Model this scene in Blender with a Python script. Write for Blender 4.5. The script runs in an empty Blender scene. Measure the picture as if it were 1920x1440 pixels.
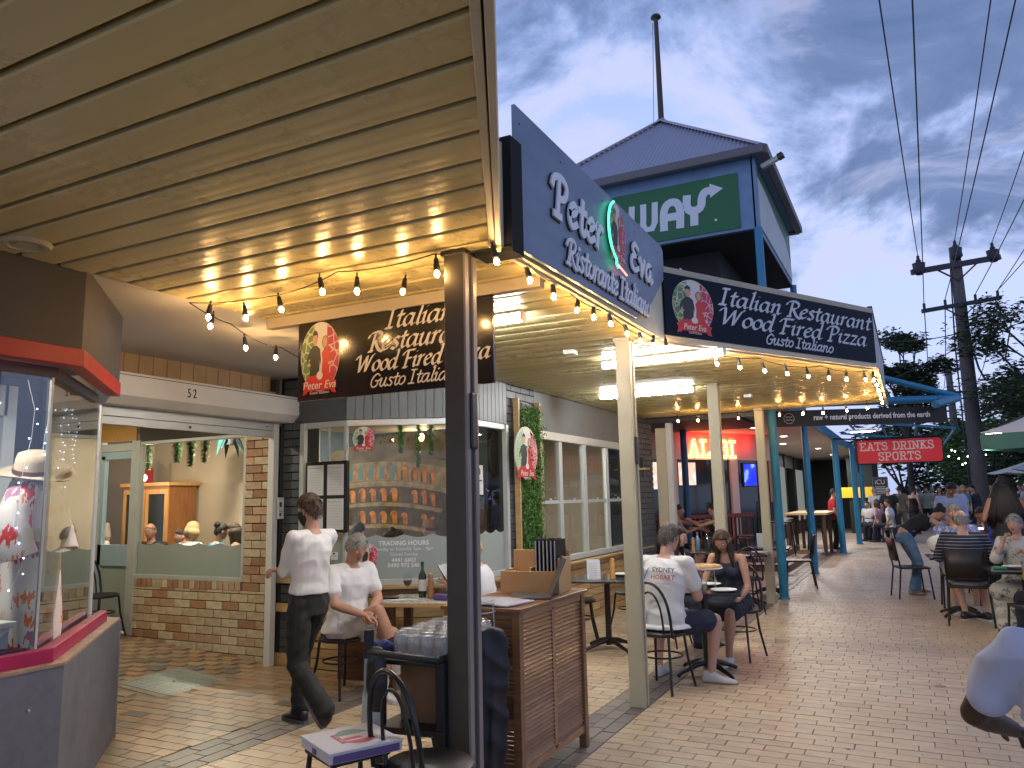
import bpy, math, random
import numpy as np
from mathutils import Vector, Matrix, noise as mnoise
R=math.radians; sin=math.sin; cos=math.cos; pi=math.pi
random.seed(7)
scene=bpy.context.scene
col=scene.collection
# ---------------------------------------------------------------- camera
cd=bpy.data.cameras.new('camera'); cam=bpy.data.objects.new('camera',cd); col.objects.link(cam)
FPX,YAW,PIT,ROL,HC=1452.75,26.913,8.441,-1.2637,1.58855
cd.sensor_width=36; cd.lens=36*FPX/1920; cd.clip_start=.05; cd.clip_end=900
a,b,r=R(YAW),R(PIT),R(ROL)
FW=Vector((-sin(a)*cos(b),cos(a)*cos(b),sin(b))); RT=Vector((cos(a),sin(a),0)); UP=RT.cross(FW)
RR=cos(r)*RT+sin(r)*UP; UU=cos(r)*UP-sin(r)*RT
cam.matrix_world=Matrix(((RR.x,UU.x,-FW.x,0),(RR.y,UU.y,-FW.y,0),(RR.z,UU.z,-FW.z,HC),(0,0,0,1)))
scene.camera=cam
def project(x,y,z):
    d=Vector((x,y,z-HC)); w=d.dot(FW)
    if w<.2: return None
    return 960+FPX*d.dot(RR)/w, 720-FPX*d.dot(UU)/w, w
scene.view_settings.view_transform='Standard'; scene.view_settings.look='None'
scene.view_settings.exposure=.28; scene.view_settings.gamma=1
scene.cycles.max_bounces=7; scene.cycles.diffuse_bounces=3; scene.cycles.glossy_bounces=3
scene.cycles.transmission_bounces=4; scene.cycles.transparent_max_bounces=40
scene.cycles.caustics_reflective=False; scene.cycles.caustics_refractive=False
scene.cycles.sample_clamp_indirect=4.0
# ---------------------------------------------------------------- sky
w=bpy.data.worlds.new('World'); scene.world=w; w.use_nodes=True
nt=w.node_tree; nt.nodes.clear(); N=nt.nodes.new; L=nt.links.new
out=N('ShaderNodeOutputWorld'); bg=N('ShaderNodeBackground'); L(bg.outputs[0],out.inputs[0])
tc=N('ShaderNodeTexCoord'); sep=N('ShaderNodeSeparateXYZ'); L(tc.outputs['Generated'],sep.inputs[0])
def math_(op,a,b=None,clamp=False,nt=nt):
    n=nt.nodes.new('ShaderNodeMath'); n.operation=op; n.use_clamp=clamp
    for i,v in enumerate((a,b)):
        if v is None: continue
        if isinstance(v,(int,float)): n.inputs[i].default_value=v
        else: nt.links.new(v,n.inputs[i])
    return n.outputs[0]
def ramp_(fac,stops,nt=nt,interp='LINEAR'):
    n=nt.nodes.new('ShaderNodeValToRGB'); n.color_ramp.interpolation=interp
    els=n.color_ramp.elements
    while len(els)<len(stops): els.new(.5)
    for e,(p,c) in zip(els,stops):
        e.position=p; e.color=(*c,1) if len(c)==3 else c
    nt.links.new(fac,n.inputs[0]); return n.outputs[0]
def mix_(f,a,b,nt=nt,mode='MIX'):
    n=nt.nodes.new('ShaderNodeMix'); n.data_type='RGBA'; n.blend_type=mode; n.clamp_factor=True
    for k,v in ((0,f),(6,a),(7,b)):
        if isinstance(v,(int,float)): n.inputs[k].default_value=v
        elif isinstance(v,tuple): n.inputs[k].default_value=(*v,1)
        else: nt.links.new(v,n.inputs[k])
    return n.outputs[2]
zc=math_('MAXIMUM',sep.outputs[2],0.0)
base=ramp_(zc,[(0,(.40,.47,.72)),(.12,(.48,.57,.88)),(.34,(.44,.54,.88)),(.58,(.28,.39,.72)),(.8,(.14,.24,.52)),(1,(.08,.16,.40))])
den=math_('ADD',zc,.16)
px_=math_('DIVIDE',sep.outputs[0],den); py_=math_('DIVIDE',sep.outputs[1],den)
cmb=N('ShaderNodeCombineXYZ'); L(px_,cmb.inputs[0]); L(py_,cmb.inputs[1])
def noise_(vec,scale,detail,rough,dist=0,off=(0,0,0),nt=nt,stretch=(1,1,1),rot=0):
    mp=nt.nodes.new('ShaderNodeMapping'); mp.inputs['Location'].default_value=off; mp.inputs['Scale'].default_value=stretch
    mp.inputs['Rotation'].default_value=(0,0,rot)
    nt.links.new(vec,mp.inputs[0]); n=nt.nodes.new('ShaderNodeTexNoise'); n.inputs['Scale'].default_value=scale
    n.inputs['Detail'].default_value=detail; n.inputs['Roughness'].default_value=rough; n.inputs['Distortion'].default_value=dist
    nt.links.new(mp.outputs[0],n.inputs['Vector']); return n.outputs[0]
n1=noise_(cmb.outputs[0],1.5,8,.60,.5,(2.2,3.3,0),stretch=(1,.8,1),rot=.6)
n2=noise_(cmb.outputs[0],.55,3,.5,.2,(5.4,6.3,0))
cov=math_('ADD',n1,math_('MULTIPLY',math_('SUBTRACT',n2,.5),.85))
# more cloud high up, clearing towards the horizon
cov=math_('ADD',cov,math_('MULTIPLY',math_('SUBTRACT',zc,.40),.55))
dark=ramp_(cov,[(.47,(0,0,0)),(.605,(1,1,1))],interp='EASE')
rim=ramp_(cov,[(.34,(0,0,0)),(.44,(.8,.8,.8)),(.55,(0,0,0))],interp='EASE')
n3=noise_(cmb.outputs[0],3.0,7,.66,.6,(1.2,9.7,0))
ccol=ramp_(n3,[(.32,(.075,.125,.27)),(.5,(.12,.18,.35)),(.66,(.30,.34,.54))])
c=mix_(rim,base,(.50,.53,.74)); c=mix_(math_('MULTIPLY',dark,.92),c,ccol)
sky=N('ShaderNodeTexSky'); sky.sky_type='NISHITA'; sky.sun_disc=False; sky.sun_elevation=R(1.5); sky.sun_rotation=R(250)
c=mix_(.012,c,sky.outputs[0],mode='ADD')
L(c,bg.inputs[0]); bg.inputs[1].default_value=1.08
# the last light of the set sun, very faint
sd=bpy.data.lights.new('sun','SUN'); sd.energy=.12; sd.angle=R(12); sd.color=(1,.86,.78)
so=bpy.data.objects.new('sun',sd); col.objects.link(so); so.rotation_euler=(R(74),0,R(200))
# ---------------------------------------------------------------- materials
MATS={}
def M(name,rgb,rough=.55,metal=0,var=0.,vs=6.,bump=0.,bs=60.,emit=None,es=0.,rnd=0.,coat=0.,spec=None,sheen=0,c2=None,stretch=None,grime=0.,wpos=0.):
    if name in MATS: return MATS[name]
    m=bpy.data.materials.new(name); m.use_nodes=True; t=m.node_tree; p=t.nodes['Principled BSDF']
    p.inputs['Roughness'].default_value=rough; p.inputs['Metallic'].default_value=metal
    if coat: p.inputs['Coat Weight'].default_value=coat; p.inputs['Coat Roughness'].default_value=.12
    if spec is not None: p.inputs['Specular IOR Level'].default_value=spec
    if sheen: p.inputs['Sheen Weight'].default_value=sheen
    p.inputs['Base Color'].default_value=(*rgb,1)
    co=None; tcn=t.nodes.new('ShaderNodeTexCoord'); vec=tcn.outputs['Object']
    if stretch:
        mp=t.nodes.new('ShaderNodeMapping'); mp.inputs['Scale'].default_value=stretch; t.links.new(vec,mp.inputs[0]); vec=mp.outputs[0]
    if var or c2:
        n=t.nodes.new('ShaderNodeTexNoise'); n.inputs['Scale'].default_value=vs; n.inputs['Detail'].default_value=5; n.inputs['Roughness'].default_value=.6
        t.links.new(vec,n.inputs['Vector'])
        d=c2 if c2 else tuple(x*(1-var) for x in rgb); u=rgb if c2 else tuple(min(1,x*(1+var)) for x in rgb)
        co=ramp_(n.outputs[0],[(.32,d),(.68,u)],nt=t)
    if rnd:
        oi=t.nodes.new('ShaderNodeObjectInfo'); hs=t.nodes.new('ShaderNodeHueSaturation')
        v=math_('ADD',math_('MULTIPLY',oi.outputs['Random'],2*rnd,nt=t),1-rnd,nt=t)
        t.links.new(v,hs.inputs['Value'])
        if co is None: hs.inputs['Color'].default_value=(*rgb,1)
        else: t.links.new(co,hs.inputs['Color'])
        co=hs.outputs[0]
    if wpos:
        ge=t.nodes.new('ShaderNodeNewGeometry'); g=t.nodes.new('ShaderNodeTexNoise'); g.inputs['Scale'].default_value=.9; g.inputs['Detail'].default_value=9; g.inputs['Roughness'].default_value=.68
        t.links.new(ge.outputs['Position'],g.inputs['Vector']); gm=ramp_(g.outputs[0],[(.40,(wpos,)*3),(.62,(0,0,0))],nt=t)
        co=mix_(gm,co if co else rgb,tuple(x*.45 for x in rgb),nt=t)
    if grime:
        g=t.nodes.new('ShaderNodeTexNoise'); g.inputs['Scale'].default_value=1.3; g.inputs['Detail'].default_value=8; g.inputs['Roughness'].default_value=.7
        t.links.new(tcn.outputs['Object'],g.inputs['Vector'])
        gm=ramp_(g.outputs[0],[(.5,(0,0,0)),(.75,(grime,)*3)],nt=t)
        co=mix_(gm,co if co else rgb,tuple(x*.45 for x in rgb),nt=t)
        rr=math_('ADD',math_('MULTIPLY',g.outputs[0],.35,nt=t),rough-.15,nt=t); t.links.new(rr,p.inputs['Roughness'])
    if co: t.links.new(co,p.inputs['Base Color'])
    if bump:
        n=t.nodes.new('ShaderNodeTexNoise'); n.inputs['Scale'].default_value=bs; n.inputs['Detail'].default_value=4
        t.links.new(vec,n.inputs['Vector']); bp=t.nodes.new('ShaderNodeBump'); bp.inputs['Strength'].default_value=bump; bp.inputs['Distance'].default_value=.01
        t.links.new(n.outputs[0],bp.inputs['Height']); t.links.new(bp.outputs[0],p.inputs['Normal'])
    if emit: p.inputs['Emission Color'].default_value=(*emit,1); p.inputs['Emission Strength'].default_value=es
    MATS[name]=m; return m
def glassmat(name,tint=(.93,.96,.95),rough=0.,refl=1.0,ior=1.5):
    if name in MATS: return MATS[name]
    m=bpy.data.materials.new(name); m.use_nodes=True; t=m.node_tree; t.nodes.clear()
    o=t.nodes.new('ShaderNodeOutputMaterial'); mx=t.nodes.new('ShaderNodeMixShader'); tr=t.nodes.new('ShaderNodeBsdfTransparent'); gl=t.nodes.new('ShaderNodeBsdfGlossy')
    fr=t.nodes.new('ShaderNodeFresnel'); fr.inputs[0].default_value=ior; gl.inputs['Roughness'].default_value=rough
    tr.inputs[0].default_value=(*tint,1)
    ge=t.nodes.new('ShaderNodeNewGeometry'); t.links.new(math_('SUBTRACT',ior,math_('MULTIPLY',ge.outputs['Backfacing'],ior-1/ior,nt=t),nt=t),fr.inputs[0])
    f=math_('MULTIPLY',fr.outputs[0],refl,clamp=True,nt=t)
    t.links.new(f,mx.inputs[0]); t.links.new(tr.outputs[0],mx.inputs[1]); t.links.new(gl.outputs[0],mx.inputs[2]); t.links.new(mx.outputs[0],o.inputs[0])
    MATS[name]=m; return m
def woodmat(name,c1,c2,rough=.5,axis=(1,12,12),rnd=.12,coat=0.):
    return M(name,c1,rough,c2=c2,vs=3.5,stretch=axis,rnd=rnd,bump=.15,bs=9,coat=coat)
# ---------------------------------------------------------------- mesh builder
class MB:
    def __init__(s): s.v=[];s.f=[];s.m=[]
    def add(s,vs,fs,m=0):
        o=len(s.v); s.v.extend([tuple(x) for x in vs]); s.f.extend([tuple(i+o for i in f) for f in fs]); s.m.extend([m]*len(fs)); return s
    def box(s,x0,x1,y0,y1,z0,z1,m=0):
        v=[(x0,y0,z0),(x1,y0,z0),(x1,y1,z0),(x0,y1,z0),(x0,y0,z1),(x1,y0,z1),(x1,y1,z1),(x0,y1,z1)]
        return s.add(v,[(0,3,2,1),(4,5,6,7),(0,1,5,4),(1,2,6,5),(2,3,7,6),(3,0,4,7)],m)
    def obox(s,c,h,M3,m=0):
        c=Vector(c); v=[c+M3@Vector((sx*h[0],sy*h[1],sz*h[2])) for sz in(-1,1) for sx,sy in((-1,-1),(1,-1),(1,1),(-1,1))]
        return s.add(v,[(0,3,2,1),(4,5,6,7),(0,1,5,4),(1,2,6,5),(2,3,7,6),(3,0,4,7)],m)
    def bar(s,p,q,wd,ht,m=0,up=(0,0,1)):
        p,q=Vector(p),Vector(q); d=q-p; l=d.length; d.normalize(); u=Vector(up)
        if abs(d.dot(u))>.98: u=Vector((0,1,0))
        x=d.cross(u).normalized(); z=x.cross(d)
        return s.obox((p+q)/2,(wd/2,l/2,ht/2),Matrix((x,d,z)).transposed(),m)
    def tube(s,pts,r,n=8,m=0,caps=True,closed=False):
        P=[Vector(p) for p in pts]; k=len(P); rs=[r]*k if isinstance(r,(int,float)) else list(r)
        vs=[];fs=[]; prev=None
        for i in range(k):
            if closed: t=P[(i+1)%k]-P[i-1]
            else: t=P[min(i+1,k-1)]-P[max(i-1,0)]
            t.normalize()
            if prev is None:
                u=Vector((0,0,1)) if abs(t.z)<.9 else Vector((1,0,0)); x=t.cross(u).normalized()
            else: x=(prev-t*prev.dot(t)).normalized()
            prev=x; y=t.cross(x)
            for j in range(n):
                a=2*pi*j/n; vs.append(P[i]+(x*cos(a)+y*sin(a))*rs[i])
        for i in range(k if closed else k-1):
            i2=(i+1)%k
            for j in range(n):
                j2=(j+1)%n; fs.append((i*n+j,i*n+j2,i2*n+j2,i2*n+j))
        if caps and not closed: fs+=[tuple(range(n-1,-1,-1)),tuple((k-1)*n+j for j in range(n))]
        return s.add(vs,fs,m)
    def sph(s,c,r,nu=12,nv=8,m=0,M3=None,fn=None):
        if isinstance(r,(int,float)): r=(r,r,r)
        c=Vector(c); vs=[];fs=[]
        for i in range(nv+1):
            th=pi*i/nv
            for j in range(nu):
                ph=2*pi*j/nu; d=Vector((sin(th)*cos(ph)*r[0],sin(th)*sin(ph)*r[1],cos(th)*r[2]))
                if M3: d=M3@d
                vs.append(c+d)
        for i in range(nv):
            for j in range(nu):
                j2=(j+1)%nu; a,b_,c_,d_=i*nu+j,(i+1)*nu+j,(i+1)*nu+j2,i*nu+j2
                if i==0: fs.append((a,b_,c_))
                elif i==nv-1: fs.append((a,b_,d_))
                else: fs.append((a,b_,c_,d_))
        return s.add(vs,fs,m)
    def lathe(s,prof,c=(0,0,0),n=20,m=0,M3=None):
        c=Vector(c); vs=[];fs=[]
        for r_,z in prof:
            for j in range(n):
                a=2*pi*j/n; d=Vector((r_*cos(a),r_*sin(a),z)); vs.append(c+(M3@d if M3 else d))
        for i in range(len(prof)-1):
            for j in range(n):
                j2=(j+1)%n; fs.append((i*n+j,i*n+j2,(i+1)*n+j2,(i+1)*n+j))
        return s.add(vs,fs,m)
    def loft(s,rings,m=0,caps=True,n=None):
        n=len(rings[0]); vs=[p for r_ in rings for p in r_]; fs=[]
        for i in range(len(rings)-1):
            for j in range(n):
                j2=(j+1)%n; fs.append((i*n+j,i*n+j2,(i+1)*n+j2,(i+1)*n+j))
        if caps: fs+=[tuple(range(n-1,-1,-1)),tuple((len(rings)-1)*n+j for j in range(n))]
        return s.add(vs,fs,m)
    def prism(s,poly,F,d0,d1,m=0):
        "polygon (u,v) on frame F=(origin,u,v,n) between offsets d0,d1 along n"
        o,u,v,n=F; k=len(poly)
        ar=sum(poly[i][0]*poly[(i+1)%k][1]-poly[(i+1)%k][0]*poly[i][1] for i in range(k))
        if ar<0: poly=poly[::-1]
        vs=[o+u*p[0]+v*p[1]+n*d0 for p in poly]+[o+u*p[0]+v*p[1]+n*d1 for p in poly]
        fs=[tuple(range(k-1,-1,-1)),tuple(range(k,2*k))]+[(i,(i+1)%k,(i+1)%k+k,i+k) for i in range(k)]
        return s.add(vs,fs,m)
    def mesh(s,name,mats,smooth=None):
        me=bpy.data.meshes.new(name); me.from_pydata(s.v,[],s.f)
        for m in (mats if isinstance(mats,(list,tuple)) else [mats]): me.materials.append(m)
        me.polygons.foreach_set('material_index',s.m)
        if smooth is not None:
            me.polygons.foreach_set('use_smooth',[True]*len(s.f))
            if smooth<180: me.set_sharp_from_angle(angle=R(smooth))
        me.update(); return me
def frame(o,u,v=(0,0,1)):
    u=Vector(u).normalized(); v=Vector(v).normalized(); return (Vector(o),u,v,u.cross(v))
def tag(o,label=None,cat=None,group=None,kind=None):
    if label:o['label']=label
    if cat:o['category']=cat
    if group:o['group']=group
    if kind:o['kind']=kind
    return o
def empty(name,loc=(0,0,0),rz=0.,label=None,cat=None,group=None):
    o=bpy.data.objects.new(name,None); col.objects.link(o); o.location=loc; o.rotation_euler=(0,0,rz); o.empty_display_size=.1
    return tag(o,label,cat,group)
def obj(name,mb,mats,parent=None,smooth=None,world=False,bevel=0,loc=None,rot=None):
    me=mb.mesh(name,mats,smooth) if isinstance(mb,MB) else mb
    o=bpy.data.objects.new(name,me); col.objects.link(o)
    if loc: o.location=loc
    if rot: o.rotation_euler=rot
    if parent:
        o.parent=parent
        if world:
            o.matrix_parent_inverse=(Matrix.Translation(parent.location)@parent.rotation_euler.to_matrix().to_4x4()).inverted()
    if bevel:
        b_=o.modifiers.new('b','BEVEL'); b_.width=bevel; b_.segments=2; b_.limit_method='ANGLE'; b_.angle_limit=R(40)
    return o
def struct(name,mb,mats,**k):
    return tag(obj(name,mb,mats,**k),kind='structure')
def copy_tree(o,parent=None):
    c_=o.copy(); col.objects.link(c_)
    if parent: c_.parent=parent
    for ch in o.children: copy_tree(ch,c_)
    return c_
def place(proto,used,loc,rz,label=None,group=None):
    o=proto if not used.get(proto.name) else copy_tree(proto)
    used[proto.name]=1
    o.location=loc; o.rotation_euler=(0,0,rz)
    if label:o['label']=label
    if group:o['group']=group
    return o
USED={}
def text(body,size,F,mat,parent,name='lettering',align='CENTER',off=0.,ext=.002,shear=0.,world=True,d=.003,sx=1.,sp=1.):
    cu=bpy.data.curves.new(name,'FONT'); cu.body=body; cu.size=size; cu.align_x=align; cu.align_y='BOTTOM_BASELINE'; cu.offset=off; cu.extrude=ext; cu.shear=shear; cu.space_character=sp
    cu.materials.append(mat); cu.resolution_u=3
    o=bpy.data.objects.new(name,cu); col.objects.link(o)
    org,u,v,n=F
    mw=Matrix(((u.x*sx,v.x,n.x,0),(u.y*sx,v.y,n.y,0),(u.z*sx,v.z,n.z,0),(0,0,0,1))); mw.translation=org+n*d
    if parent:
        o.parent=parent
        pm=(Matrix.Translation(parent.location)@parent.rotation_euler.to_matrix().to_4x4())
        if parent.type!='EMPTY' and parent.parent is not None: pm=Matrix.Identity(4)
        o.matrix_parent_inverse=pm.inverted() if world else Matrix.Identity(4)
    o.matrix_basis=mw
    return o
# ---- stroke lettering: calligraphic italic, brush script and slab capitals
def crom(P,k=6):
    if len(P)<3: return P
    Q=[P[0]]+list(P)+[P[-1]]; o=[]
    for i in range(1,len(Q)-2):
        for j in range(k):
            t=j/k; o.append(tuple(.5*((2*Q[i][c])+(-Q[i-1][c]+Q[i+1][c])*t+(2*Q[i-1][c]-5*Q[i][c]+4*Q[i+1][c]-Q[i+2][c])*t*t+(-Q[i-1][c]+3*Q[i][c]-3*Q[i+1][c]+Q[i+2][c])*t**3) for c in(0,1)))
    return o+[P[-1]]
ITAL={
'a':(.98,[[(.76,.88),(.45,1),(.14,.7),(.1,.25),(.3,0),(.6,.28),(.76,.88)],[(.78,1),(.7,.3),(.8,0),(1.0,.18)]]),
't':(.62,[[(.38,1.42),(.27,.3),(.4,0),(.62,.18)],[(.08,.98),(.66,1.02)]]),
'l':(.45,[[(.2,1.6),(.36,1.75),(.2,.3),(.3,0),(.5,.18)]]),
'i':(.48,[[(.03,.8),(.24,1),(.18,.3),(.28,0),(.5,.18)],[(.3,1.38),(.36,1.44)]]),
'n':(.98,[[(.03,.8),(.24,1),(.14,0)],[(.16,.5),(.45,.95),(.7,.92),(.64,.25),(.75,0),(.97,.18)]]),
'e':(.75,[[(.1,.5),(.4,.55),(.66,.8),(.5,1),(.2,.8),(.1,.35),(.3,0),(.7,.22)]]),
's':(.66,[[(.62,.88),(.35,1),(.2,.78),(.54,.35),(.38,0),(.05,.12)]]),
'u':(.98,[[(.03,.85),(.22,1),(.14,.3),(.3,0),(.58,.25),(.74,1)],[(.74,1),(.68,.25),(.8,0),(.98,.18)]]),
'r':(.66,[[(.03,.82),(.24,1),(.14,0)],[(.17,.5),(.42,.95),(.64,.93)]]),
'o':(.82,[[(.48,1),(.16,.75),(.12,.25),(.38,0),(.7,.3),(.72,.8),(.48,1)]]),
'd':(1.0,[[(.76,.88),(.45,1),(.14,.7),(.1,.25),(.3,0),(.6,.28),(.78,.95)],[(.62,1.72),(.86,1.72),(.72,.3),(.82,0),(1.02,.18)]]),
'z':(.74,[[(.1,.97),(.64,.97)],[(.64,.97),(.08,.04)],[(.08,.04),(.7,.04)]]),
'v':(.72,[[(.03,.85),(.22,.98),(.34,.02)],[(.34,.02),(.7,1)]]),
'I':(.75,[[(.36,1.6),(.3,0)],[(.08,1.6),(.66,1.6)],[(.0,0),(.6,0)]]),
'R':(1.2,[[(.42,1.5),(.32,0)],[(-.1,1.15),(.05,1.5),(.6,1.66),(1.0,1.4),(.85,.95),(.42,.82)],[(.52,.84),(.95,.1),(1.35,-.1)],[(.1,0),(.5,0)]]),
'P':(1.05,[[(.42,1.5),(.32,0)],[(-.1,1.15),(.05,1.5),(.6,1.66),(1.0,1.4),(.85,.9),(.42,.72)],[(.1,0),(.55,0)]]),
'W':(1.65,[[(-.2,1.25),(.0,1.58),(.2,1.5),(.32,.02)],[(.32,.02),(.95,1.55)],[(.95,1.55),(.98,.02)],[(.98,.02),(1.45,1.45),(1.68,1.6)]]),
'F':(1.0,[[(.44,1.5),(.32,0)],[(-.05,1.15),(.15,1.5),(.5,1.58),(1.1,1.6)],[(.38,.84),(.86,.84)],[(.1,0),(.55,0)]]),
'G':(1.1,[[(1.0,1.35),(.65,1.6),(.2,1.1),(.15,.35),(.45,0),(.85,.2),(.92,.7)],[(.62,.74),(1.05,.76)]]),
'E':(.98,[[(.95,1.42),(.55,1.6),(.3,1.25),(.6,.9)],[(.6,.9),(.2,.7),(.15,.2),(.5,0),(.98,.25)]]),
}
SLAB={
'A':(1.15,[[(.15,0),(.55,1.6)],[(.6,1.6),(1.0,0)],[(.32,.5),(.85,.5)],[(0,0),(.35,0)],[(.8,0),(1.15,0)]]),
'L':(1.0,[[(.25,0),(.25,1.6)],[(0,1.6),(.5,1.6)],[(0,0),(.9,0)],[(.9,0),(.9,.35)]]),
'I':(.62,[[(.3,0),(.3,1.6)],[(.02,1.6),(.58,1.6)],[(.02,0),(.58,0)]]),
'B':(1.1,[[(.25,0),(.25,1.6)],[(0,1.6),(.7,1.6)],[(.7,1.6),(.92,1.45),(.92,.98),(.7,.84)],[(.25,.84),(.7,.84)],[(.7,.84),(.98,.68),(.98,.16),(.7,0)],[(0,0),(.7,0)]]),
'E':(1.0,[[(.2,0),(.2,1.6)],[(0,1.6),(.88,1.6)],[(.88,1.6),(.88,1.3)],[(.2,.82),(.62,.82)],[(0,0),(.9,0)],[(.9,0),(.9,.32)]]),
'T':(1.0,[[(.48,0),(.48,1.6)],[(.05,1.6),(.92,1.6)],[(.05,1.6),(.05,1.28)],[(.92,1.6),(.92,1.28)],[(.25,0),(.72,0)]]),
'S':(.95,[[(.8,1.25),(.7,1.55),(.45,1.62),(.15,1.5),(.12,1.1),(.45,.85),(.78,.62),(.8,.2),(.5,-.02),(.2,.05),(.1,.35)]]),
'D':(1.1,[[(.22,0),(.22,1.6)],[(0,1.6),(.6,1.6),(.92,1.3),(.92,.3),(.6,0),(0,0)]]),
'R':(1.15,[[(.22,0),(.22,1.6)],[(0,1.6),(.65,1.6)],[(.65,1.6),(.88,1.45),(.88,.95),(.65,.8)],[(.22,.8),(.65,.8)],[(.6,.8),(.9,0)],[(0,0),(.45,0)],[(.75,0),(1.1,0)]]),
'N':(1.15,[[(.2,0),(.2,1.6)],[(.2,1.6),(.88,0)],[(.88,0),(.88,1.6)],[(0,0),(.4,0)],[(0,1.6),(.25,1.6)],[(.7,1.6),(1.08,1.6)]]),
'K':(1.15,[[(.22,0),(.22,1.6)],[(.22,.7),(.85,1.6)],[(.4,.9),(.92,0)],[(0,0),(.45,0)],[(0,1.6),(.45,1.6)],[(.65,1.6),(1.05,1.6)],[(.75,0),(1.12,0)]]),
'P':(1.05,[[(.22,0),(.22,1.6)],[(0,1.6),(.65,1.6)],[(.65,1.6),(.9,1.45),(.9,.9),(.65,.72)],[(.22,.72),(.65,.72)],[(0,0),(.45,0)]]),
'O':(1.05,[[(.5,1.62),(.2,1.5),(.1,1.0),(.1,.6),(.2,.1),(.5,-.02),(.8,.1),(.9,.6),(.9,1.0),(.8,1.5),(.5,1.62)]]),
}
def strokes(mb,body,x,y,h,F,font=ITAL,nib=(.11,.06),slant=.22,pen='nib',m=0,d=.003,thick=.003,sp=0.,sx=1.,align='L'):
    "h: height of x (1 unit)."
    wtot=sum((font[c][0] if c in font else .45)+sp for c in body)*h*sx
    if align=='C': x-=wtot/2
    if align=='R': x-=wtot
    o,u,v,n=F; k=0
    for c_ in body:
        if c_ not in font: x+=(.45+sp)*h*sx; continue
        adv,sts=font[c_]
        for st in sts:
            pts=crom(st,5) if (len(st)>2 and font is ITAL) or len(st)>5 else st
            pts=[((px+py*slant)*h*sx+x,py*h+y) for px,py in pts]
            k+=1; dd=d+(k%6)*.00035
            if pen=='nib':
                nx,ny=nib[0]*h,nib[1]*h
                for i in range(len(pts)-1):
                    (ax,ay),(bx,by)=pts[i],pts[i+1]
                    q=[(ax-nx,ay-ny),(ax+nx,ay+ny),(bx+nx,by+ny),(bx-nx,by-ny)]
                    ex=.035*h; ddx,ddy=bx-ax,by-ay; l=math.hypot(ddx,ddy) or 1
                    px_,py_=-ddy/l*ex,ddx/l*ex
                    s_=1 if (nx*py_*0+ (nx*ddy-ny*ddx))<0 else -1
                    # widen thin parts: hexagon hull of the moving nib
                    q=[(ax-nx-s_*px_,ay-ny-s_*py_),(ax+nx+s_*px_,ay+ny+s_*py_),(bx+nx+s_*px_,by+ny+s_*py_),(bx-nx-s_*px_,by-ny-s_*py_)]
                    e=dd+(i%2)*.00015
                    mb.add([o+u*p[0]+v*p[1]+n*e for p in q],[(0,1,2,3)],m)
            else:
                hw=nib[0]*h
                L_=[];R_=[]
                for i in range(len(pts)):
                    p0=pts[max(i-1,0)];p1=pts[min(i+1,len(pts)-1)]
                    tx,ty=p1[0]-p0[0],p1[1]-p0[1]; l=math.hypot(tx,ty) or 1; tx/=l;ty/=l
                    px_,py_=pts[i]
                    if i==0: px_-=tx*hw*.8;py_-=ty*hw*.8
                    if i==len(pts)-1: px_+=tx*hw*.8;py_+=ty*hw*.8
                    L_.append((px_-ty*hw,py_+tx*hw)); R_.append((px_+ty*hw,py_-tx*hw))
                for i in range(len(pts)-1):
                    q=[L_[i],L_[i+1],R_[i+1],R_[i]]
                    mb.prism(q,F,d,dd+thick,m)
        x+=(adv+sp)*h*sx
    return wtot
# ================================================================ materials used widely
m_joint=M('paving_joint',(.21,.17,.12),.9,bump=.3)
m_tile=[M('tile_%d'%i,c,.42,var=.10,vs=9,bump=.12,bs=70,wpos=.28) for i,c in enumerate([(.53,.41,.27),(.57,.455,.30),(.50,.39,.265),(.54,.41,.28),(.52,.42,.295),(.45,.345,.24)])]
m_entry=[M('entry_tile_%d'%i,c,.4,var=.14,vs=9,bump=.15,bs=60,wpos=.3) for i,c in enumerate([(.37,.235,.13),(.41,.28,.16),(.31,.20,.11),(.35,.26,.16),(.27,.21,.145),(.16,.145,.13)])]
m_strip=[M('strip_tile_%d'%i,c,.45,var=.12,vs=9,bump=.12,bs=60) for i,c in enumerate([(.17,.145,.125),(.20,.17,.145),(.14,.12,.11)])]
m_cream=M('cream_paint',(.60,.55,.40),.5,var=.06,vs=3,grime=.25)
m_panel=M('ceiling_sheet',(.60,.515,.245),.27,var=.03,vs=1.2,rnd=.03,grime=.12)
m_groove=M('ceiling_groove',(.10,.085,.045),.8)
m_grey=M('charcoal_paint',(.075,.085,.092),.55,var=.12,vs=5,bump=.1,bs=40)
m_dkgrey=M('dark_panel',(.035,.038,.045),.5,var=.12,vs=3)
m_white=M('white_paint',(.62,.63,.60),.45,var=.05,vs=2,grime=.12)
m_alu=M('pale_aluminium',(.50,.54,.52),.38,metal=.25,var=.05)
m_black=M('black_metal',(.012,.012,.013),.38)
m_blue=M('blue_steel',(.02,.20,.36),.42,var=.1,vs=4)
m_glass=glassmat('window_glass',(.92,.95,.94),refl=.6)
m_film=M('frosted_film',(.30,.35,.33),.55,var=.05,vs=1.5)
m_soffit=M('plaster_soffit',(.66,.65,.64),.8,var=.04,vs=2,grime=.15)
m_ply=woodmat('pale_timber',(.52,.36,.17),(.38,.24,.10),axis=(1,14,14))
m_shad=M('black_void',(.006,.006,.007),.9)
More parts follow.
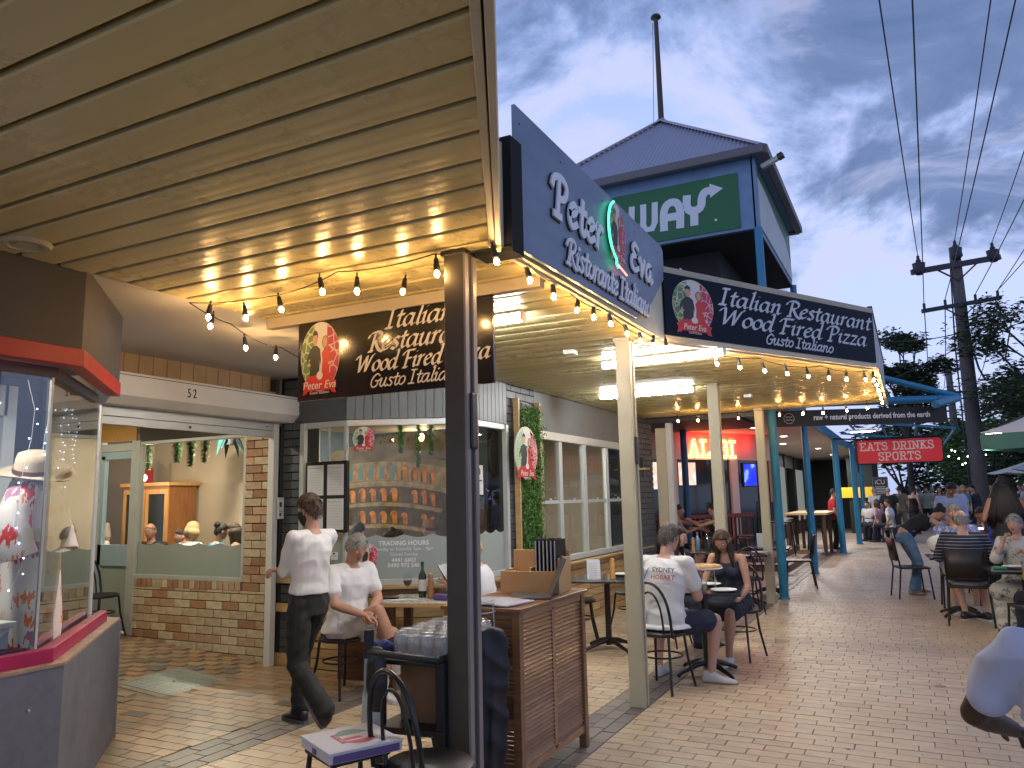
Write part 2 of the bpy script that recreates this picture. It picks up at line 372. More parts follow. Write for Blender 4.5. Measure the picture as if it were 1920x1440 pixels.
# ================================================================ ground
def lvl(x,y):
    if x>-5.9 or y>6.2: return 0.
    return .17*min(1.6,(-5.9-x)/2.25)
g=MB(); g.add([(-9.6,-3,-.009),(60,-3,-.009),(60,160,-.009),(-9.6,160,-.009)],[(0,1,2,3)]); 
far=M('far_paving',(.34,.27,.21),.6,var=.2,vs=1.5)
struct('ground',g,far)
g=MB()
for x0,x1,z0,z1 in ((-5.9,3.2,0,0),(-8.15,-5.9,.17,0),(-9.6,-8.15,.27,.17)):
    g.add([(x0,-2,z0-.006),(x1,-2,z1-.006),(x1,26 if x0>-6 else 6.2,z1-.006),(x0,26 if x0>-6 else 6.2,z0-.006)],[(0,1,2,3)])
pave=struct('pavement',g,m_joint)
def tile_mb(w_,h_,th=.012,c=.003):
    m=MB(); m.add([(-w_/2,-h_/2,-th),(w_/2,-h_/2,-th),(w_/2,h_/2,-th),(-w_/2,h_/2,-th),(-w_/2+c,-h_/2+c,0),(w_/2-c,-h_/2+c,0),(w_/2-c,h_/2-c,0),(-w_/2+c,h_/2-c,0)],[(4,5,6,7),(0,1,5,4),(1,2,6,5),(2,3,7,6),(3,0,4,7)]); return m
tiles=[]
rt=random.Random(3)
TW,TH,J=.24,.115,.003
ny=int((26+.0)/TH)
for j in range(ny):
    y=.9+j*TH+TH/2
    if y>26: break
    off=(j*TW*.5+rt.choice([0,0,.04,-.03]))%TW
    for xa,xb in ((-4.05,-2.25),(-1.93,3.1)):
        if y>24 and xa<-3: continue
        x=xa-off
        while x<xb:
            a_,b_=max(x,xa),min(x+TW,xb)
            if b_-a_>.03: tiles.append(((a_+b_)/2,y,b_-a_-J,TH-J,0,rt.choices(range(6),[5,4,4,3,4,1.2])[0],rt.uniform(-.001,.0012)))
            x+=TW
    # entry bricks
    if y<6.08:
        x=-9.4-off
        while x<-4.43:
            a_,b_=max(x,-9.4),min(x+TW,-4.43)
            if b_-a_>.03 and not(-6.5<(a_+b_)/2<-5.72 and 4.75<y<5.5): tiles.append(((a_+b_)/2,y,b_-a_-J,TH-J,1,rt.choices(range(6),[5,4,4,4,2,1.3])[0],rt.uniform(-.001,.001)))
            x+=TW
for xc in (-4.36,-4.24,-4.115,-2.19,-2.09,-1.985):
    y=.9+rt.random()*.2
    wd=.12 if xc<-3 else .104
    while y<(6.0 if xc<-4.3 else 26):
        tiles.append((xc,y+.12,wd-J,.236,2,rt.randrange(3),rt.uniform(-.001,.001))); y+=.24
sc=[]
for i,t_ in enumerate(tiles):
    p_=project(t_[0],t_[1],lvl(t_[0],t_[1]))
    if p_ and 0<p_[0]<1920 and 0<p_[1]<1440:
        # blocked by plinth of the shop, lectern and post
        if p_[0]<226 and p_[1]>1150: continue
        if 740<p_[0]<1085 and p_[1]>1100: continue
        sc.append((t_[2]*t_[3]/p_[2]**2/p_[2],i))
sc.sort(reverse=True); top=set(i for _,i in sc[:298])
rest=MB(); TC={}
allm=m_tile+m_entry+m_strip
for i,(x,y,w_,h_,k,mi,dz) in enumerate(tiles):
    midx=(0,6,12)[k]+mi; z=lvl(x,y)+dz
    if i in top:
        key=(round(w_,2),round(h_,3),midx)
        if key not in TC: TC[key]=tile_mb(w_,h_).mesh('paver',[allm[midx]])
        obj('paver',TC[key],None,parent=pave,loc=(x,y,z))
    else:
        t_=tile_mb(w_,h_); rest.add([(vx+x,vy+y,vz+z) for vx,vy,vz in t_.v],t_.f,midx)
tag(obj('paving_field',rest,allm,parent=pave),kind='stuff')
# inspection cover
ic=empty('inspection_cover',(-6.11,5.13,lvl(-6.11,5.13)+.001),0,'pale grey steel inspection cover set flush in the brown entry paving','cover'); ic.rotation_euler=(0,.0755,0)
g=MB(); g.box(-.385,.385,-.38,.38,-.012,-.001); obj('concrete_surround',g,M('surround_concrete',(.24,.20,.15),.8,var=.2,vs=8,bump=.2),parent=ic)
g=MB(); g.box(-.33,.33,-.31,.31,-.003,.003)
for i in range(10):
    for j in range(10): g.box(-.30+i*.062,-.272+i*.062,-.28+j*.058,-.254+j*.058,.003,.0052)
obj('lid',g,M('galvanised',(.26,.29,.26),.55,metal=.3,var=.15),parent=ic); g=MB(); g.lathe([(.0,.0062),(.014,.0062),(.014,.003)],(0,0,0),12); obj('lifting_hole',g,m_black,parent=ic)
# ================================================================ canopy
ZC=2.87
edge=[(1.6,-3.1),(-.86,1.63),(-1.74,3.34),(-1.72,6.2),(-.22,8.88),(-.22,12.62)]
def xedge(y):
    for (xa,ya),(xb,yb) in zip(edge,edge[1:]):
        if ya<=y<=yb: return xa+(xb-xa)*(y-ya)/(yb-ya)
    return edge[-1][0] if y>12 else edge[0][0]
canopy=empty('shop_canopy',(-3.9,6,0),0,'long cream sheet-lined street canopy running over the outdoor tables','canopy')
PW=.2043; GR=.026; y=-2.95+.0
k0=int((y-1.24)/PW)-1
n=0
for k in range(k0,60):
    ya=1.24+k*PW; yb=ya+PW
    if yb>12.62: break
    if ya<-3: continue
    prof=[(0,.04),(0,.002)]+[(.008+(PW-GR-.016)*i/10,-.003-(.0014 if ya<3.3 else .004)*math.sin(pi*i/10)+((.0016 if i in(3,7) else 0) if ya<3.3 else (.0028 if i%2 else 0))) for i in range(11)]+[(PW-GR,.002),(PW-GR,.04)]
    m_=MB(); xl=-3.93
    xs=[]
    for py,pz in prof: xs.append(xedge(ya+py)-.05)
    vs=[(xl,ya+py,ZC+pz) for py,pz in prof]+[(xs[i],ya+py,ZC+pz) for i,(py,pz) in enumerate(prof)]
    q=len(prof); m_.add(vs,[(i,i+1,q+i+1,q+i) for i in range(q-1)])
    obj('ceiling_panel',m_,m_panel,parent=canopy,world=True,smooth=28)
# backing over the grooves, roof above
poly=[(-3.93,-3.0)]+[(xedge(v)-.03,v) for v in [-3.0,1.63,3.34,6.2,8.88,12.62]]+[(-3.93,12.62)]
F=(Vector((0,0,0)),Vector((1,0,0)),Vector((0,1,0)),Vector((0,0,1)))
g=MB(); g.prism(poly,F,ZC+.041,ZC+.07); obj('panel_backing',g,m_groove,parent=canopy,world=True)
g=MB(); g.prism(poly,F,3.40,3.44); obj('roof_sheet',g,m_dkgrey,parent=canopy,world=True)
# edge beams (two-lipped channel) and fascias
def run(a_,b_,z0,z1,t,name,mat,off=0.,ext=0.):
    A=Vector((*a_,0));B=Vector((*b_,0)); d=(B-A).normalized(); nn=Vector((d.y,-d.x,0))
    A=A-d*ext+nn*off; B=B+d*ext+nn*off
    m_=MB(); m_.bar(A+Vector((0,0,(z0+z1)/2))-nn*t/2,B+Vector((0,0,(z0+z1)/2))-nn*t/2,t,z1-z0)
    return obj(name,m_,mat,parent=canopy,world=True,bevel=.003)
for (a_,b_) in zip(edge,edge[1:]):
    run(a_,b_,ZC-.028,ZC+.03,.03,'edge_channel',m_cream,off=-.03)
run(edge[0],edge[2],ZC-.05,3.46,.028,'fascia_board',m_cream)
run(edge[2],edge[3],ZC-.012,3.42,.028,'fascia_board',m_cream)
g=MB(); g.bar((-1.80,3.37,3.14),(-1.80,3.50,3.14),.22,.62); obj('roof_end_flashing',g,m_shad,parent=canopy,world=True)
g=MB(); g.box(-3.95,-1.9,12.62,12.66,2.80,3.42); obj('end_flashing',g,m_dkgrey,parent=canopy,world=True)
# fascia 2: cream frame rails
e0,e1=edge[3],edge[4]
run(e0,e1,ZC-.01,ZC+.04,.04,'bottom_rail',m_cream,off=.008); run(e0,e1,3.445,3.50,.05,'top_rail',M('worn_cream',(.42,.38,.29),.7,grime=.5),off=.012)
run(e0,e1,ZC+.04,3.445,.028,'fascia_board',m_cream)
# fascia 3 white end
run(edge[4],edge[5],ZC-.01,3.49,.028,'end_fascia',M('corrugated_white',(.50,.51,.50),.5,grime=.3))
run(edge[4],edge[5],3.49,3.53,.05,'cap_flashing',m_dkgrey,off=.01)
run(edge[4],edge[5],ZC-.03,ZC-.01,.06,'gutter_lip',m_cream,off=.02)
# bearer battens under the ceiling at the change of canopy
g=MB(); g.box(-3.9,-1.80,3.93,3.99,ZC-.075,ZC-.005); obj('hanging_batten',g,M('peeling_timber',(.46,.40,.28),.7,grime=.6),parent=canopy,world=True)
# ceiling detectors and vent
for (x,y,lab) in ((-2.56,6.18,'small white ceiling box between the post and the tube light'),(-1.79,10.31,'small white ceiling box near the far end of the canopy')):
    g=MB(); g.box(x-.05,x+.05,y-.05,y+.05,ZC-.045,ZC-.006)
    o=obj('sensor_box',g,m_white,bevel=.006); tag(o,lab,'sensor','sensor boxes on the canopy ceiling')
g=MB(); g.lathe([(.0,-.02),(.05,-.02),(.055,-.012),(.075,-.012),(.08,-.022),(.10,-.022),(.115,-.004)],(-3.72,2.16,ZC),24)
o=obj('ceiling_vent',g,M('vent_cream',(.42,.37,.24),.5),smooth=30); tag(o,'round cream louvre vent at the inner edge of the near ceiling','vent')
# posts
def post(x,y,w_,label,mat,dark=None,y0=0):
    p_=empty('canopy_post',(x,y,0),0,label,'post','posts holding up the canopy')
    g=MB(); g.box(-w_/2,w_/2,-w_/2,w_/2,0,ZC-.006); obj('shaft',g,mat,parent=p_,bevel=.004)
    g=MB(); g.box(w_/2,w_/2+.012,-w_/2+.0,-w_/2+.035,.0,ZC-.01); g.box(w_/2,w_/2+.012,w_/2-.035,w_/2,.0,ZC-.01); obj('cover_strip',g,dark or mat,parent=p_)
    g=MB(); g.box(-w_/2-.012,w_/2+.012,-w_/2-.012,w_/2+.012,ZC-.03,ZC-.006); obj('cap_plate',g,mat,parent=p_)
    return p_
m_post0=M('dark_bronze_post',(.075,.064,.048),.42,var=.12,vs=3)
m_postc=M('cream_post',(.40,.38,.27),.5,var=.06,vs=3,grime=.3)
pp=post(-2.0,3.36,.115,'dark bronze square post nearest the camera beside the waiter station',m_post0,M('post_side',(.24,.215,.20),.4))
g=MB(); g.box(.06,.085,-.03,.03,1.84,2.12); obj('blind_cleat',g,m_black,parent=pp,bevel=.008)
pp=post(-2.0,5.97,.11,'cream square post beside the man in the printed white shirt',m_postc)
g=MB(); g.box(.06,.085,-.03,.03,1.84,2.06); obj('blind_cleat',g,m_dkgrey,parent=pp,bevel=.008)
post(-1.97,9.04,.11,'cream square post behind the seated woman in navy',m_postc)
post(-1.97,12.1,.11,'cream square post last in the row next to the blue post',m_postc)
# tube lights on the ceiling
m_tube=M('lit_tube',(1,1,1),emit=(.97,.98,1.0),es=115)
m_cap=M('lamp_endcap',(.75,.75,.72),.4)
def tube_light(x0,y0,x1,y1,label,es=None):
    c_=Vector(((x0+x1)/2,(y0+y1)/2,ZC)); l=math.hypot(x1-x0,y1-y0); an=math.atan2(y1-y0,x1-x0)
    o=empty('tube_light',c_,an,label,'light','fluorescent tube lights on the canopy ceiling')
    g=MB(); g.box(-l/2,l/2,-.045,.045,-.025,-.007); obj('base_tray',g,m_white,parent=o)
    g=MB(); g.tube([(-l/2,0,-.055),(-l/2+.03,0,-.055),(l/2-.03,0,-.055),(l/2,0,-.055)],[.018,.028,.028,.018],12); obj('diffuser',g,m_tube,parent=o,smooth=60)
    for q_ in (-1,1): g=MB(); g.box(q_*l/2-.01,q_*l/2+.01,-.03,.03,-.08,-.01); obj('end_cap',g,m_cap,parent=o,bevel=.005)
tube_light(-2.51,6.86,-1.36,6.80,'brighter white tube light nearer the fascia, crossing behind the cream post')
tube_light(-3.35,9.0,-2.18,9.02,'white tube light nearer the windows, second along the canopy')
tube_light(-3.45,4.66,-2.27,4.66,'white tube light half hidden behind the hanging black sign')
# festoon lights
m_bulb=M('lit_bulb',(1,.9,.7),emit=(1,.60,.24),es=330)
m_bulbg=glassmat('bulb_glass',(1,.95,.86),refl=.6)
m_cable=M('cable_black',(.01,.01,.01),.6)
bulbN=[0]
def festoon(pts,label,bulbs,es=None,zb=.0):
    "pts: cable attachment/way points; bulbs: positions (centre of the bulb)"
    rB=random.Random(int(abs(pts[0][1]*100)))
    f_=empty('festoon_lights',pts[0],0,label,'string lights','strings of warm bulbs under the canopy')
    g=MB(); P=[]
    for p_,q_ in zip(pts,pts[1:]):
        p_,q_=Vector(p_),Vector(q_); l=(q_-p_).length; sg=.05*l*l
        for i in range(7):
            t=i/7; v=p_.lerp(q_,t); v.z-=4*min(sg,.09)*t*(1-t); P.append(v)
    P.append(Vector(pts[-1])); g.tube(P,.0035,5); obj('cable',g,m_cable,parent=f_,world=True)
    for b_ in bulbs:
        bulbN[0]+=1; b_=Vector(b_)
        g=MB(); g.lathe([(0,.075),(.012,.075),(.014,.05),(.017,.03),(.017,.018)],(0,0,0),10); g.box(-.004,.004,-.004,.004,.07,.1); so_=obj('lamp_holder',g,m_black,parent=f_,world=True,loc=b_); rt_=(rB.uniform(-.22,.22),rB.uniform(-.22,.22),rB.uniform(0,3)); so_.rotation_euler=rt_
        g=MB(); g.lathe([(.012,.03),(.016,.018),(.022,.004),(.0235,-.008),(.019,-.022),(.009,-.029),(0,-.030)],(0,0,0),12); bb=obj('bulb',g,m_bulbg,parent=f_,world=True,loc=b_,smooth=80,rot=rt_)
        g=MB(); g.sph((0,0,-.006),(.0135,.0135,.018),10,8); 
        k_=bpy.data.objects.new('filament',g.mesh('filament',[m_bulb],80)); col.objects.link(k_); k_.parent=bb
def near(bs,z): return [(x,y,z) for x,y in bs]
cz=2.80
A=near([(-1.72,3.25),(-2.085,3.28),(-2.43,3.47),(-2.64,3.33),(-2.81,3.24),(-3.28,3.42),(-3.62,3.47),(-3.79,3.33)],2.75)
festoon([(-1.70,3.36,2.85),(-2.1,3.27,2.85),(-2.72,3.26,2.85),(-3.4,3.42,2.84),(-3.93,3.30,2.85)],'string of warm bulbs crossing the near ceiling above the hanging sign',A)
festoon([(-3.93,3.30,2.85),(-4.1,3.8,2.83),(-4.4,4.6,2.83),(-4.6,5.6,2.84)],'short string of warm bulbs under the grey bulkhead',near([(-3.94,3.48),(-4.29,4.12),(-4.38,4.52)],2.74))
festoon([(-1.70,3.36,2.85),(-1.78,4.2,2.86),(-1.78,5.0,2.86),(-1.72,6.1,2.86)],'string of warm bulbs below the blue letter sign',near([(-1.77,3.73),(-1.80,4.12),(-1.81,4.51),(-1.79,4.75),(-1.76,5.0),(-1.77,5.38),(-1.77,5.70),(-1.74,5.92),(-1.68,6.10)],2.78))
C_=[(-1.44,6.85),(-1.30,7.15),(-1.14,7.5),(-.98,7.82),(-.82,8.12),(-.65,8.36),(-.50,8.58),(-.33,8.74)]
festoon([(-1.60,6.55,2.86),(-1.15,7.3,2.82),(-.7,8.1,2.82),(-.27,8.88,2.85)],'string of warm bulbs under the black fascia sign',near(C_,2.735))
festoon([(-.27,8.9,2.86),(-.27,9.9,2.86),(-.27,11.0,2.86),(-.28,11.7,2.86)],'tightly seen string of warm bulbs along the kerb edge of the canopy',near([(-.26,9.0),(-.25,9.45),(-.25,9.95),(-.25,10.4),(-.25,10.9),(-.25,11.4)],2.76))
festoon([(-.28,11.72,2.86),(-1.1,11.85,2.82),(-2.0,11.85,2.82),(-3.2,11.7,2.85)],'string of warm bulbs across the far end of the canopy',near([(-.45,11.62),(-.72,11.8),(-1.04,11.9),(-1.30,11.8),(-1.62,11.75),(-2.23,11.88),(-2.5,11.8),(-2.82,11.8),(-3.1,11.7)],2.72))
# unseen string added behind the viewer to light the near ceiling
festoon([(-3.9,1.0,2.85),(-2.6,-.3,2.84),(-1.2,-1.3,2.85),(-.2,-2.6,2.85)],'added unseen string of warm bulbs behind the viewer under the same canopy',near([(-3.2,.35),(-2.4,-.4),(-1.8,-.9),(-1.2,-1.4)],2.76))
# ================================================================ bulkhead over the recessed fronts
g=MB(); g.box(-9.7,-3.935,2.4,6.13,2.90,2.94); g.box(-3.97,-3.935,2.4,12.3,2.885,3.4); g.box(-5.9,-3.935,6.13,6.75,2.90,2.94); struct('bulkhead_ceiling',g,m_soffit)
g=MB(); g.box(-3.952,-3.93,2.5,6.1,2.872,2.90); struct('ceiling_trim',g,m_cream)
# ================================================================ neighbouring clothes shop, left
shop=empty('clothes_shop_front',(-3.93,2.62,0),0,'dark grey shop front with pink sill and red trim at the left','shopfront')
cs=[(-3.93,-2.5),(-3.93,2.62),(-5.12,3.81)]
def srun(name,pts,z0,z1,t,mat,off=0.,parent=shop,bev=.003):
    m_=MB()
    # offset outward (towards the street) by `off`
    for a_,b_ in zip(pts,pts[1:]):
        A=Vector((*a_,0));B=Vector((*b_,0)); d=(B-A).normalized(); nn=Vector((d.y,-d.x,0))
        e=.4142*(t) if len(pts)>2 else 0
        c0=A+nn*(off-t/2);c1=B+nn*(off-t/2)
        if b_!=pts[-1]: c1=c1+d*.4142*off
        if a_!=pts[0]: c0=c0-d*.4142*off*-1*0
        m_.bar(c0+Vector((0,0,(z0+z1)/2)),c1+Vector((0,0,(z0+z1)/2)),t,z1-z0)
    return obj(name,m_,mat,parent=parent,world=True,bevel=bev)
m_pl=M('grey_cladding_board',(.14,.15,.18),.5,var=.1,vs=14,bump=.15,bs=160,grime=.45)
srun('plinth_board',[(-3.93,-2.5),(-3.93,2.62)],0,.80,.02,m_pl)
srun('plinth_board',[(-3.93,2.62),(-5.10,3.79)],0,.80,.02,m_pl)
g=MB(); g.box(-5.3,-5.10,3.79,3.81,0,.8); obj('plinth_return',g,m_pl,parent=shop,world=True)
g=MB()
for x_,z_ in ((2.45,.62),(2.40,.25),(1.2,.62)): g.sph((-3.925,x_,z_),.008,8,6)
obj('screw_heads',g,m_alu,parent=shop,world=True)
m_tilesill=M('sill_tile',(.36,.24,.17),.5,var=.3,vs=14)
F=frame((0,0,0),(1,0,0),(0,1,0)); F=(Vector((0,0,0)),Vector((1,0,0)),Vector((0,1,0)),Vector((0,0,1)))
g=MB(); g.prism([(-3.925,-2.5),(-3.925,2.62),(-5.09,3.79),(-5.30,3.79),(-4.10,2.59),(-4.10,-2.5)],F,.80,.815); obj('sill_tiles',g,m_tilesill,parent=shop,world=True)
m_pink=M('pink_gloss',(.42,.012,.085),.38,var=.08,grime=.4)
g=MB(); g.prism([(-3.99,-2.5),(-3.99,2.60),(-5.05,3.66),(-5.11,3.64),(-4.05,2.56),(-4.05,-2.5)],F,.815,.885); obj('pink_sill_rail',g,m_pink,parent=shop,world=True,bevel=.004)
g=MB(); g.prism([(-4.055,-2.5),(-4.055,2.55),(-5.10,3.60),(-5.16,3.58),(-4.11,2.52),(-4.11,-2.5)],F,.816,.86); obj('inner_track',g,m_alu,parent=shop,world=True)
m_fas=M('brown_grey_fascia',(.052,.047,.046),.6,var=.08)
g=MB(); g.prism([(-3.94,-2.5),(-3.94,2.62),(-4.79,3.47),(-4.86,3.41),(-4.02,2.57),(-4.02,-2.5)],F,2.44,2.90); obj('upper_fascia',g,m_fas,parent=shop,world=True)
m_red=M('red_gloss_trim',(.42,.018,.014),.42,var=.08,grime=.35)
g=MB(); g.prism([(-3.925,-2.5),(-3.925,2.627),(-4.80,3.49),(-4.86,3.43),(-4.0,2.58),(-4.0,-2.5)],F,2.345,2.44); obj('red_trim',g,m_red,parent=shop,world=True,bevel=.004)
g=MB(); g.prism([(-4.05,-2.5),(-4.05,2.57),(-4.83,3.35),(-4.88,3.30),(-4.10,2.52),(-4.10,-2.5)],F,2.29,2.345); obj('window_head',g,m_dkgrey,parent=shop,world=True)
g=MB(); g.box(-5.8,-4.1,-2.5,2.5,2.45,2.5); g.prism([(-4.1,2.5),(-4.78,3.2),(-5.2,3.2),(-5.8,2.5)],F,2.46,2.49); obj('shop_ceiling',g,M('shop_ceiling_dark',(.16,.15,.15),.8),parent=shop,world=True)
shopglass=glassmat('shop_glass',(.86,.90,.92),refl=1.9)
g=MB(); g.box(-4.075,-4.067,-2.4,2.545,.86,2.30); obj('front_pane',g,shopglass,parent=shop,world=True)
g=MB(); a_,b_=Vector((-4.075,2.56,1.575)),Vector((-4.98,3.465,1.575)); g.bar(a_,b_,.008,1.46); obj('splayed_pane',g,shopglass,parent=shop,world=True)
g=MB(); g.bar((-4.071,2.552,.86),(-4.071,2.552,2.30),.014,.014); obj('glazing_bead',g,m_alu,parent=shop,world=True); g=MB(); g.bar((-4.98,3.47,.86),(-4.98,3.47,2.30),.012,.012); obj('glazing_bead',g,m_alu,parent=shop,world=True)
g=MB(); g.bar((-4.99,3.48,1.58),(-5.85,3.49,1.58),.008,1.45); obj('return_pane',g,glassmat('return_glass',(.88,.92,.93),refl=.7),parent=shop,world=True)
g=MB(); g.box(-6.3,-5.85,-2.5,3.9,0,2.9); obj('back_wall',g,M('navy_shop_wall',(.012,.022,.07),.7,var=.3,vs=2),parent=shop,world=True)
g=MB(); g.box(-5.9,-4.12,-2.5,2.5,.0,.78); obj('window_bed',g,M('display_floor',(.30,.28,.27),.6),parent=shop,world=True)
# ---- display inside
mn=empty('dressed_mannequin',(-4.45,2.74,.86),R(-55),'headless mannequin in a white shirt printed with red and orange motifs and a tan hat','mannequin')
dress=M('printed_shirt',(.72,.66,.60),.8)
def print_nodes(m,cols,scale=9,th=.16,rgb=(.72,.66,.60)):
    t=m.node_tree; p=t.nodes['Principled BSDF']; tcn=t.nodes.new('ShaderNodeTexCoord'); v=t.nodes.new('ShaderNodeTexVoronoi'); v.inputs['Scale'].default_value=scale
    nz=t.nodes.new('ShaderNodeTexNoise'); nz.inputs['Scale'].default_value=scale*2.2
    mm=t.nodes.new('ShaderNodeMix'); mm.data_type='VECTOR'; mm.inputs[0].default_value=.12; t.links.new(tcn.outputs['Object'],mm.inputs[4]); t.links.new(nz.outputs['Color'],mm.inputs[5]); t.links.new(mm.outputs[1],v.inputs['Vector'])
    mask=math_('LESS_THAN',v.outputs['Distance'],th,nt=t)
    sep_=t.nodes.new('ShaderNodeSeparateColor'); t.links.new(v.outputs['Color'],sep_.inputs[0])
    cc=ramp_(sep_.outputs[0],[(i/len(cols),c_) for i,c_ in enumerate(cols)],nt=t,interp='CONSTANT')
    t.links.new(mix_(mask,rgb,cc,nt=t),p.inputs['Base Color'])
print_nodes(dress,[(.72,.16,.04),(.62,.03,.03),(.72,.40,.15),(.40,.16,.25),(.72,.55,.40),(.70,.22,.08)],9,.36)
def ell(c_,rx,ry,n=20,tw=0,ax=None):
    return [Vector((c_[0]+rx*cos(2*pi*i/n),c_[1]+ry*sin(2*pi*i/n),c_[2])) for i in range(n)]
g=MB(); 
rg=[(0.0,.20,.15,0),(.12,.205,.155,.01),(.3,.18,.14,0),(.55,.17,.125,0),(.72,.185,.125,0),(.82,.19,.115,0),(.90,.15,.09,0),(.96,.06,.055,0)]
rings=[]
for z_,rx,ry,o_ in rg:
    rings.append([Vector((rx*(1+.06*sin(5*2*pi*i/28+z_*3))*cos(2*pi*i/28),ry*(1+.06*sin(4*2*pi*i/28))*sin(2*pi*i/28),z_)) for i in range(28)])
g.loft(rings)
for s_ in(-1,1): g.tube([(s_*.15,0,.86),(s_*.24,.0,.72),(s_*.27,.03,.55),(s_*.26,.05,.48)],[.07,.08,.085,.09],14)
obj('printed_shirt',g,dress,parent=mn,smooth=60)
g=MB(); g.tube([(0,0,.93),(0,0,1.04)],[.05,.045],12); g.box(-.11,.11,-.10,.10,-.78+.80,.03); obj('neck_form',g,M('neck_orange',(.45,.14,.05),.5),parent=mn,smooth=60)
g=MB(); g.loft([[Vector((.16*cos(2*pi*i/20),.13*sin(2*pi*i/20),z_)) for i in range(20)] for z_ in (-.0,-.0+.12)]); g.loft([[Vector((-.02+.15*cos(2*pi*i/20),.12*sin(2*pi*i/20),z_)) for i in range(20)] for z_ in (.0,.14)]); 
Fh=Matrix.Rotation(R(14),3,'Y')@Matrix.Rotation(R(-8),3,'X')
hat=empty('felt_hat',(-4.45,2.72,1.80),R(-55),'tan felt hat with a brown band perched on the mannequin','hat')
g=MB(); pr=[(.205,.005),(.20,-.003),(.15,-.014),(.105,-.004),(.10,.02),(.097,.07),(.088,.105),(.06,.118),(.02,.105),(0,.10)]
vs=[];nn_=32
for r_,z_ in pr:
    for i in range(nn_):
        a=2*pi*i/nn_; zz=z_+(.018*cos(2*a) if r_>.12 else 0)*(r_/.2); vs.append(Fh@Vector((r_*1.18*cos(a),r_*sin(a),zz)))
g.add(vs,[(i*nn_+j,i*nn_+(j+1)%nn_,(i+1)*nn_+(j+1)%nn_,(i+1)*nn_+j) for i in range(len(pr)-1) for j in range(nn_)])
obj('brim_and_crown',g,M('tan_felt',(.48,.38,.26),.9,var=.08,vs=8,bump=.1),parent=hat,smooth=60)
g=MB(); g.add([Fh@Vector((r_*1.18*cos(2*pi*i/28),r_*sin(2*pi*i/28),z_)) for r_,z_ in((.107,.002),(.104,.026)) for i in range(28)],[(j,(j+1)%28,28+(j+1)%28,28+j) for j in range(28)]); obj('band',g,M('brown_leather',(.07,.025,.015),.5),parent=hat,smooth=60)
# mannequin jeans / bag
g=MB(); g.box(-4.36,-4.30,2.62,2.66,1.0,1.24); 
tb=empty('display_table',(-4.30,2.05,.78),0,'white painted display table in the clothes shop window','table')
g=MB(); g.box(-.20,.2,-.5,.42,.22,.25); obj('table_top',g,m_white,parent=tb,bevel=.004)
g=MB()
for sx in(-.17,.17):
    g.bar((sx,.1,0),(sx,.38,.22),.03,.03); g.bar((sx,.38,0),(sx,.1,.22),.03,.03)
obj('trestle',g,m_white,parent=tb)
for i,(yy,zz,cc) in enumerate([(2.2,1.35,(.02,.02,.02)),(2.15,1.22,(.10,.22,.22)),(2.2,1.05,(.02,.015,.015))]):
    g=MB(); g.tube([(-4.22+.055*cos(a_),yy+.09*sin(a_),zz+.02) for a_ in [2*pi*k/16 for k in range(16)]],.02,8,closed=True); 
    o=obj('folded_belt',g,M('belt%d'%i,cc,.45),smooth=60); tag(o,['black coiled belt on the upper display shelf','sea green coiled scarf on the middle display shelf','dark coiled belt low on the display stand'][i],'accessory')
sh=empty('display_shelf',(-4.24,2.1,.78),0,'white tiered display stand at the left edge of the shop window','shelf')
g=MB(); g.box(-.1,.1,-.5,.17,.545,.565); g.box(-.1,.1,-.5,.17,.40,.415); g.box(-.09,.09,-.4,-.37,.25,.9); g.box(-.09,.09,.13,.15,.25,.55); obj('shelf_board',g,m_white,parent=sh)
g=MB(); g.bar((-4.13,2.42,.90),(-4.16,2.44,1.02),.05,.004); o=obj('price_card',g,M('card_blue',(.45,.55,.65),.6),bevel=.0); tag(o,'small blue and white card leaning in the shop window corner','card')
g=MB()
for i in range(9):
    yy=1.75+i*.045; g.tube([(-4.42+.02*sin(i*2),yy,2.28),(-4.44,yy+.01*sin(i),1.9),(-4.40,yy+.02*cos(i),1.35)],[.02,.03,.025],8)
o=obj('hanging_clothes',g,M('pale_lilac_cloth',(.42,.46,.60),.85),smooth=60); tag(o,'pale lilac clothes hanging at the left edge of the shop window','clothes')
g=MB(); g.box(-5.3,-5.24,2.98,3.06,.8,2.4); g.box(-5.26,-5.24,2.3,3.0,2.2,2.4);o=obj('fitting_frame',g,m_white); tag(o,'tall white timber upright inside the clothes shop','frame')
# fairy lights
m_fairy=M('fairy_bulb',(.7,.75,1),emit=(.55,.65,1),es=9)
fl=empty('fairy_lights',(-4.2,2.3,2.2),0,'strands of tiny cold blue fairy lights hanging inside the shop glass','fairy lights')
rf=random.Random(5); cb=MB(); fb=MB()
for (x0,y0,ln) in ((-4.16,2.05,1.0),(-4.16,2.32,.5),(-4.17,2.50,1.1),(-4.35,2.72,.9),(-4.5,2.88,.7),(-4.68,3.05,.6),(-4.8,3.18,.4)):
    P=[Vector((x0+rf.uniform(-.02,.02),y0+rf.uniform(-.03,.03),2.28-ln*i/7)) for i in range(8)]
    cb.tube(P,.0016,4)
    for p_ in P[1:]+[ (P[k]+P[k+1])/2 for k in range(1,7)]: fb.sph(p_+Vector((rf.uniform(-.02,.02),rf.uniform(-.02,.02),0)),.0042,6,4)
obj('wire',cb,m_cap,parent=fl,world=True); obj('tiny_bulbs',fb,m_fairy,parent=fl,world=True)
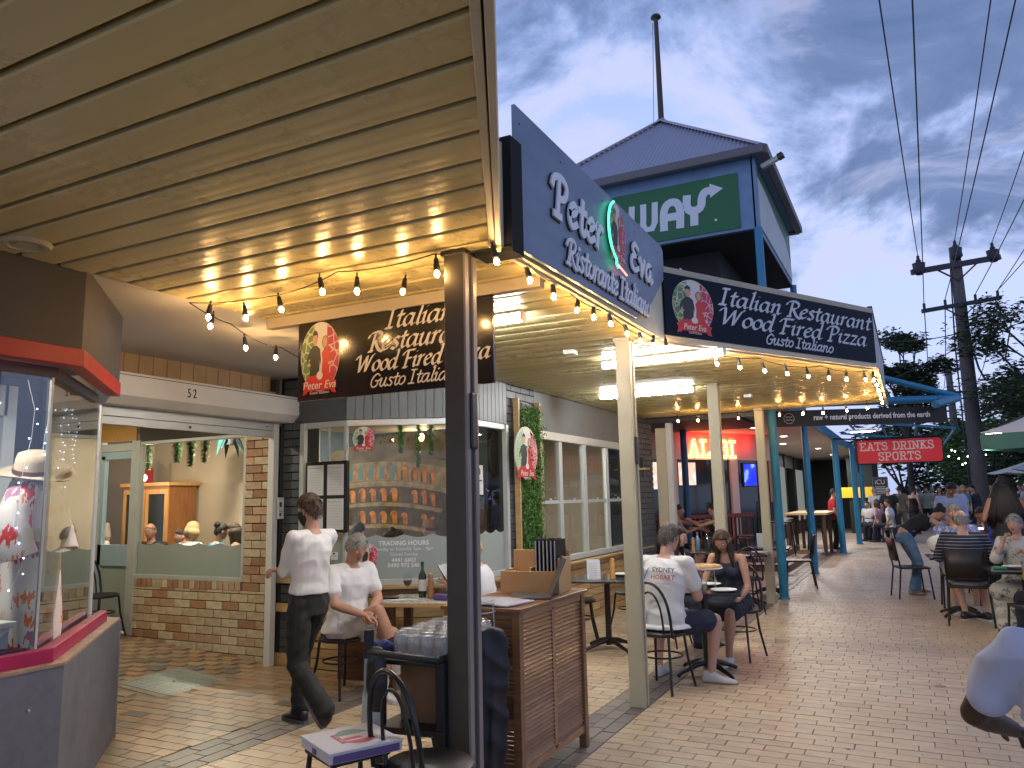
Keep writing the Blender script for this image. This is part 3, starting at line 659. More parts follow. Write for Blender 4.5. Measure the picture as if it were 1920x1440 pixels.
# shop interior lamp (soft spot over the mannequin)
def point(name,loc,e,c_,r_=.05,parent=None):
    l=bpy.data.lights.new(name,'POINT'); l.energy=e; l.color=c_; l.shadow_soft_size=r_; o=bpy.data.objects.new(name,l); col.objects.link(o); o.location=loc; return o
def area(name,loc,sx,sy,e,c_,rot=(0,0,0)):
    l=bpy.data.lights.new(name,'AREA'); l.shape='RECTANGLE'; l.size=sx; l.size_y=sy; l.energy=e; l.color=c_; o=bpy.data.objects.new(name,l); col.objects.link(o); o.location=loc; o.rotation_euler=rot; return o
def downlight(x,y,z,e,c_,label,group,r_=.06):
    o=empty('downlight',(x,y,z),0,label,'light',group)
    g=MB(); g.lathe([(r_+.02,0),(r_+.02,-.008),(r_,-.010),(r_,0)],(0,0,0),18); obj('trim_ring',g,m_white,parent=o)
    g=MB(); g.lathe([(0,-.006),(r_,-.006)],(0,0,0),16); obj('lens',g,M('lens_%s'%('w' if c_[2]<.8 else 'c'),(1,1,1),emit=c_,es=9),parent=o)
    l=area('downlight_lamp',(x,y,z-.02),r_*2,r_*2,e,c_); l.parent=o; l.location=(0,0,-.02); return o
downlight(-4.35,2.2,2.45,22,(1,.93,.85),'recessed lamp over the mannequin in the clothes shop','lamps in the clothes shop')
downlight(-4.6,1.0,2.45,8,(1,.93,.85),'recessed lamp deeper in the clothes shop','lamps in the clothes shop')
# ================================================================ roller shutter "52"
rs=empty('roller_shutter',(-5.75,5.2,2.5),0,'white roller shutter box numbered 52 above the restaurant entry','shutter')
Fy=(Vector((0,0,0)),Vector((1,0,0)),Vector((0,0,1)),Vector((0,-1,0)))
g=MB(); g.prism([(-5.86,2.68),(-5.60,2.68),(-5.60,2.49),(-5.68,2.42),(-5.86,2.42)],Fy,-6.20,-4.0); obj('housing',g,m_white,parent=rs,world=True,bevel=.004)
g=MB(); g.box(-5.598,-5.594,4.0,6.2,2.655,2.66); obj('seam',g,m_dkgrey,parent=rs,world=True)
text('52',.115,frame((-5.60,4.72,2.535),(0,1,0)),m_black,rs,name='street_number',align='LEFT',off=.000,sx=.72,sp=1.45)
g=MB(); g.box(-5.88,-5.80,5.99,6.06,0,2.42); obj('guide_rail',g,m_white,parent=rs,world=True,bevel=.003); g=MB(); g.box(-5.88,-5.80,4.0,4.07,0,2.42); obj('guide_rail',g,m_white,parent=rs,world=True,bevel=.003)
g=MB(); g.box(-5.86,-5.82,4.07,5.99,2.34,2.42); g.box(-5.87,-5.82,4.07,5.99,2.27,2.335); g.box(-5.862,-5.84,4.07,5.99,2.42,2.44); obj('bottom_bar',g,m_alu,parent=rs,world=True,bevel=.003)
g=MB(); g.tube([(-5.82,4.95,2.30),(-5.812,4.95,2.30)],.012,12); g.tube([(-5.82,5.9,2.375),(-5.815,5.9,2.375)],.008,8); obj('lock_barrel',g,m_black,parent=rs,world=True)
tp=empty('tan_wall_panelling',(-5.88,5,2.7),0,'strip of tan painted vertical boards above the shutter box','panelling')
m_tan=M('tan_board',(.42,.29,.15),.6,var=.08,rnd=.06,grime=.15)
y=4.0
while y<6.0:
    w_=min(.145,6.0-y); g=MB(); g.box(-5.90,-5.878,y+.003,y+w_-.003,2.66,2.90); obj('board',g,m_tan,parent=tp,world=True); y+=.145
# card dispenser on the guide rail
cdp=empty('notice_holder',(-5.78,6.03,1.44),R(0),'white notice card holder fixed to the shutter guide','notice')
g=MB(); g.box(-.01,.015,-.0,.085,0,.215); obj('card',g,m_white,parent=cdp,bevel=.004)
g=MB(); g.box(.0155,.017,.02,.05,.12,.17); g.box(.0155,.017,.015,.07,.075,.08); g.box(.0155,.017,.02,.045,.03,.06); obj('print',g,m_dkgrey,parent=cdp)
# ================================================================ brick walls
m_brick=[M('brick_%d'%i,c_,.8,var=.16,vs=16,bump=.35,bs=55,rnd=.1) for i,c_ in enumerate([(.50,.42,.28),(.46,.37,.24),(.36,.20,.11),(.42,.29,.18),(.30,.17,.10)])]
m_mort=M('mortar',(.07,.06,.05),.95)
def bricks(parent,F,u0,u1,v0,v1,mats,wts,seed,holes=(),bw=.232,bh=.078,jt=.009,depth=.10,bond=.5,soldier=None,gray=None):
    rb=random.Random(seed); cache={}; row=0; z=v0
    def put(a_,b_,c_,d_):
        key=(round(b_-a_,3),round(d_-c_,3))
        mi=rb.choices(range(len(mats)),wts)[0]; k_=(key,mi)
        if k_ not in cache:
            g=MB(); w2,h2=key[0]/2,key[1]/2; cc=.003
            g.add([(-w2,-h2,-.03),(w2,-h2,-.03),(w2,h2,-.03),(-w2,h2,-.03),(-w2,-h2,-cc),(w2,-h2,-cc),(w2,h2,-cc),(-w2,h2,-cc),(-w2+cc,-h2+cc,0),(w2-cc,-h2+cc,0),(w2-cc,h2-cc,0),(-w2+cc,h2-cc,0)],
              [(8,9,10,11),(0,1,5,4),(1,2,6,5),(2,3,7,6),(3,0,4,7),(4,5,9,8),(5,6,10,9),(6,7,11,10),(7,4,8,11)])
            cache[k_]=g.mesh('brick',[mats[mi]])
        o_,u,v,n=F; p_=o_+u*(a_+b_)/2+v*(c_+d_)/2+n*rb.uniform(0,.004)
        ob=bpy.data.objects.new('brick',cache[k_]); col.objects.link(ob); ob.parent=parent
        mw=Matrix(((u.x,v.x,n.x,0),(u.y,v.y,n.y,0),(u.z,v.z,n.z,0),(0,0,0,1))); mw.translation=p_-parent.location
        ob.matrix_basis=mw
    while z<v1-.01:
        zt=min(z+bh,v1)
        u=u0-((row%2)*bond*(bw+jt))
        while u<u1-.002:
            a_,b_=max(u,u0),min(u+bw,u1); segs=[(a_,b_)]
            for (ha,hb,hc,hd) in holes:
                if zt>hc+.02 and z<hd-.02:
                    ns=[]
                    for s0,s1 in segs:
                        if s1<=ha or s0>=hb: ns.append((s0,s1)); continue
                        if s0<ha: ns.append((s0,ha))
                        if s1>hb: ns.append((hb,s1))
                    segs=ns
            for s0,s1 in segs:
                if s1-s0>.02: put(s0,s1,z,zt)
            u+=bw+jt
        z+=bh+jt; row+=1
bw_=tag(obj('brick_wall',MB().box(-8.03,-5.9,6.115,6.28,-.05,2.6),m_mort),'cream and brown brick wall around the frosted restaurant window',"brick wall")
# opening is cut as separate backing
bpy.data.objects.remove(bw_)
bw_=empty('brick_wall',(-7,6.1,0),0,'cream and brown face brick wall around the frosted entry window','wall')
g=MB(); g.box(-8.03,-5.9,6.118,6.26,-.05,.80); g.box(-6.3,-5.9,6.118,6.26,.80,2.45); g.box(-8.03,-5.9,6.118,6.26,2.345,2.9); obj('mortar_bed',g,m_mort,parent=bw_,world=True)
Fw=(Vector((0,6.1,0)),Vector((1,0,0)),Vector((0,0,1)),Vector((0,-1,0)))
bricks(bw_,Fw,-8.03,-5.9,-.02,.70,m_brick,[6,5,2.2,3,1],1)
bricks(bw_,Fw,-6.3,-5.9,.703,2.42,m_brick,[5,4,2,4,2],2)
rb=random.Random(9)
x=-8.02
while x<-6.32:
    g=MB(); g.box(x,x+.076,6.095,6.13,.703,.788); obj('brick',g,rb.choice(m_brick),parent=bw_,world=True,bevel=.003); x+=.085
# window in it
ew=empty('entry_window',(-7.2,6.1,.8),0,'large pale framed restaurant window beside the entry door with frosted wavy film','window')
g=MB(); g.box(-8.03,-6.3,6.10,6.17,.79,.835); g.box(-8.03,-6.3,6.10,6.17,2.31,2.345); g.box(-8.06,-7.98,6.09,6.17,.16,2.36); g.box(-6.335,-6.3,6.10,6.17,.835,2.31); obj('frame',g,m_alu,parent=ew,world=True,bevel=.003)
g=MB(); g.box(-7.98,-6.335,6.13,6.136,.835,2.31); obj('pane',g,m_glass,parent=ew,world=True)
def wavy(u0,u1,z0,z1,n,amp=.03):
    P=[(u1,z0),(u0,z0)] ; k=n*8
    for i in range(k+1):
        t=i/k; u=u0+(u1-u0)*t; ph=(t*n)%1; P.append((u,z1-amp*math.sin(pi*ph)+0.0))
    P=[(u1,z0)]+[(u0,z0)]+P[2:]
    return P
g=MB(); g.prism(wavy(-7.98,-6.335,.835,1.19,5),Fw,-.027,-.025); obj('frosted_film',g,m_film,parent=ew,world=True)
# door
dr=empty('entry_door',(-8.35,6.1,.2),0,'blue framed glass entry door with a blue push rail','door')
g=MB()
for bx in ((-8.72,-8.66,.2,2.37),(-8.12,-8.06,.2,2.37)): g.box(bx[0],bx[1],6.09,6.16,bx[2],bx[3])
g.box(-8.66,-8.12,6.09,6.16,2.25,2.34); obj('frame',g,m_alu,parent=dr,world=True,bevel=.003)
g=MB(); g.box(-8.66,-8.12,6.10,6.15,.92,1.16); g.box(-8.66,-8.12,6.10,6.15,.2,.3); g.box(-8.66,-8.12,6.10,6.15,2.16,2.25); g.box(-8.66,-8.60,6.10,6.15,.2,2.2); obj('door_leaf',g,M('pale_blue_paint',(.30,.42,.48),.4),parent=dr,world=True)
g=MB(); g.box(-8.60,-8.12,6.12,6.126,1.16,2.16); obj('pane',g,m_glass,parent=dr,world=True)
g=MB(); g.box(-8.60,-8.12,6.12,6.126,.3,.92); obj('frosted_film',g,m_film,parent=dr,world=True)
g=MB(); g.box(-9.7,-8.72,6.1,6.2,0,2.9); g.box(-9.7,-9.6,3.8,6.1,0,2.9); g.box(-9.7,-5.9,3.8,3.9,0,2.9); g.box(-5.9,-5.8,3.6,4.0,0,2.9); o=struct('entry_wall',g,M('entry_plaster',(.30,.30,.28),.7))
g=MB(); g.box(-9.6,-8.06,6.10,6.12,2.37,2.9); g.box(-9.6,-5.9,4.05,6.1,2.72,2.76); o=obj('timber_transom',g,woodmat('honey_timber',(.50,.30,.09),(.38,.20,.05),axis=(12,1,12))); tag(o,'honey coloured timber lining above the entry door','panelling')
# grey painted pier
pr_=empty('grey_brick_pier',(-5.7,6.13,0),0,'charcoal painted brick pier between the shutter guide and the big window','pier')
g=MB(); g.box(-5.86,-5.56,6.148,6.4,0,2.9); obj('core',g,m_shad,parent=pr_,world=True)
bricks(pr_,(Vector((0,6.13,0)),Vector((1,0,0)),Vector((0,0,1)),Vector((0,-1,0))),-5.80,-5.565,0,2.88,[m_grey,M('charcoal_paint_b',(.06,.07,.078),.5,var=.1,vs=6)],[1,1],3)
pts=[(-5.80,.52,.60),(-5.80,.80,.90),(-5.80,.0,.12)]
for i,(x_,z0,z1) in enumerate(pts):
    g=MB(); g.box(-5.82,-5.52,6.085,6.105,z0,z1); o=obj('timber_block',g,m_ply,parent=pr_,world=True)
# ================================================================ bay window
bay=empty('bay_window',(-4.6,6.3,0),0,'angled grey framed bay window with frosted film and white opening hours','window')
B0,B1,B2,B3=Vector((-5.56,6.13,0)),Vector((-4.98,6.13,0)),Vector((-3.95,6.65,0)),Vector((-3.95,7.62,0))
def facet(a_,b_,z0,z1,t,name,mat,off=0.,bev=0,s0=0,s1=0):
    d=(b_-a_).normalized(); nn=Vector((d.y,-d.x,0)); p_=a_+d*s0+nn*(off-t/2); q_=b_-d*s1+nn*(off-t/2)
    m_=MB(); m_.bar(p_+Vector((0,0,(z0+z1)/2)),q_+Vector((0,0,(z0+z1)/2)),t,z1-z0); return obj(name,m_,mat,parent=bay,world=True,bevel=bev)
for a_,b_ in ((B0,B1),(B1,B2),(B2,B3)):
    facet(a_,b_,.79,.845,.06,'sill_rail',m_alu,.01,.003); facet(a_,b_,2.345,2.405,.06,'head_rail',m_alu,.01,.003)
    facet(a_,b_,.845,2.345,.006,'pane',m_glass,-.02,s0=.02,s1=.02)
for p_ in (B0+Vector((.03,0,0)),B1,B2,B3-Vector((0,.03,0))):
    g=MB(); g.bar(p_+Vector((0,0,.79)),p_+Vector((0,0,2.40)),.055 if p_ is not B1 else .035,.055 if p_ is not B1 else .035); obj('mullion',g,m_alu,parent=bay,world=True,bevel=.003)
g=MB(); g.bar((-5.20,6.135,.84),(-5.20,6.135,2.345),.018,.018); 
obj('blind_cord',g,m_alu,parent=bay,world=True)
d1=(B2-B1).normalized(); n1_=Vector((d1.y,-d1.x,0))
FB=(B1.copy(),d1,Vector((0,0,1)),n1_); FA=(B0.copy(),Vector((1,0,0)),Vector((0,0,1)),Vector((0,-1,0))); FC=(B2.copy(),Vector((0,1,0)),Vector((0,0,1)),Vector((1,0,0)))
Lm=(B2-B1).length
g=MB(); g.prism(wavy(.02,Lm-.02,.845,1.27,4),FB,-.019,-.017); g.prism(wavy(.03,.56,.845,1.26,2),FA,-.019,-.017); g.prism(wavy(.03,.94,.845,1.27,4),FC,-.019,-.017); obj('frosted_film',g,m_film,parent=bay,world=True)
m_lw=M('white_print',(.72,.73,.72),.6)
cx=Lm*.495
FT=(B1+d1*0,d1,Vector((0,0,1)),n1_)
def btxt(s_,size,z,off=0,x=cx): text(s_,size,(B1+d1*x+Vector((0,0,z)),d1,Vector((0,0,1)),n1_),m_lw,bay,name='opening_hours',off=off,ext=.0005,d=-.0155)
btxt('TRADING HOURS',.062,1.165,.0012); btxt('Monday to Saturday 5pm - 9pm',.046,1.115); btxt('Closed Sunday',.046,1.065); btxt('4441 6603',.056,1.005,.0012); btxt('0490 972 546',.056,.955,.0012)
# boards above
facet(B0,B1,2.41,2.88,.02,'dark_fascia',m_grey,-.005)
m_gb=M('slate_board',(.15,.175,.185),.5,var=.07,rnd=.05)
u=0
for (a_,L_,dd) in ((B1,Lm,d1),(B2,.97,Vector((0,1,0)))):
    nn=Vector((dd.y,-dd.x,0)); u=0
    while u<L_-.01:
        w_=min(.088,L_-u); g=MB(); g.bar(a_+dd*(u+.003)+nn*.0+Vector((0,0,2.645)),a_+dd*(u+w_-.002)+Vector((0,0,2.645)),.016,.47); obj('board',g,m_gb,parent=bay,world=True,bevel=.002); u+=.088
# menu display case
mc=empty('menu_case',(-5.18,6.09,1.3),0,'black framed case of four white menu sheets fixed on the left window pane','menu board')
g=MB(); g.box(-.265,.265,-.02,.02,0,.70); obj('case',g,m_black,parent=mc,bevel=.004)
for i,(x_,z_) in enumerate(((-.235,.365),(.02,.365),(-.235,.03),(.02,.03))):
    g=MB(); g.box(x_,x_+.205,-.024,-.0205,z_,z_+.30)
    o=obj('menu_sheet',g,M('paper_lit',(.62,.65,.64),.6),parent=mc); g=MB(); g.box(x_+.03,x_+.175,-.0255,-.0245,z_+.265,z_+.272); 
    for k in range(8): g.box(x_+.03,x_+.16+.01*(k%3),-.0255,-.0245,z_+.23-k*.026,z_+.2325-k*.026)
    g.box(x_+.012,x_+.024,-.0255,-.0245,z_+.27,z_+.285)
    obj('print',g,M('grey_print',(.36,.38,.38),.6),parent=mc)
for (F_,u_,z_,w_,h_,lab) in ((FC,.28,1.64,.135,.30,'white notice sheet taped to the side pane of the bay'),(FB,-.14,1.04,.07,.075,'small square sticker low on the bay glass')):
    g=MB(); g.prism([(u_,z_),(u_+w_,z_),(u_+w_,z_+h_),(u_,z_+h_)],F_,.0,.003); o=obj('notice_sheet',g,M('paper_lit',(.62,.65,.64),.6)); tag(o,lab,'notice')
    g=MB(); g.prism([(u_+w_*.3,z_+h_*.68),(u_+w_*.6,z_+h_*.68),(u_+w_*.6,z_+h_*.9),(u_+w_*.3,z_+h_*.9)],F_,.0031,.004); g.prism([(u_+w_*.2,z_+h_*.45),(u_+w_*.8,z_+h_*.45),(u_+w_*.8,z_+h_*.5),(u_+w_*.2,z_+h_*.5)],F_,.0031,.004); obj('print',g,m_dkgrey,parent=o)
# low timber wall below the windows
tw=empty('timber_bench_wall',(-4.5,6.5,0),0,'low wall of rough honey timber planks under the windows','timber wall')
m_pl2=[woodmat('rough_plank_%d'%i,c_,tuple(x*.6 for x in c_),rough=.6,axis=(1.5,1.5,12)) for i,c_ in enumerate([(.50,.33,.14),(.42,.27,.12),(.55,.38,.18)])]
rb=random.Random(4)
segs=[(Vector((-5.52,6.10,0)),Vector((-4.97,6.10,0))),(Vector((-4.97,6.10,0)),Vector((-3.925,6.63,0))),(Vector((-3.925,6.63,0)),Vector((-3.925,12.6,0)))]
for a_,b_ in segs:
    d=(b_-a_).normalized(); nn=Vector((d.y,-d.x,0)); Ls=(b_-a_).length; z=0
    while z<.74:
        h_=.095; u=0
        if Ls>2: u=-rb.random()*.8
        while u<Ls-.02:
            l_=1.3+rb.random()*.9; a2=max(0,u); b2=min(Ls,u+l_-.006)
            if b2-a2>.05:
                g=MB(); g.bar(a_+d*a2+nn*rb.uniform(-.004,.006)+Vector((0,0,z+h_/2)),a_+d*b2+nn*rb.uniform(-.004,.006)+Vector((0,0,z+h_/2)),.02,h_-.007); obj('plank',g,rb.choice(m_pl2),parent=tw,world=True,bevel=.002)
            u+=l_
        z+=.097
    g=MB(); g.bar(a_+nn*.03+Vector((0,0,.775)),b_+nn*.03+Vector((0,0,.775)),.12,.026); obj('capping',g,m_ply,parent=tw,world=True,bevel=.003)
g=MB(); g.prism([(-5.56,6.16),(-4.97,6.16),(-3.98,6.67),(-3.98,12.7),(-4.1,12.7),(-4.1,6.75),(-5.0,6.28),(-5.56,6.28)],F,-.02,.79); struct('dwarf_wall',g,m_grey)
# pier beside bay + ivy screen
pr2=empty('grey_brick_pier',(-3.95,8,0),0,'charcoal painted brick pier behind the ivy screen','pier')
g=MB(); g.box(-4.2,-3.968,7.63,8.36,.79,2.9); obj('core',g,m_shad,parent=pr2,world=True)
Fx=(Vector((-3.95,0,0)),Vector((0,1,0)),Vector((0,0,1)),Vector((1,0,0)))
bricks(pr2,Fx,7.63,8.36,.80,2.86,[m_grey,MATS['charcoal_paint_b']],[1,1],5)
iv=empty('ivy_screen',(-3.9,8.1,.8),0,'tall panel of artificial green leaves in a timber frame','plant wall')
g=MB(); g.box(-3.935,-3.87,7.765,7.80,.79,2.72); g.box(-3.935,-3.87,8.33,8.36,.79,2.72); obj('timber_frame',g,m_ply,parent=iv,world=True)
g=MB(); g.box(-3.94,-3.90,7.80,8.33,.79,2.62); obj('backing_mat',g,M('dark_leaf_mat',(.010,.03,.008),.9),parent=iv,world=True)
rl=random.Random(11); g=MB()
for i in range(6500):
    y_=7.795+rl.random()*.545+rl.gauss(0,.012); z_=.79+rl.random()*1.86; x_=-3.90+rl.random()**1.8*.13*(.6+.4*sin(y_*31+z_*19))+.02*sin(y_*23)*sin(z_*17)
    s_=rl.uniform(.012,.026); M3=Matrix.Rotation(rl.uniform(0,6.28),3,'X')@Matrix.Rotation(rl.uniform(-1.0,1.0),3,'Y')@Matrix.Rotation(rl.uniform(-.9,.9),3,'Z'); c_=Vector((x_,y_,z_))
    q=[(0,-s_,0),(.3*s_,0,s_*.42),(0,s_,0),(.3*s_,0,-s_*.42)]; g.add([c_+M3@Vector(t_) for t_ in q],[(0,1,2),(0,2,3)],rl.choices([0,1,2],[4,4,1.6])[0])
tag(obj('ivy_leaves',g,[M('leaf_dark',(.035,.12,.02),.5),M('leaf_mid',(.08,.21,.035),.45),M('leaf_light',(.17,.35,.07),.45)],parent=iv,world=True),kind='stuff')
# sliding windows
sw=empty('sash_window_row',(-3.95,9.9,.8),0,'row of white framed sash windows looking in on an orange booth','window')
for y_ in (8.38,9.05,9.10,9.86,9.93,10.74,10.80,11.60):
    g=MB(); wv=.05; g.box(-3.985,-3.935,y_-wv/2,y_+wv/2,.86,2.34); obj('mullion',g,m_alu,parent=sw,world=True,bevel=.003)
g=MB(); g.box(-3.99,-3.92,8.36,11.63,2.30,2.40); g.box(-3.99,-3.92,8.36,11.63,.80,.87); obj('frame',g,m_alu,parent=sw,world=True,bevel=.003)
for a_,b_ in ((8.40,9.05),(9.10,9.86),(9.93,10.74),(10.80,11.60)):
    g=MB(); g.box(-3.975,-3.945,a_,b_,1.52,1.56); g.box(-3.942,-3.93,(a_+b_)/2-.03,(a_+b_)/2+.03,1.56,1.585); obj('meeting_rail',g,m_alu,parent=sw,world=True)
    g=MB(); g.box(-3.965,-3.960,a_,b_,.87,1.52); obj('pane',g,m_glass,parent=sw,world=True); g=MB(); g.box(-3.972,-3.968,a_,b_,1.56,2.30); obj('pane',g,m_glass,parent=sw,world=True)
g=MB(); g.box(-4.15,-3.955,8.36,11.66,2.40,2.885); struct('upper_wall',g,M('upper_grey',(.13,.145,.15),.5,var=.05,grime=.2))
g=MB(); g.box(-6,-3.96,6.7,12.9,2.90,3.5); g.prism([(-5.9,6.16),(-5,6.16),(-3.98,6.7),(-3.98,7.6),(-5.9,7.6)],F,2.405,2.9); g.box(-12,-5.56,6.28,6.32,2.45,3.0); struct('inner_wall_head',g,M('inner_wall',(.35,.31,.25),.8))
# far pier
pr3=empty('grey_brick_pier',(-3.95,12.3,0),0,'charcoal painted brick pier at the far end of the restaurant front','pier')
g=MB(); g.box(-4.3,-3.868,11.68,12.75,0,2.88); obj('core',g,m_shad,parent=pr3,world=True)
bricks(pr3,(Vector((-3.85,0,0)),Vector((0,1,0)),Vector((0,0,1)),Vector((1,0,0))),11.68,12.75,0,2.88,[m_grey,MATS['charcoal_paint_b']],[1,1],6)
bricks(pr3,(Vector((0,11.665,0)),Vector((1,0,0)),Vector((0,0,1)),Vector((0,-1,0))),-3.95,-3.85,.82,2.88,[m_grey],[1],7)
wl=empty('wall_lantern',(-3.83,12.0,2.0),0,'small timber topped wall lamp on the far grey pier','lamp')
g=MB(); g.box(0,.12,-.12,.12,0,.03); obj('timber_top',g,m_ply,parent=wl); g=MB(); g.box(.0,.05,-.02,.02,.03,.2); g.tube([(.08,-.06,0),(.08,-.06,-.12)],.012,8); obj('bracket',g,m_black,parent=wl)
# white downpipe pillar
wp=empty('boundary_pillar',(-3.6,13.0,0),0,'rough edged cream and white boundary pillar beside the grey pier','pillar')
g=MB(); g.box(-3.80,-3.62,12.80,12.95,0,2.72); obj('cream_face',g,M('rough_cream',(.55,.50,.36),.8,bump=.5,bs=30,grime=.3),parent=wp,world=True,bevel=.01)
g=MB(); g.box(-3.615,-3.52,12.78,12.93,0,2.80); obj('white_channel',g,m_white,parent=wp,world=True,bevel=.004)

downlight(-6.6,5.0,2.72,20,(1,.88,.66),'added round ceiling lamp over the tiled entry behind the shutter','added lamp in the entry')  # both entry lamps are added to brighten the recess and its bricks
downlight(-8.4,5.2,2.72,14,(1,.85,.6),'second added round ceiling lamp in front of the blue door','added lamp in the entry')
# ================================================================ logo oval
def crackle(name,rgb,line,sc_):
    if name in MATS: return MATS[name]
    m=M(name,rgb,.5); t=m.node_tree; p=t.nodes['Principled BSDF']; tcn=t.nodes.new('ShaderNodeTexCoord'); v=t.nodes.new('ShaderNodeTexVoronoi'); v.feature='DISTANCE_TO_EDGE'; v.inputs['Scale'].default_value=sc_
    t.links.new(tcn.outputs['Object'],v.inputs['Vector']); k=math_('LESS_THAN',v.outputs['Distance'],.06,nt=t); t.links.new(mix_(k,rgb,line,nt=t),p.inputs['Base Color']); return m
m_lg=crackle('logo_green',(.10,.20,.07),(.45,.50,.35),16); m_lr=crackle('logo_red',(.42,.03,.07),(.62,.35,.40),16); m_lgs=crackle('logo_green_s',(.22,.42,.22),(.55,.62,.5),34); m_lrs=crackle('logo_red_s',(.55,.06,.14),(.7,.5,.52),34)
m_lw2=M('logo_white',(.62,.60,.56),.5); m_lrim=M('logo_rim',(.62,.54,.32),.5); m_skin0=M('logo_skin',(.55,.32,.20),.6); m_lblack=M('logo_black',(.015,.015,.018),.5); m_lred=M('logo_ribbon',(.50,.02,.02),.45); m_lhair=M('logo_hair',(.30,.13,.06),.6)
def logo(parent,c_,u,v,w_,h_,small=False,ribbon=True,mir=1,name='logo',d0=.001):
    u=Vector(u).normalized(); v=Vector(v).normalized(); n=u.cross(v); c_=Vector(c_); g=MB()
    mats=[m_lrim,m_lgs if small else m_lg,m_lw2,m_lrs if small else m_lr,m_lblack,m_lred,m_skin0,m_lhair]
    Fl=(c_,u*mir,v,n)
    def P(poly,k,m): g.prism([(x*w_/2*mir*1,y*h_/2) for x,y in poly] if True else poly,(c_,u,v,n),d0+k*.0008,d0+.0007+k*.0008,m)
    el=lambda cx,cy,rx,ry,n_=28:[(cx+rx*cos(2*pi*i/n_),cy+ry*sin(2*pi*i/n_)) for i in range(n_)]
    P(el(0,0,1,1,40),0,0)
    def seg(x0,x1):
        a=[(x0+(x1-x0)*i/10, math.sqrt(max(0,1-(x0+(x1-x0)*i/10)**2))*.96) for i in range(11)]
        return a+[(x,-y) for x,y in a[::-1]]
    P(seg(-.955,-.28),1,1); P(seg(-.28,.36),1,2); P(seg(.36,.955),1,3)
    # man in black
    P([(-.52,-.55),(-.50,.0),(-.58,-.08),(-.62,-.18),(-.50,-.25),(-.66,-.2),(-.66,-.02),(-.50,.22),(-.34,.32),(-.16,.32),(-.0,.22),(.06,-.1),(.02,-.55)],2,4)
    P(el(-.24,.50,.13,.17,16),3,6); P([(-.38,.55),(-.36,.70),(-.24,.77),(-.12,.70),(-.10,.54),(-.16,.62),(-.32,.62)],4,4)
    # woman in red
    P([(.10,-.55),(.14,-.1),(.10,.08),(.22,.22),(.38,.22),(.54,.1),(.60,-.15),(.50,-.25),(.48,-.55)],2,5)
    P(el(.28,.40,.17,.19,16),3,7); P(el(.27,.40,.11,.15,16),4,6); P(el(.52,-.22,.1,.05,10),4,6); P(el(-.55,-.22,.09,.05,10),4,6)
    P([(-.04,-.6),(.02,-.1),(.10,-.55)],3,2)
    if ribbon:
        P([(-.66,-.62),(.66,-.62),(.66,-.98),(-.66,-.98)],5,5); P([(-.86,-.72),(-.62,-.68),(-.62,-1.04),(-.86,-1.08),(-.78,-.9)],4,5); P([(.86,-.72),(.62,-.68),(.62,-1.04),(.86,-1.08),(.78,-.9)],4,5)
        P([(-.6,-.55),(.55,-.5),(.55,-.66),(-.6,-.66)],3,5)
        P(el(.02,-.55,.16,.12,14),6,2)
    o=obj(name,g,mats,parent=parent,world=True)
    if ribbon:
        Ft=(c_-v*h_*.48*.98,u*mir,v,n) if mir==1 else (c_-v*h_*.48,u*-1*-1,v,n)
        text('Peter Eva',h_*.155,(c_-v*h_*.46+n*(d0+.006),u,v,n),m_lw2,parent,name='logo_lettering',ext=.0004,d=0,shear=.25,off=.0012*h_,sx=1.0*(1 if mir==1 else -1))
        text('Gusto Italiano',h_*.062,(c_-v*h_*.535+n*(d0+.006),u,v,n),m_lw2,parent,name='logo_lettering',ext=.0003,d=0,shear=.3,sx=(1 if mir==1 else -1))
    return o
m_sign=M('gloss_black_sign',(.010,.010,.014),.16,coat=.4)
m_letter=M('letter_cream',(.62,.58,.52),.5)
# ---- hanging sign under the near canopy
hs=empty('hanging_sign',(-2.85,3.96,2.27),0,'black hanging sign with cream Italian Restaurant lettering behind the dark post','sign')
g=MB(); g.box(-3.62,-2.12,3.945,3.965,2.265,2.815); obj('board',g,m_sign,parent=hs,world=True)
Fs=(Vector((-3.62,3.945,2.265)),Vector((1,0,0)),Vector((0,0,1)),Vector((0,-1,0)))
g=MB(); Hs=.55
strokes(g,'Italian',.72,.415,.074,Fs,sx=1.3); strokes(g,'Restaurant',.58,.278,.074,Fs,sx=1.25); strokes(g,'Wood Fired Pizza',.49,.150,.066,Fs,sx=1.14)
strokes(g,'Gusto Italiano',.60,.045,.052,Fs,pen='r',nib=(.08,0),sx=1.25)
obj('script_lettering',g,m_letter,parent=hs,world=True)
logo(hs,(-3.43,3.945,2.555),(1,0,0),(0,0,1),.33,.47)
g=MB()
for x_ in (-3.58,-3.0,-2.4): g.sph((x_,3.94,2.80),.007,8,6)
obj('fixing_bolts',g,m_alu,parent=hs,world=True)
# ---- blue-grey letter sign "Peter Eva / Ristorante Italiano"
ps=empty('letter_sign',(-1.70,4.8,2.88),0,'blue grey panel sign with raised silver Peter Eva lettering and green neon edge','sign')
m_ps=M('brushed_blue_panel',(.20,.25,.34),.4,metal=.15,c2=(.135,.18,.27),vs=1.1,stretch=(1,1,3))
F1=(Vector((-1.70,3.45,2.87)),Vector((0,1,0)),Vector((0,0,1)),Vector((1,0,0)))
g=MB(); g.prism([(0,0),(1.95,.02),(2.36,.22),(2.76,.52),(2.76,.76),(2.70,.79),(0,.79)],F1,-.02,0); obj('panel',g,m_ps,parent=ps,world=True)
g=MB()
for (x_,z_) in ((.05,.70),(.6,.70),(1.3,.70),(2.0,.70),(2.6,.70),(.6,.07),(1.3,.07),(1.9,.07),(.05,.38)): g.tube([F1[0]+Vector((0,x_,z_)),F1[0]+Vector((.003,x_,z_))],.006,8)
obj('screw_heads',g,m_dkgrey,parent=ps,world=True)
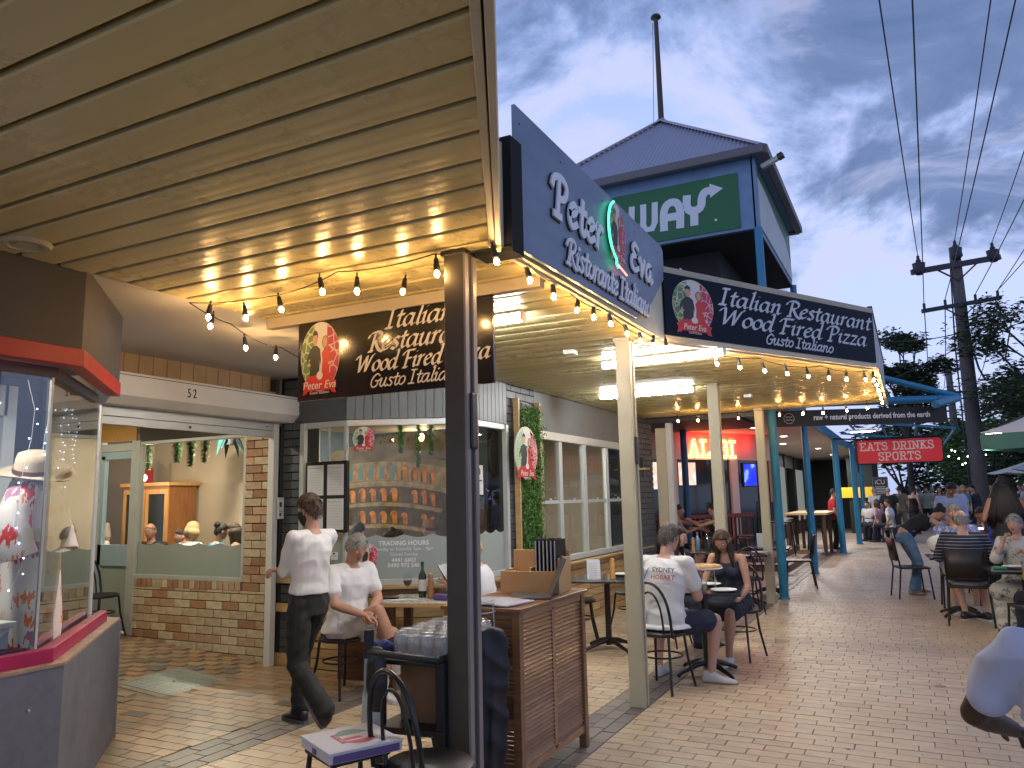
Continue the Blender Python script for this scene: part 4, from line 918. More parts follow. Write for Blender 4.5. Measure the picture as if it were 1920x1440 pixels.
m_sil=M('silver_letter',(.74,.77,.80),.4); m_lside=M('letter_side',(.03,.035,.05),.5)
def raised(bodyargs,mat,depth=.035):
    g=MB(); body,x,z,h,kw=bodyargs
    strokes(g,body,x,z,h,F1,pen='r',d=.012,thick=.010,**kw); obj('letter_face',g,mat,parent=ps,world=True)
    g=MB(); kw2=dict(kw); kw2['nib']=(kw['nib'][0]+.035,0)
    strokes(g,body,x,z-.002,h,F1,pen='r',d=.001,thick=.006,**kw2); obj('letter_return',g,m_lside,parent=ps,world=True)
raised(('Peter',.43,.33,.150,dict(nib=(.145,0),slant=.08,sp=.10,sx=1.25)),m_sil)
raised(('Eva',1.81,.37,.130,dict(nib=(.15,0),slant=.08,sp=.12,sx=1.4)),m_sil)
raised(('Ristorante Italiano',.60,.08,.098,dict(nib=(.11,0),slant=.22,sp=0,sx=1.17)),m_sil)
logo(ps,(-1.68,3.45+1.52,2.87+.54),(0,1,0),(0,0,1),.36,.42,ribbon=True,d0=.004)
g=MB(); P=[F1[0]+Vector((.03,1.52-.185*cos(a_),.54+.215*sin(a_))) for a_ in [R(70-k*9) for k in range(17)]]; P+=[F1[0]+Vector((.03,1.47,.30)),F1[0]+Vector((.03,1.50,.28))]
g.tube(P,.008,8); obj('green_neon_edge',g,M('green_neon',(.1,1,.5),emit=(.06,1,.38),es=3.2),parent=ps,world=True,smooth=60)
g=MB(); g.tube([F1[0]+Vector((.03,1.50,.30)),F1[0]+Vector((.03,1.68,.27))],.006,8); obj('red_neon_edge',g,M('red_neon',(1,.2,.2),emit=(1,.22,.16),es=3),parent=ps,world=True)
# ---- fascia sign 2
fs=empty('fascia_sign',(-.95,7.55,2.92),0,'long black fascia sign reading Italian Restaurant Wood Fired Pizza above the kerb side bulbs','sign')
E0=Vector((-1.72,6.2,0));E1=Vector((-.22,8.88,0)); dE=(E1-E0).normalized(); nE=Vector((dE.y,-dE.x,0)); LE=(E1-E0).length
m_sign2=M('navy_black_sign',(.006,.012,.026),.5,spec=.08)
g=MB(); g.bar(E0+dE*.0+nE*.012+Vector((0,0,3.178)),E1-dE*.03+nE*.012+Vector((0,0,3.178)),.02,.53); obj('board',g,m_sign2,parent=fs,world=True)
F2=(E0+nE*.022+Vector((0,0,2.915)),dE,Vector((0,0,1)),nE)
g=MB(); strokes(g,'Italian Restaurant',.66,.335,.094,F2,sx=1.74,nib=(.165,.075)); strokes(g,'Wood Fired Pizza',.66,.155,.094,F2,sx=1.80,nib=(.165,.075))
strokes(g,'Gusto Italiano',1.26,.035,.060,F2,pen='r',nib=(.115,0),sx=1.6)
obj('script_lettering',g,M('letter_pale',(.50,.54,.60),.5),parent=fs,world=True)
logo(fs,E0+dE*.34+nE*.022+Vector((0,0,2.915+.275)),dE,(0,0,1),.50,.46)
tarp=MB()
tarp.prism([(-.55,.02),(.0,.0),(.0,.56),(-.08,.50),(-.3,.30)],(Vector((-1.735,6.2,2.89)),Vector((0,1,0)),Vector((0,0,1)),Vector((1,0,0))),.0,.01)
o=obj('folded_tarpaulin',tarp,M('black_tarp',(.012,.012,.016),.5,bump=.3,bs=8),smooth=60); tag(o,'black tarpaulin folded over the corner between the two fascia signs','tarpaulin')
# oval sign on ivy
os_=empty('oval_sign',(-3.80,7.82,2.1),0,'small oval logo sign hung on the green leaf panel','sign')
g=MB(); g.tube([(-3.815,7.82,2.10),(-3.80,7.82,2.10)],.01,8); 
g=MB(); g.prism([(.285*cos(2*pi*i/36),.29*sin(2*pi*i/36)) for i in range(36)],(Vector((-3.82,7.82,2.10)),Vector((0,1,0)),Vector((0,0,1)),Vector((1,0,0))),0,.012); obj('backing',g,m_lw2,parent=os_,world=True)
logo(os_,(-3.808,7.82,2.10),(0,1,0),(0,0,1),.55,.56,small=True,ribbon=True,d0=.001)
# logo decals on the bay glass
lb=empty('window_decal',B1+d1*.10+Vector((0,0,2.2)),0,'small round logo decal at the top of the bay glass','decal')
logo(lb,B1+d1*.17+Vector((0,0,2.22))+n1_*.0,d1,(0,0,1),.22,.24,small=True,ribbon=True,d0=-.014)
lb=empty('window_decal',B1+d1*.18+Vector((0,0,1.05)),0,'round pink logo decal on the frosted film behind the seated man','decal')
logo(lb,B1+d1*.22+Vector((0,0,1.08)),d1,(0,0,1),.2,.22,small=True,ribbon=True,d0=-.013)
# ================================================================ restaurant interior
m_in=M('beige_wall',(.36,.30,.22),.8,var=.04,vs=1.2)
g=MB(); g.box(-12.5,-7.45,8.60,8.7,0,3.0); g.box(-7.45,-4.0,8.60,8.7,0,3.0); g.box(-12.5,-12.4,6.2,8.6,0,3); struct('dining_room_wall',g,m_in)
g=MB(); g.box(-12.5,-5.75,6.32,8.6,2.75,2.8); g.box(-5.75,-4.02,7.6,8.6,2.75,2.8); g.prism([(-5.75,6.3),(-4.95,6.2),(-3.99,6.7),(-4.0,7.65),(-5.75,7.65)],F,2.42,2.46); struct('dining_room_ceiling',g,M('room_ceiling',(.30,.28,.24),.8))
g=MB(); g.box(-12.4,-4.0,6.3,8.6,.0,.01); struct('dining_room_floor',g,M('room_floor',(.12,.08,.05),.6))
g=MB(); g.box(-12,-4.0,12.72,12.8,0,3); g.box(-7.6,-7.5,8.7,12.8,0,3.0); g.box(-7.5,-4.0,8.7,12.7,0,.01); g.box(-7.5,-4.0,8.7,12.7,2.74,2.8); struct('side_room_wall',g,M('side_room_wall',(.40,.36,.30),.8))
bn=empty('orange_booth',(-5.4,10.5,0),0,'orange padded booth seat seen through the sash windows','booth')
g=MB(); g.box(-6.2,-5.9,9.0,12.6,.4,1.22); obj('back_cushion',g,M('orange_vinyl',(.42,.16,.04),.45,var=.1),parent=bn,world=True,bevel=.03)
g=MB(); g.box(-5.9,-5.4,9.0,12.6,.3,.47); obj('seat',g,MATS['orange_vinyl'],parent=bn,world=True,bevel=.02)
# mural: night amphitheatre with lit arches
mu=empty('arch_mural',(-6.2,8.59,0.6),0,'photo mural of a floodlit ancient amphitheatre with glowing orange arches on the dining room wall','mural')
Fm=(Vector((-7.45,8.60,.2)),Vector((1,0,0)),Vector((0,0,1)),Vector((0,-1,0)))
mm=[M('mural_sky',(.02,.075,.13),.6,c2=(.008,.03,.06),vs=.8),M('mural_stone',(.20,.165,.10),.7,c2=(.08,.065,.04),vs=4),M('mural_dark',(.085,.062,.034),.7,c2=(.03,.022,.013),vs=7),M('mural_orange',(.62,.24,.03),.6,c2=(.22,.05,.008),vs=11),M('mural_grass',(.06,.07,.02),.8,var=.4),M('mural_sky_light',(.07,.16,.18),.6),M('mural_stone2',(.34,.27,.15),.7,c2=(.12,.09,.05),vs=7)]
g=MB(); g.prism([(0,0),(3.4,0),(3.4,2.5),(0,2.5)],Fm,.001,.004,0)
g.prism([(.15,1.9)]+[(.2+.06*i,2.06+.24*sin(min(1,i/22)*1.35)+.015*((i*7)%3)) for i in range(30)]+[(2.15,2.2),(2.25,1.9),(2.1,.5),(.15,.5)],Fm,.005,.006,1)
g.prism([(.2,.8)]+[(.2,1.93)]+[(.2+.19*i,1.93-.0+.05*sin(i/10*3.1)) for i in range(1,11)]+[(2.1,.5)],Fm,.0065,.0075,2)
CV=lambda x: -.10*((x-1.0)/1.0)**2
def band(z0,z1,k0,mi,x0=.2,x1=2.12,n=14): g.prism([(x0+(x1-x0)*i/n,z0+CV(x0+(x1-x0)*i/n)) for i in range(n+1)]+[(x1-(x1-x0)*i/n,z1+CV(x1-(x1-x0)*i/n)) for i in range(n+1)],Fm,k0,k0+.001,mi)
band(1.93,2.02,.008,1); band(1.60,1.94,.0068,6)
for row,(z_,hh) in enumerate(((1.69,.20),(1.40,.185),(1.11,.17))):
    band(z_-.065,z_-.02,.008,6); band(z_-.02,z_-.008,.0082,1)
    x0=.22
    for i in range(11):
        w_=.115*math.cos((i-4.2)/7.2); zz=z_+CV(x0+w_/2); sc_=.9 if i%3 else 1.
        arch=[(x0,zz),(x0+w_,zz)]+[(x0+w_/2+w_/2*cos(pi*k/8),zz+(hh-w_/2)*sc_+w_/2*sin(pi*k/8)) for k in range(9)]
        g.prism([(px+.004*(1 if px>x0+w_/2 else -1),pz) for px,pz in arch],Fm,.0083,.0088,1)
        g.prism(arch,Fm,.0089,.0095,5 if (row==0 and 1<i<7) else (3 if (i*7+row*5)%6 else 2))
        if row==0 and 1<i<7: g.prism([(x0+w_*.62,zz),(x0+w_,zz),(x0+w_,zz+(hh-w_/2)*sc_),(x0+w_*.75,zz+hh*.86)],Fm,.0096,.0102,3)
        else: g.prism([(x0,zz),(x0+w_*.35,zz),(x0+w_*.22,zz+hh*.7),(x0,zz+hh*.6)],Fm,.0096,.0102,2)
        x0+=w_+.062*math.cos((i-4.2)/7.5)
for i in range(12): g.prism([(.45+i*.15,2.08+.10*sin(i/4)),(.48+i*.15,2.08+.10*sin(i/4)),(.48+i*.15,2.13+.10*sin(i/4)),(.45+i*.15,2.13+.10*sin(i/4))],Fm,.0065,.0075,2)
g.prism([(0,0),(3.4,0),(3.4,.85),(2.2,.9),(1.0,.82),(0,.9)],Fm,.010,.011,4)
rm=random.Random(2); pl=[(1.75,.5)]+[(1.72+.055*i+.03*rm.random(),.98+.42*min(1,i/9)+.07*rm.random()) for i in range(16)]+[(2.7,1.3),(2.7,.45)]
g.prism(pl,Fm,.0103,.012,2)
obj('print',g,mm,parent=mu,world=True)
g=MB(); g.prism([(-.06,1.6),(.13,1.6),(.12,1.85),(.02,1.98),(-.06,2.0)],Fm,.006,.008,0); o=obj('orange_wall_shape',g,M('orange_paint',(.55,.22,.04),.6)); tag(o,'orange rounded wall panel at the left edge of the mural','panel')
# cabinet in the dining room
cb_=empty('timber_cabinet',(-10.3,8.2,0),0,'tall honey timber cabinet with dark glass doors and books on top','cabinet')
g=MB(); g.box(-10.85,-9.85,8.05,8.55,0,1.92); obj('carcass',g,woodmat('red_timber',(.30,.12,.035),(.20,.07,.02),axis=(9,9,1)),parent=cb_,world=True)
m_hon=woodmat('honey_cab',(.50,.27,.08),(.36,.17,.05),axis=(9,9,1))
for x_ in (-10.83,-10.33):
    g=MB(); g.box(x_,x_+.06,8.02,8.05,.9,1.85); g.box(x_+.42,x_+.48,8.02,8.05,.9,1.85); g.box(x_+.06,x_+.42,8.02,8.05,1.78,1.85); g.box(x_+.06,x_+.42,8.02,8.05,.9,.97); obj('door',g,m_hon,parent=cb_,world=True)
    g=MB(); g.box(x_+.06,x_+.42,8.035,8.045,.97,1.78); obj('pane',g,M('dark_glass',(.015,.02,.015),.1),parent=cb_,world=True)
g=MB(); g.box(-10.9,-9.8,8.0,8.58,1.90,1.95); obj('cornice',g,m_hon,parent=cb_,world=True)
for i in range(4):
    g=MB(); g.box(-10.75+i*.06,-10.71+i*.06,8.1,8.3,1.95,2.2-.03*(i%3)); o=obj('book',g,M('book%d'%(i%3),[(.35,.02,.03),(.6,.56,.48),(.12,.08,.05)][i%3],.6)); tag(o,['dark red book first on the timber cabinet','cream book second on the timber cabinet','brown book third on the timber cabinet','dark red book last on the timber cabinet'][i],'book','books on the timber cabinet')
# hanging ferns / garlands
def garland(x,y,z,ln,n_,seed,mats,lab,r_=.05):
    rr_=random.Random(seed); o=empty('hanging_fern',(x,y,z),0,lab,'fern','hanging green ferns in the restaurant windows')
    g=MB(); g.tube([(0,0,0),(0,0,-ln)],.003,4); obj('stem',g,mats[0],parent=o)
    g=MB()
    for i in range(n_):
        t_=i/n_; a_=rr_.uniform(0,6.28); zz=-ln*t_; l_=r_*(1-.45*t_)*rr_.uniform(.8,1.15)
        d=Vector((cos(a_),sin(a_),-.35)).normalized(); s_=Vector((-d.y,d.x,0)).normalized()*.006; c_=Vector((0,0,zz))
        g.add([c_-s_,c_+d*l_*.6-s_*1.1,c_+d*l_,c_+d*l_*.6+s_*1.1,c_+s_],[(0,1,2,3,4)],rr_.choice([0,1]))
    tag(obj('fronds',g,mats,parent=o),kind='stuff'); return o
m_fern=[M('lime_fern',(.16,.38,.03),.5,emit=None),M('lime_fern2',(.28,.50,.06),.5)]; m_fernd=[M('fern_d',(.03,.11,.02),.6),M('fern_m',(.07,.20,.03),.6)]
for i,(u_,ln) in enumerate(((.52,.33),(.70,.48),(.83,.36),(1.08,.58))):
    p_=B1+d1*u_-n1_*.16; garland(p_.x,p_.y,2.41,ln,420,i,m_fern,['short lime fern strand hanging left of centre in the bay','long lime fern strand hanging in the middle of the bay','shorter lime fern strand just right of the long one in the bay','longest lime fern strand partly behind the dark post'][i],.075)
for i,(x_,ln,nn__) in enumerate(((-9.25,.38,500),(-9.0,.42,500),(-8.45,.34,500),(-8.2,.40,500),(-7.95,.36,400))):
    garland(x_,7.0,2.50,ln,nn__,10+i,m_fernd+[],['first from the door','second from the door','third from the door','fourth from the door','fifth from the door'][i]+' green fern hanging inside the entry window',.11)
def drooper(x,y,z,n_,ln,lab,seed,mats=m_fernd):
    rr_=random.Random(seed); o=empty('potted_fern',(x,y,z),0,lab,'plant'); 
    for i in range(n_):
        a_=rr_.uniform(0,6.28); l_=ln*rr_.uniform(.7,1.1); g=MB(); P=[];
        for k in range(7):
            t_=k/6; P.append(Vector((cos(a_)*l_*.55*t_,sin(a_)*l_*.55*t_,.10*sin(t_*2)-l_*.8*t_*t_)))
        vs=[];
        for k,p_ in enumerate(P):
            wd=.05*sin(pi*min(.98,.12+k/6*.86)); s_=Vector((-sin(a_),cos(a_),0))*wd; vs+=[p_-s_,p_,p_+s_+Vector((0,0,0))]
        fs_=[]
        for k in range(6): fs_+=[(k*3,k*3+3,k*3+4,k*3+1),(k*3+1,k*3+4,k*3+5,k*3+2)]
        g.add(vs,fs_,0); obj('leaf',g,[rr_.choice(mats)],parent=o)
    g=MB(); g.lathe([(.0,-.12),(.07,-.12),(.09,.02),(.0,.02)],(0,0,0),14); obj('pot',g,m_dkgrey,parent=o)
drooper(-5.2,9.75,2.35,16,.55,'yellow green fern drooping inside the sash windows',3,[M('fern_y',(.10,.17,.03),.6),m_fernd[1]])
drooper(-8.5,7.9,2.55,9,.45,'dark broad leaved plant high in the corner of the dining room',4,[M('leaf_navy',(.01,.05,.05),.5)])
# interior lamps; the recessed ones are added to light the rooms
def pendant(x,y,z,e,lab,es=30):
    o=empty('pendant_lamp',(x,y,z),0,lab,'light','warm pendant bulbs in the dining room')
    g=MB(); g.tube([(0,0,.06),(0,0,2.74-z)],.003,5); obj('cord',g,m_cable,parent=o)
    g=MB(); g.sph((0,0,0),(.032,.032,.045),12,8); obj('bulb',g,M('pendant_bulb',(1,.8,.5),emit=(1,.60,.22),es=es),parent=o,smooth=80)
    l=point('pendant_glow',(0,0,0),e,(1,.74,.48),.05); l.parent=o; l.location=(0,0,-.08)
pendant(-9.7,7.5,2.0,26,'warm pendant bulb over the tables behind the entry window')
pendant(-10.6,7.3,2.1,22,'warm pendant bulb deep in the room behind the door')
pendant(-6.6,7.5,2.25,9,'warm pendant bulb in front of the mural')
pendant(-5.0,7.5,2.32,16,'warm pendant bulb in the bay near the dark post')
downlight(-8.2,7.4,2.74,100,(1,.86,.68),'added recessed ceiling lamp in the middle of the dining room','added lamps in the restaurant')
downlight(-5.9,7.0,2.74,16,(1,.88,.72),'added recessed ceiling lamp in front of the mural','added lamps in the restaurant')
downlight(-5.0,10.2,2.73,60,(1,.88,.72),'added recessed ceiling lamp in the side room behind the sash windows','added lamps in the restaurant')
# ================================================================ green and white tower behind
tower=empty('corner_tower',(-3.9,14.6,5.9),0,'blue framed corner tower with a green sandwich shop sign and pyramid roof','building')
X0,X1,Y0,Y1=-5.94,-1.86,12.62,16.7
m_tw=M('blue_trim',(.14,.24,.38),.5,var=.1,grime=.2); m_green=M('sign_green',(.006,.115,.035),.4); m_yw=M('sign_white_letter',(.62,.66,.72),.5)
g=MB(); g.box(X0,X1,Y0,Y0+.05,5.86,7.08); g.box(X1-.05,X1,Y0,Y1,5.86,7.08); g.box(X0,X0+.05,Y0,Y1,5.86,7.08); g.box(X0,X1,Y1-.05,Y1,5.86,7.08); obj('parapet_wall',g,m_tw,parent=tower,world=True)
g=MB(); g.box(X0+.3,X1-.27,Y0-.02,Y0,5.91,6.86); obj('green_sign_panel',g,m_green,parent=tower,world=True)
g=MB(); g.box(X1,X1+.02,Y0+.12,Y1-.1,5.95,6.95); obj('side_panel',g,M('white_side_panel',(.50,.54,.55),.5,grime=.25),parent=tower,world=True)
g=MB(); g.prism([(.15,.86),(3.95,.86),(3.95,1.0),(.15,1.0)],(Vector((X1+.02,Y0,5.95)),Vector((0,1,0)),Vector((0,0,1)),Vector((1,0,0))),.001,.006); g.prism([(.15,.86),(.9,.86),(1.6,.80),(2.4,.72),(3.3,.66),(3.95,.40),(3.95,.87)],(Vector((X1+.02,Y0,5.95)),Vector((0,1,0)),Vector((0,0,1)),Vector((1,0,0))),.0015,.005); obj('green_flash',g,m_green,parent=tower,world=True)
Fg=(Vector((X0+.3,Y0-.02,5.91)),Vector((1,0,0)),Vector((0,0,1)),Vector((0,-1,0)))
SW={'W':(.62,[[(0,1),(0,.3),(.06,.06),(.22,.06),(.28,.3),(.28,1)],[(.28,.3),(.34,.06),(.5,.06),(.56,.3),(.56,1)]]),
'A':(.55,[[(0,0),(0,.62),(.12,.92),(.34,.92),(.46,.62),(.46,0)],[(0,.38),(.46,.38)]]),
'B':(.5,[[(0,0),(0,1),(.3,1),(.42,.85),(.42,.65),(.3,.52),(0,.52)],[(.3,.52),(.44,.4),(.44,.12),(.32,0),(0,0)]]),
'U':(.55,[[(0,1),(0,.3),(.1,.05),(.34,.05),(.46,.3),(.46,1)]]),
'S':(.5,[[(.42,.86),(.3,1),(.12,1),(0,.82),(.06,.6),(.36,.42),(.44,.2),(.32,0),(.1,0),(0,.14)]]),
'Y':(.5,[[(0,1),(0,.7),(.1,.48),(.3,.48),(.40,.62),(.42,.90),(.50,1.10),(.66,1.13)],[(.20,.5),(.20,0)]]),}
g=MB()
for c_,x in zip('SUBWAY',(.26,.72,1.18,1.66,2.24,2.64)): strokes(g,c_,x,.22,.45,Fg,font=SW,pen='r',nib=(.15 if c_!='W' else .12,0),slant=.03,sx=1.35 if c_!='W' else 1.65,thick=.004)
ax=3.14
g.prism([(ax-.09,.60),(ax+.13,.725),(ax-.09,.85)],Fg,.003,.008); g.tube([Fg[0]+Vector((ax-.02,-.003,.20)),Fg[0]+Vector((ax-.02,-.008,.20))],.022,12)
obj('white_lettering',g,m_yw,parent=tower,world=True)
# soffit (dark underside), roof, gutter, pole
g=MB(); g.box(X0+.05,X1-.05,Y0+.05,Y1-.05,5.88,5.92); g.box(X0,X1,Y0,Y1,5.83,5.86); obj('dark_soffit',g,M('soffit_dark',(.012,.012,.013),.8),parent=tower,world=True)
ap=Vector(((X0+X1)/2,(Y0+Y1)/2,9.12)); ov=.20; ze=7.14
cn=[Vector((X0-ov,Y0-ov,ze)),Vector((X1+ov,Y0-ov,ze)),Vector((X1+ov,Y1+ov,ze)),Vector((X0-ov,Y1+ov,ze))]
m_roof=M('zincalume_roof',(.34,.34,.42),.42,metal=.35,var=.04)
g=MB()
for i in range(4):
    a_,b_=cn[i],cn[(i+1)%4]; d=(b_-a_); Lr=d.length; d.normalize(); k=int(Lr/.076); inn=Vector((-d.y,d.x,0)); nrm=Vector((d.y,-d.x,1.0)).normalized()
    mid=(a_+b_)/2; hgt=(ap-mid)
    vs=[];fs_=[]
    for j in range(2*k+1):
        s_=j/(2*k); u_=s_*Lr; frac=min(s_,1-s_)*2; top_=a_+d*u_+ (hgt)*frac
        base_=a_+d*u_; lift=nrm*(.016 if j%2 else 0)
        vs+=[base_+lift,top_+lift]
    fs_=[(2*j,2*j+2,2*j+3,2*j+1) for j in range(2*k)]
    g.add(vs,fs_)
obj('corrugated_roof',g,m_roof,parent=tower,world=True)
g=MB()
for i in range(4): g.bar(cn[i]+Vector((0,0,.03)),ap+Vector((0,0,.04)),.16,.03)
obj('ridge_capping',g,m_roof,parent=tower,world=True)
g=MB()
for i in range(4):
    a_,b_=cn[i],cn[(i+1)%4]; g.bar(a_+Vector((0,0,-.04)),b_+Vector((0,0,-.04)),.13,.15)
obj('gutter',g,M('gutter_grey',(.12,.11,.12),.45),parent=tower,world=True,bevel=.02)
g=MB(); g.box(X0-.18,X1+.18,Y0-.18,Y1+.18,7.085,7.10); obj('eave_lining',g,m_tw,parent=tower,world=True)
g=MB(); g.tube([ap+Vector((0,0,-.1)),ap+Vector((0,0,2.3))],[.06,.045],10); g.lathe([(0,.06),(.09,.05),(.11,0),(.04,-.03)],ap+Vector((0,0,2.3)),12); g.tube([ap+Vector((-.16,0,-.1)),ap+Vector((-.07,0,2.2))],.006,5); obj('flag_pole',g,M('pole_brown',(.05,.035,.03),.6),parent=tower,world=True)
cm=empty('security_camera',(X1+.05,Y0+.1,6.86),0,'grey security camera on a bracket at the tower corner','camera')
g=MB(); g.bar((0,0,-.02),(.22,-.05,.0),.02,.02); obj('bracket',g,m_dkgrey,parent=cm); g=MB(); g.bar((.06,-.02,.05),(.36,-.10,.12),.08,.075); obj('housing',g,m_alu,parent=cm,bevel=.01); g=MB(); g.bar((.34,-.095,.12),(.42,-.115,.145),.095,.09); obj('lens_hood',g,m_black,parent=cm)
g=MB(); g.box(X1-.02,X1+.028,Y0-.026,Y0+.13,5.86,7.08); obj('corner_trim',g,m_tw,parent=tower,world=True)
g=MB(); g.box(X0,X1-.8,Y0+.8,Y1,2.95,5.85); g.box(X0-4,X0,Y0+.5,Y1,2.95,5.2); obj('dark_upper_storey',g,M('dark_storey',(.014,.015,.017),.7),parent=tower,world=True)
# white dish on canopy roof
g=MB(); M3=Matrix.Rotation(R(55),3,'Y'); g.lathe([(0,0),(.12,.015),(.22,.06),(.235,.065),(.22,.075),(0,.02)],(-2.0,8.3,3.85),20,M3=M3); g.tube([(-2.0,8.3,3.44),(-2.0,8.3,3.85)],.015,8)
o=obj('satellite_dish',g,m_white,smooth=50); tag(o,'small white satellite dish on the canopy roof','dish')
# ================================================================ blue steel arcade
def bluepost(x,y,z1,r_,lab,mat=m_blue):
    o=empty('blue_post',(x,y,0),0,lab,'post','round blue steel posts along the arcade'); g=MB(); g.tube([(0,0,0),(0,0,z1)],r_,16); obj('shaft',g,mat,parent=o,smooth=40)
    g=MB(); g.lathe([(r_+.02,0),(r_+.02,.02),(r_,.03),(r_+.004,1.0),(r_+.004,1.02)],(0,0,0),16); obj('collar',g,mat,parent=o); return o
m_blued=M('blue_steel_dark',(.012,.07,.20),.45)
bluepost(-1.86,12.62,5.86,.066,'thick bright blue round post next to the last cream post')
bluepost(-1.84,16.66,5.86,.066,'blue round post second along the arcade carrying the tower')
bluepost(-1.74,22.4,3.0,.08,'thin light blue post third along the arcade')
bluepost(-1.56,26.3,3.0,.08,'blue post holding the red sign, fourth along the arcade')
bluepost(-4.2,16.2,3.0,.07,'dark blue inner post in front of the red neon wall',m_blued)
bluepost(-1.6,31,3.0,.08,'far blue post beyond the red sign'); bluepost(-1.6,36,3.0,.08,'farthest blue post of the arcade')
aw=empty('arcade_awning',(-3,20,3.0),0,'pale arcade awning with blue steel edge frames and downlights','awning')
m_aw=M('arcade_soffit',(.52,.46,.45),.7,var=.03)
g=MB(); g.prism([(-9,13.2),(-1.75,13.2),(-1.75,40),(-9,40)],F,3.0,3.05); obj('soffit',g,m_aw,parent=aw,world=True)
g=MB(); g.box(-1.80,-1.72,13.0,40,2.96,3.16); g.box(-4.0,-1.8,12.9,13.0,2.96,3.12); obj('edge_beam',g,m_blue,parent=aw,world=True)
g=MB(); g.box(-9,-1.85,13.4,40,3.06,3.2); obj('roof_slab',g,m_dkgrey,parent=aw,world=True)
g=MB()
for y_ in range(20,40,5): g.bar((-1.75,y_,3.3),(1.0,y_,2.95),.05,.05)
for x_ in (-1.2,-.5,.2,.95): g.bar((x_,19.9,3.25-.13*(x_+1.75)),(x_,38,3.25-.13*(x_+1.75)),.04,.04)
obj('pergola_bars',g,MATS['blue_steel'],parent=aw,world=True)
# big blue bracket frame beyond canopy
bf=empty('blue_bracket_frame',(0,14,3.2),0,'blue tubular bracket frame reaching out over the pavement beyond the canopy','bracket')
g=MB(); g.tube([(-1.86,14.2,4.15),(-.6,14.8,3.65),(.85,15.4,3.18)],.05,10); g.tube([(-1.86,14.2,3.12),(.85,15.4,3.15)],.065,10); g.tube([(.85,15.4,3.15),(.45,14.2,2.95)],.06,10); obj('tubes',g,m_blue,parent=bf,world=True,smooth=50)
# raw + natural banner sign
rn=empty('shop_sign',(-.6,14.2,2.8),0,'long black shop sign lettered raw + natural products derived from the earth','sign')
A_=Vector((-1.95,13.7,2.83)); B_=Vector((.62,14.75,2.83)); dd=(B_-A_).normalized(); nn=Vector((dd.y,-dd.x,0))
g=MB(); g.bar(A_,B_,.05,.27); obj('board',g,M('matt_black_sign',(.010,.009,.009),.5),parent=rn,world=True)
mid=A_.lerp(B_,.56)+nn*.03+Vector((0,0,-.035))
text('raw + natural products derived from the earth',.125,(mid,dd,Vector((0,0,1)),nn),m_lw,rn,off=.0028,ext=.001,sx=.80,name='sign_lettering')
g=MB(); c0=A_.lerp(B_,.075)+nn*.028; 
for k in range(2): text(['HOLLY','TRUTH'][k],.035,(c0+Vector((0,0,.012-.05*k)),dd,Vector((0,0,1)),nn),m_lw,rn,name='sign_lettering',ext=.001)
P=[c0+dd*.085*cos(2*pi*i/24)+Vector((0,0,.085*sin(2*pi*i/24))) for i in range(24)]; g.tube(P,.003,5,closed=True); obj('ring_mark',g,m_lw,parent=rn,world=True)
g=MB(); g.tube([A_+Vector((.1,0,.13)),A_+Vector((.1,0,.36))],.008,6); g.tube([B_+Vector((-.1,-.05,.13)),B_+Vector((-.1,-.05,.33))],.008,6); obj('hanger',g,m_black,parent=rn,world=True)
# ================================================================ red neon bar front
bar_=empty('neon_bar',(-4.2,17.8,0),0,'pink lit bar front with dark windows under a red neon sign','shopfront')
Ba=Vector((-6.4,13.7,0)); Bb=Vector((-2.95,20.0,0)); db=(Bb-Ba).normalized(); nb=Vector((db.y,-db.x,0)); Lb=(Bb-Ba).length
m_pk=M('pinkish_render',(.50,.40,.36),.7,var=.05)
def bf_(s0,s1,z0,z1,t_,name,mat,off=0.,parent=bar_,bevel=0):
    g=MB(); g.bar(Ba+db*s0+nb*(off-t_/2)+Vector((0,0,(z0+z1)/2)),Ba+db*s1+nb*(off-t_/2)+Vector((0,0,(z0+z1)/2)),t_,z1-z0); return obj(name,g,mat,parent=parent,world=True,bevel=bevel)
bf_(0,Lb,2.38,3.0,.1,'fascia',m_pk); bf_(0,Lb,0,.45,.1,'base_wall',m_dkgrey)
for s_,w_ in ((2.0,.1),(3.55,.22),(4.95,.05),(5.55,.24),(6.6,.06),(7.0,.18)): bf_(s_,s_+w_,.45,2.38,.1,'pilaster',m_pk,.01)
m_dg=M('dark_shop_glass',(.008,.012,.010),.06,coat=.5)
for s0,s1 in ((0,2.0),(2.1,3.55),(3.77,4.95),(5.0,5.55),(5.79,6.6),(6.66,7.0)): bf_(s0,s1,.45,2.38,.02,'pane',m_dg,-.05)
# screens
def screen(s0,s1,z0,z1,kind,lab):
    o=tag(bf_(s0,s1,z0,z1,.03,'television',m_black,-.015,parent=None),lab,'television')
    m=M('screen_'+kind,(0,0,0),.3); t=m.node_tree; p=t.nodes['Principled BSDF']; tcn=t.nodes.new('ShaderNodeTexCoord')
    nz=t.nodes.new('ShaderNodeTexNoise'); nz.inputs['Scale'].default_value=3.5; t.links.new(tcn.outputs['Object'],nz.inputs['Vector'])
    if kind=='pink': cc=ramp_(nz.outputs[0],[(.3,(.9,.75,.7)),(.5,(.95,.50,.32)),(.62,(.6,.8,.95)),(.8,(.9,.35,.4))],nt=t)
    else: cc=ramp_(nz.outputs[0],[(.3,(.01,.02,.9)),(.55,(.02,.05,.9)),(.66,(.3,.5,1.)),(.8,(0,.02,.3))],nt=t)
    t.links.new(cc,p.inputs['Emission Color']); p.inputs['Emission Strength'].default_value=1.1
    bf_(s0+.03,s1-.03,z0+.03,z1-.03,.006,'picture',m,-.008,parent=o)
screen(2.45,3.2,1.70,2.34,'pink','television with a pale pink picture at the left of the bar front'); screen(3.8,4.4,1.78,2.34,'pink','television with an orange picture behind the second pilaster')
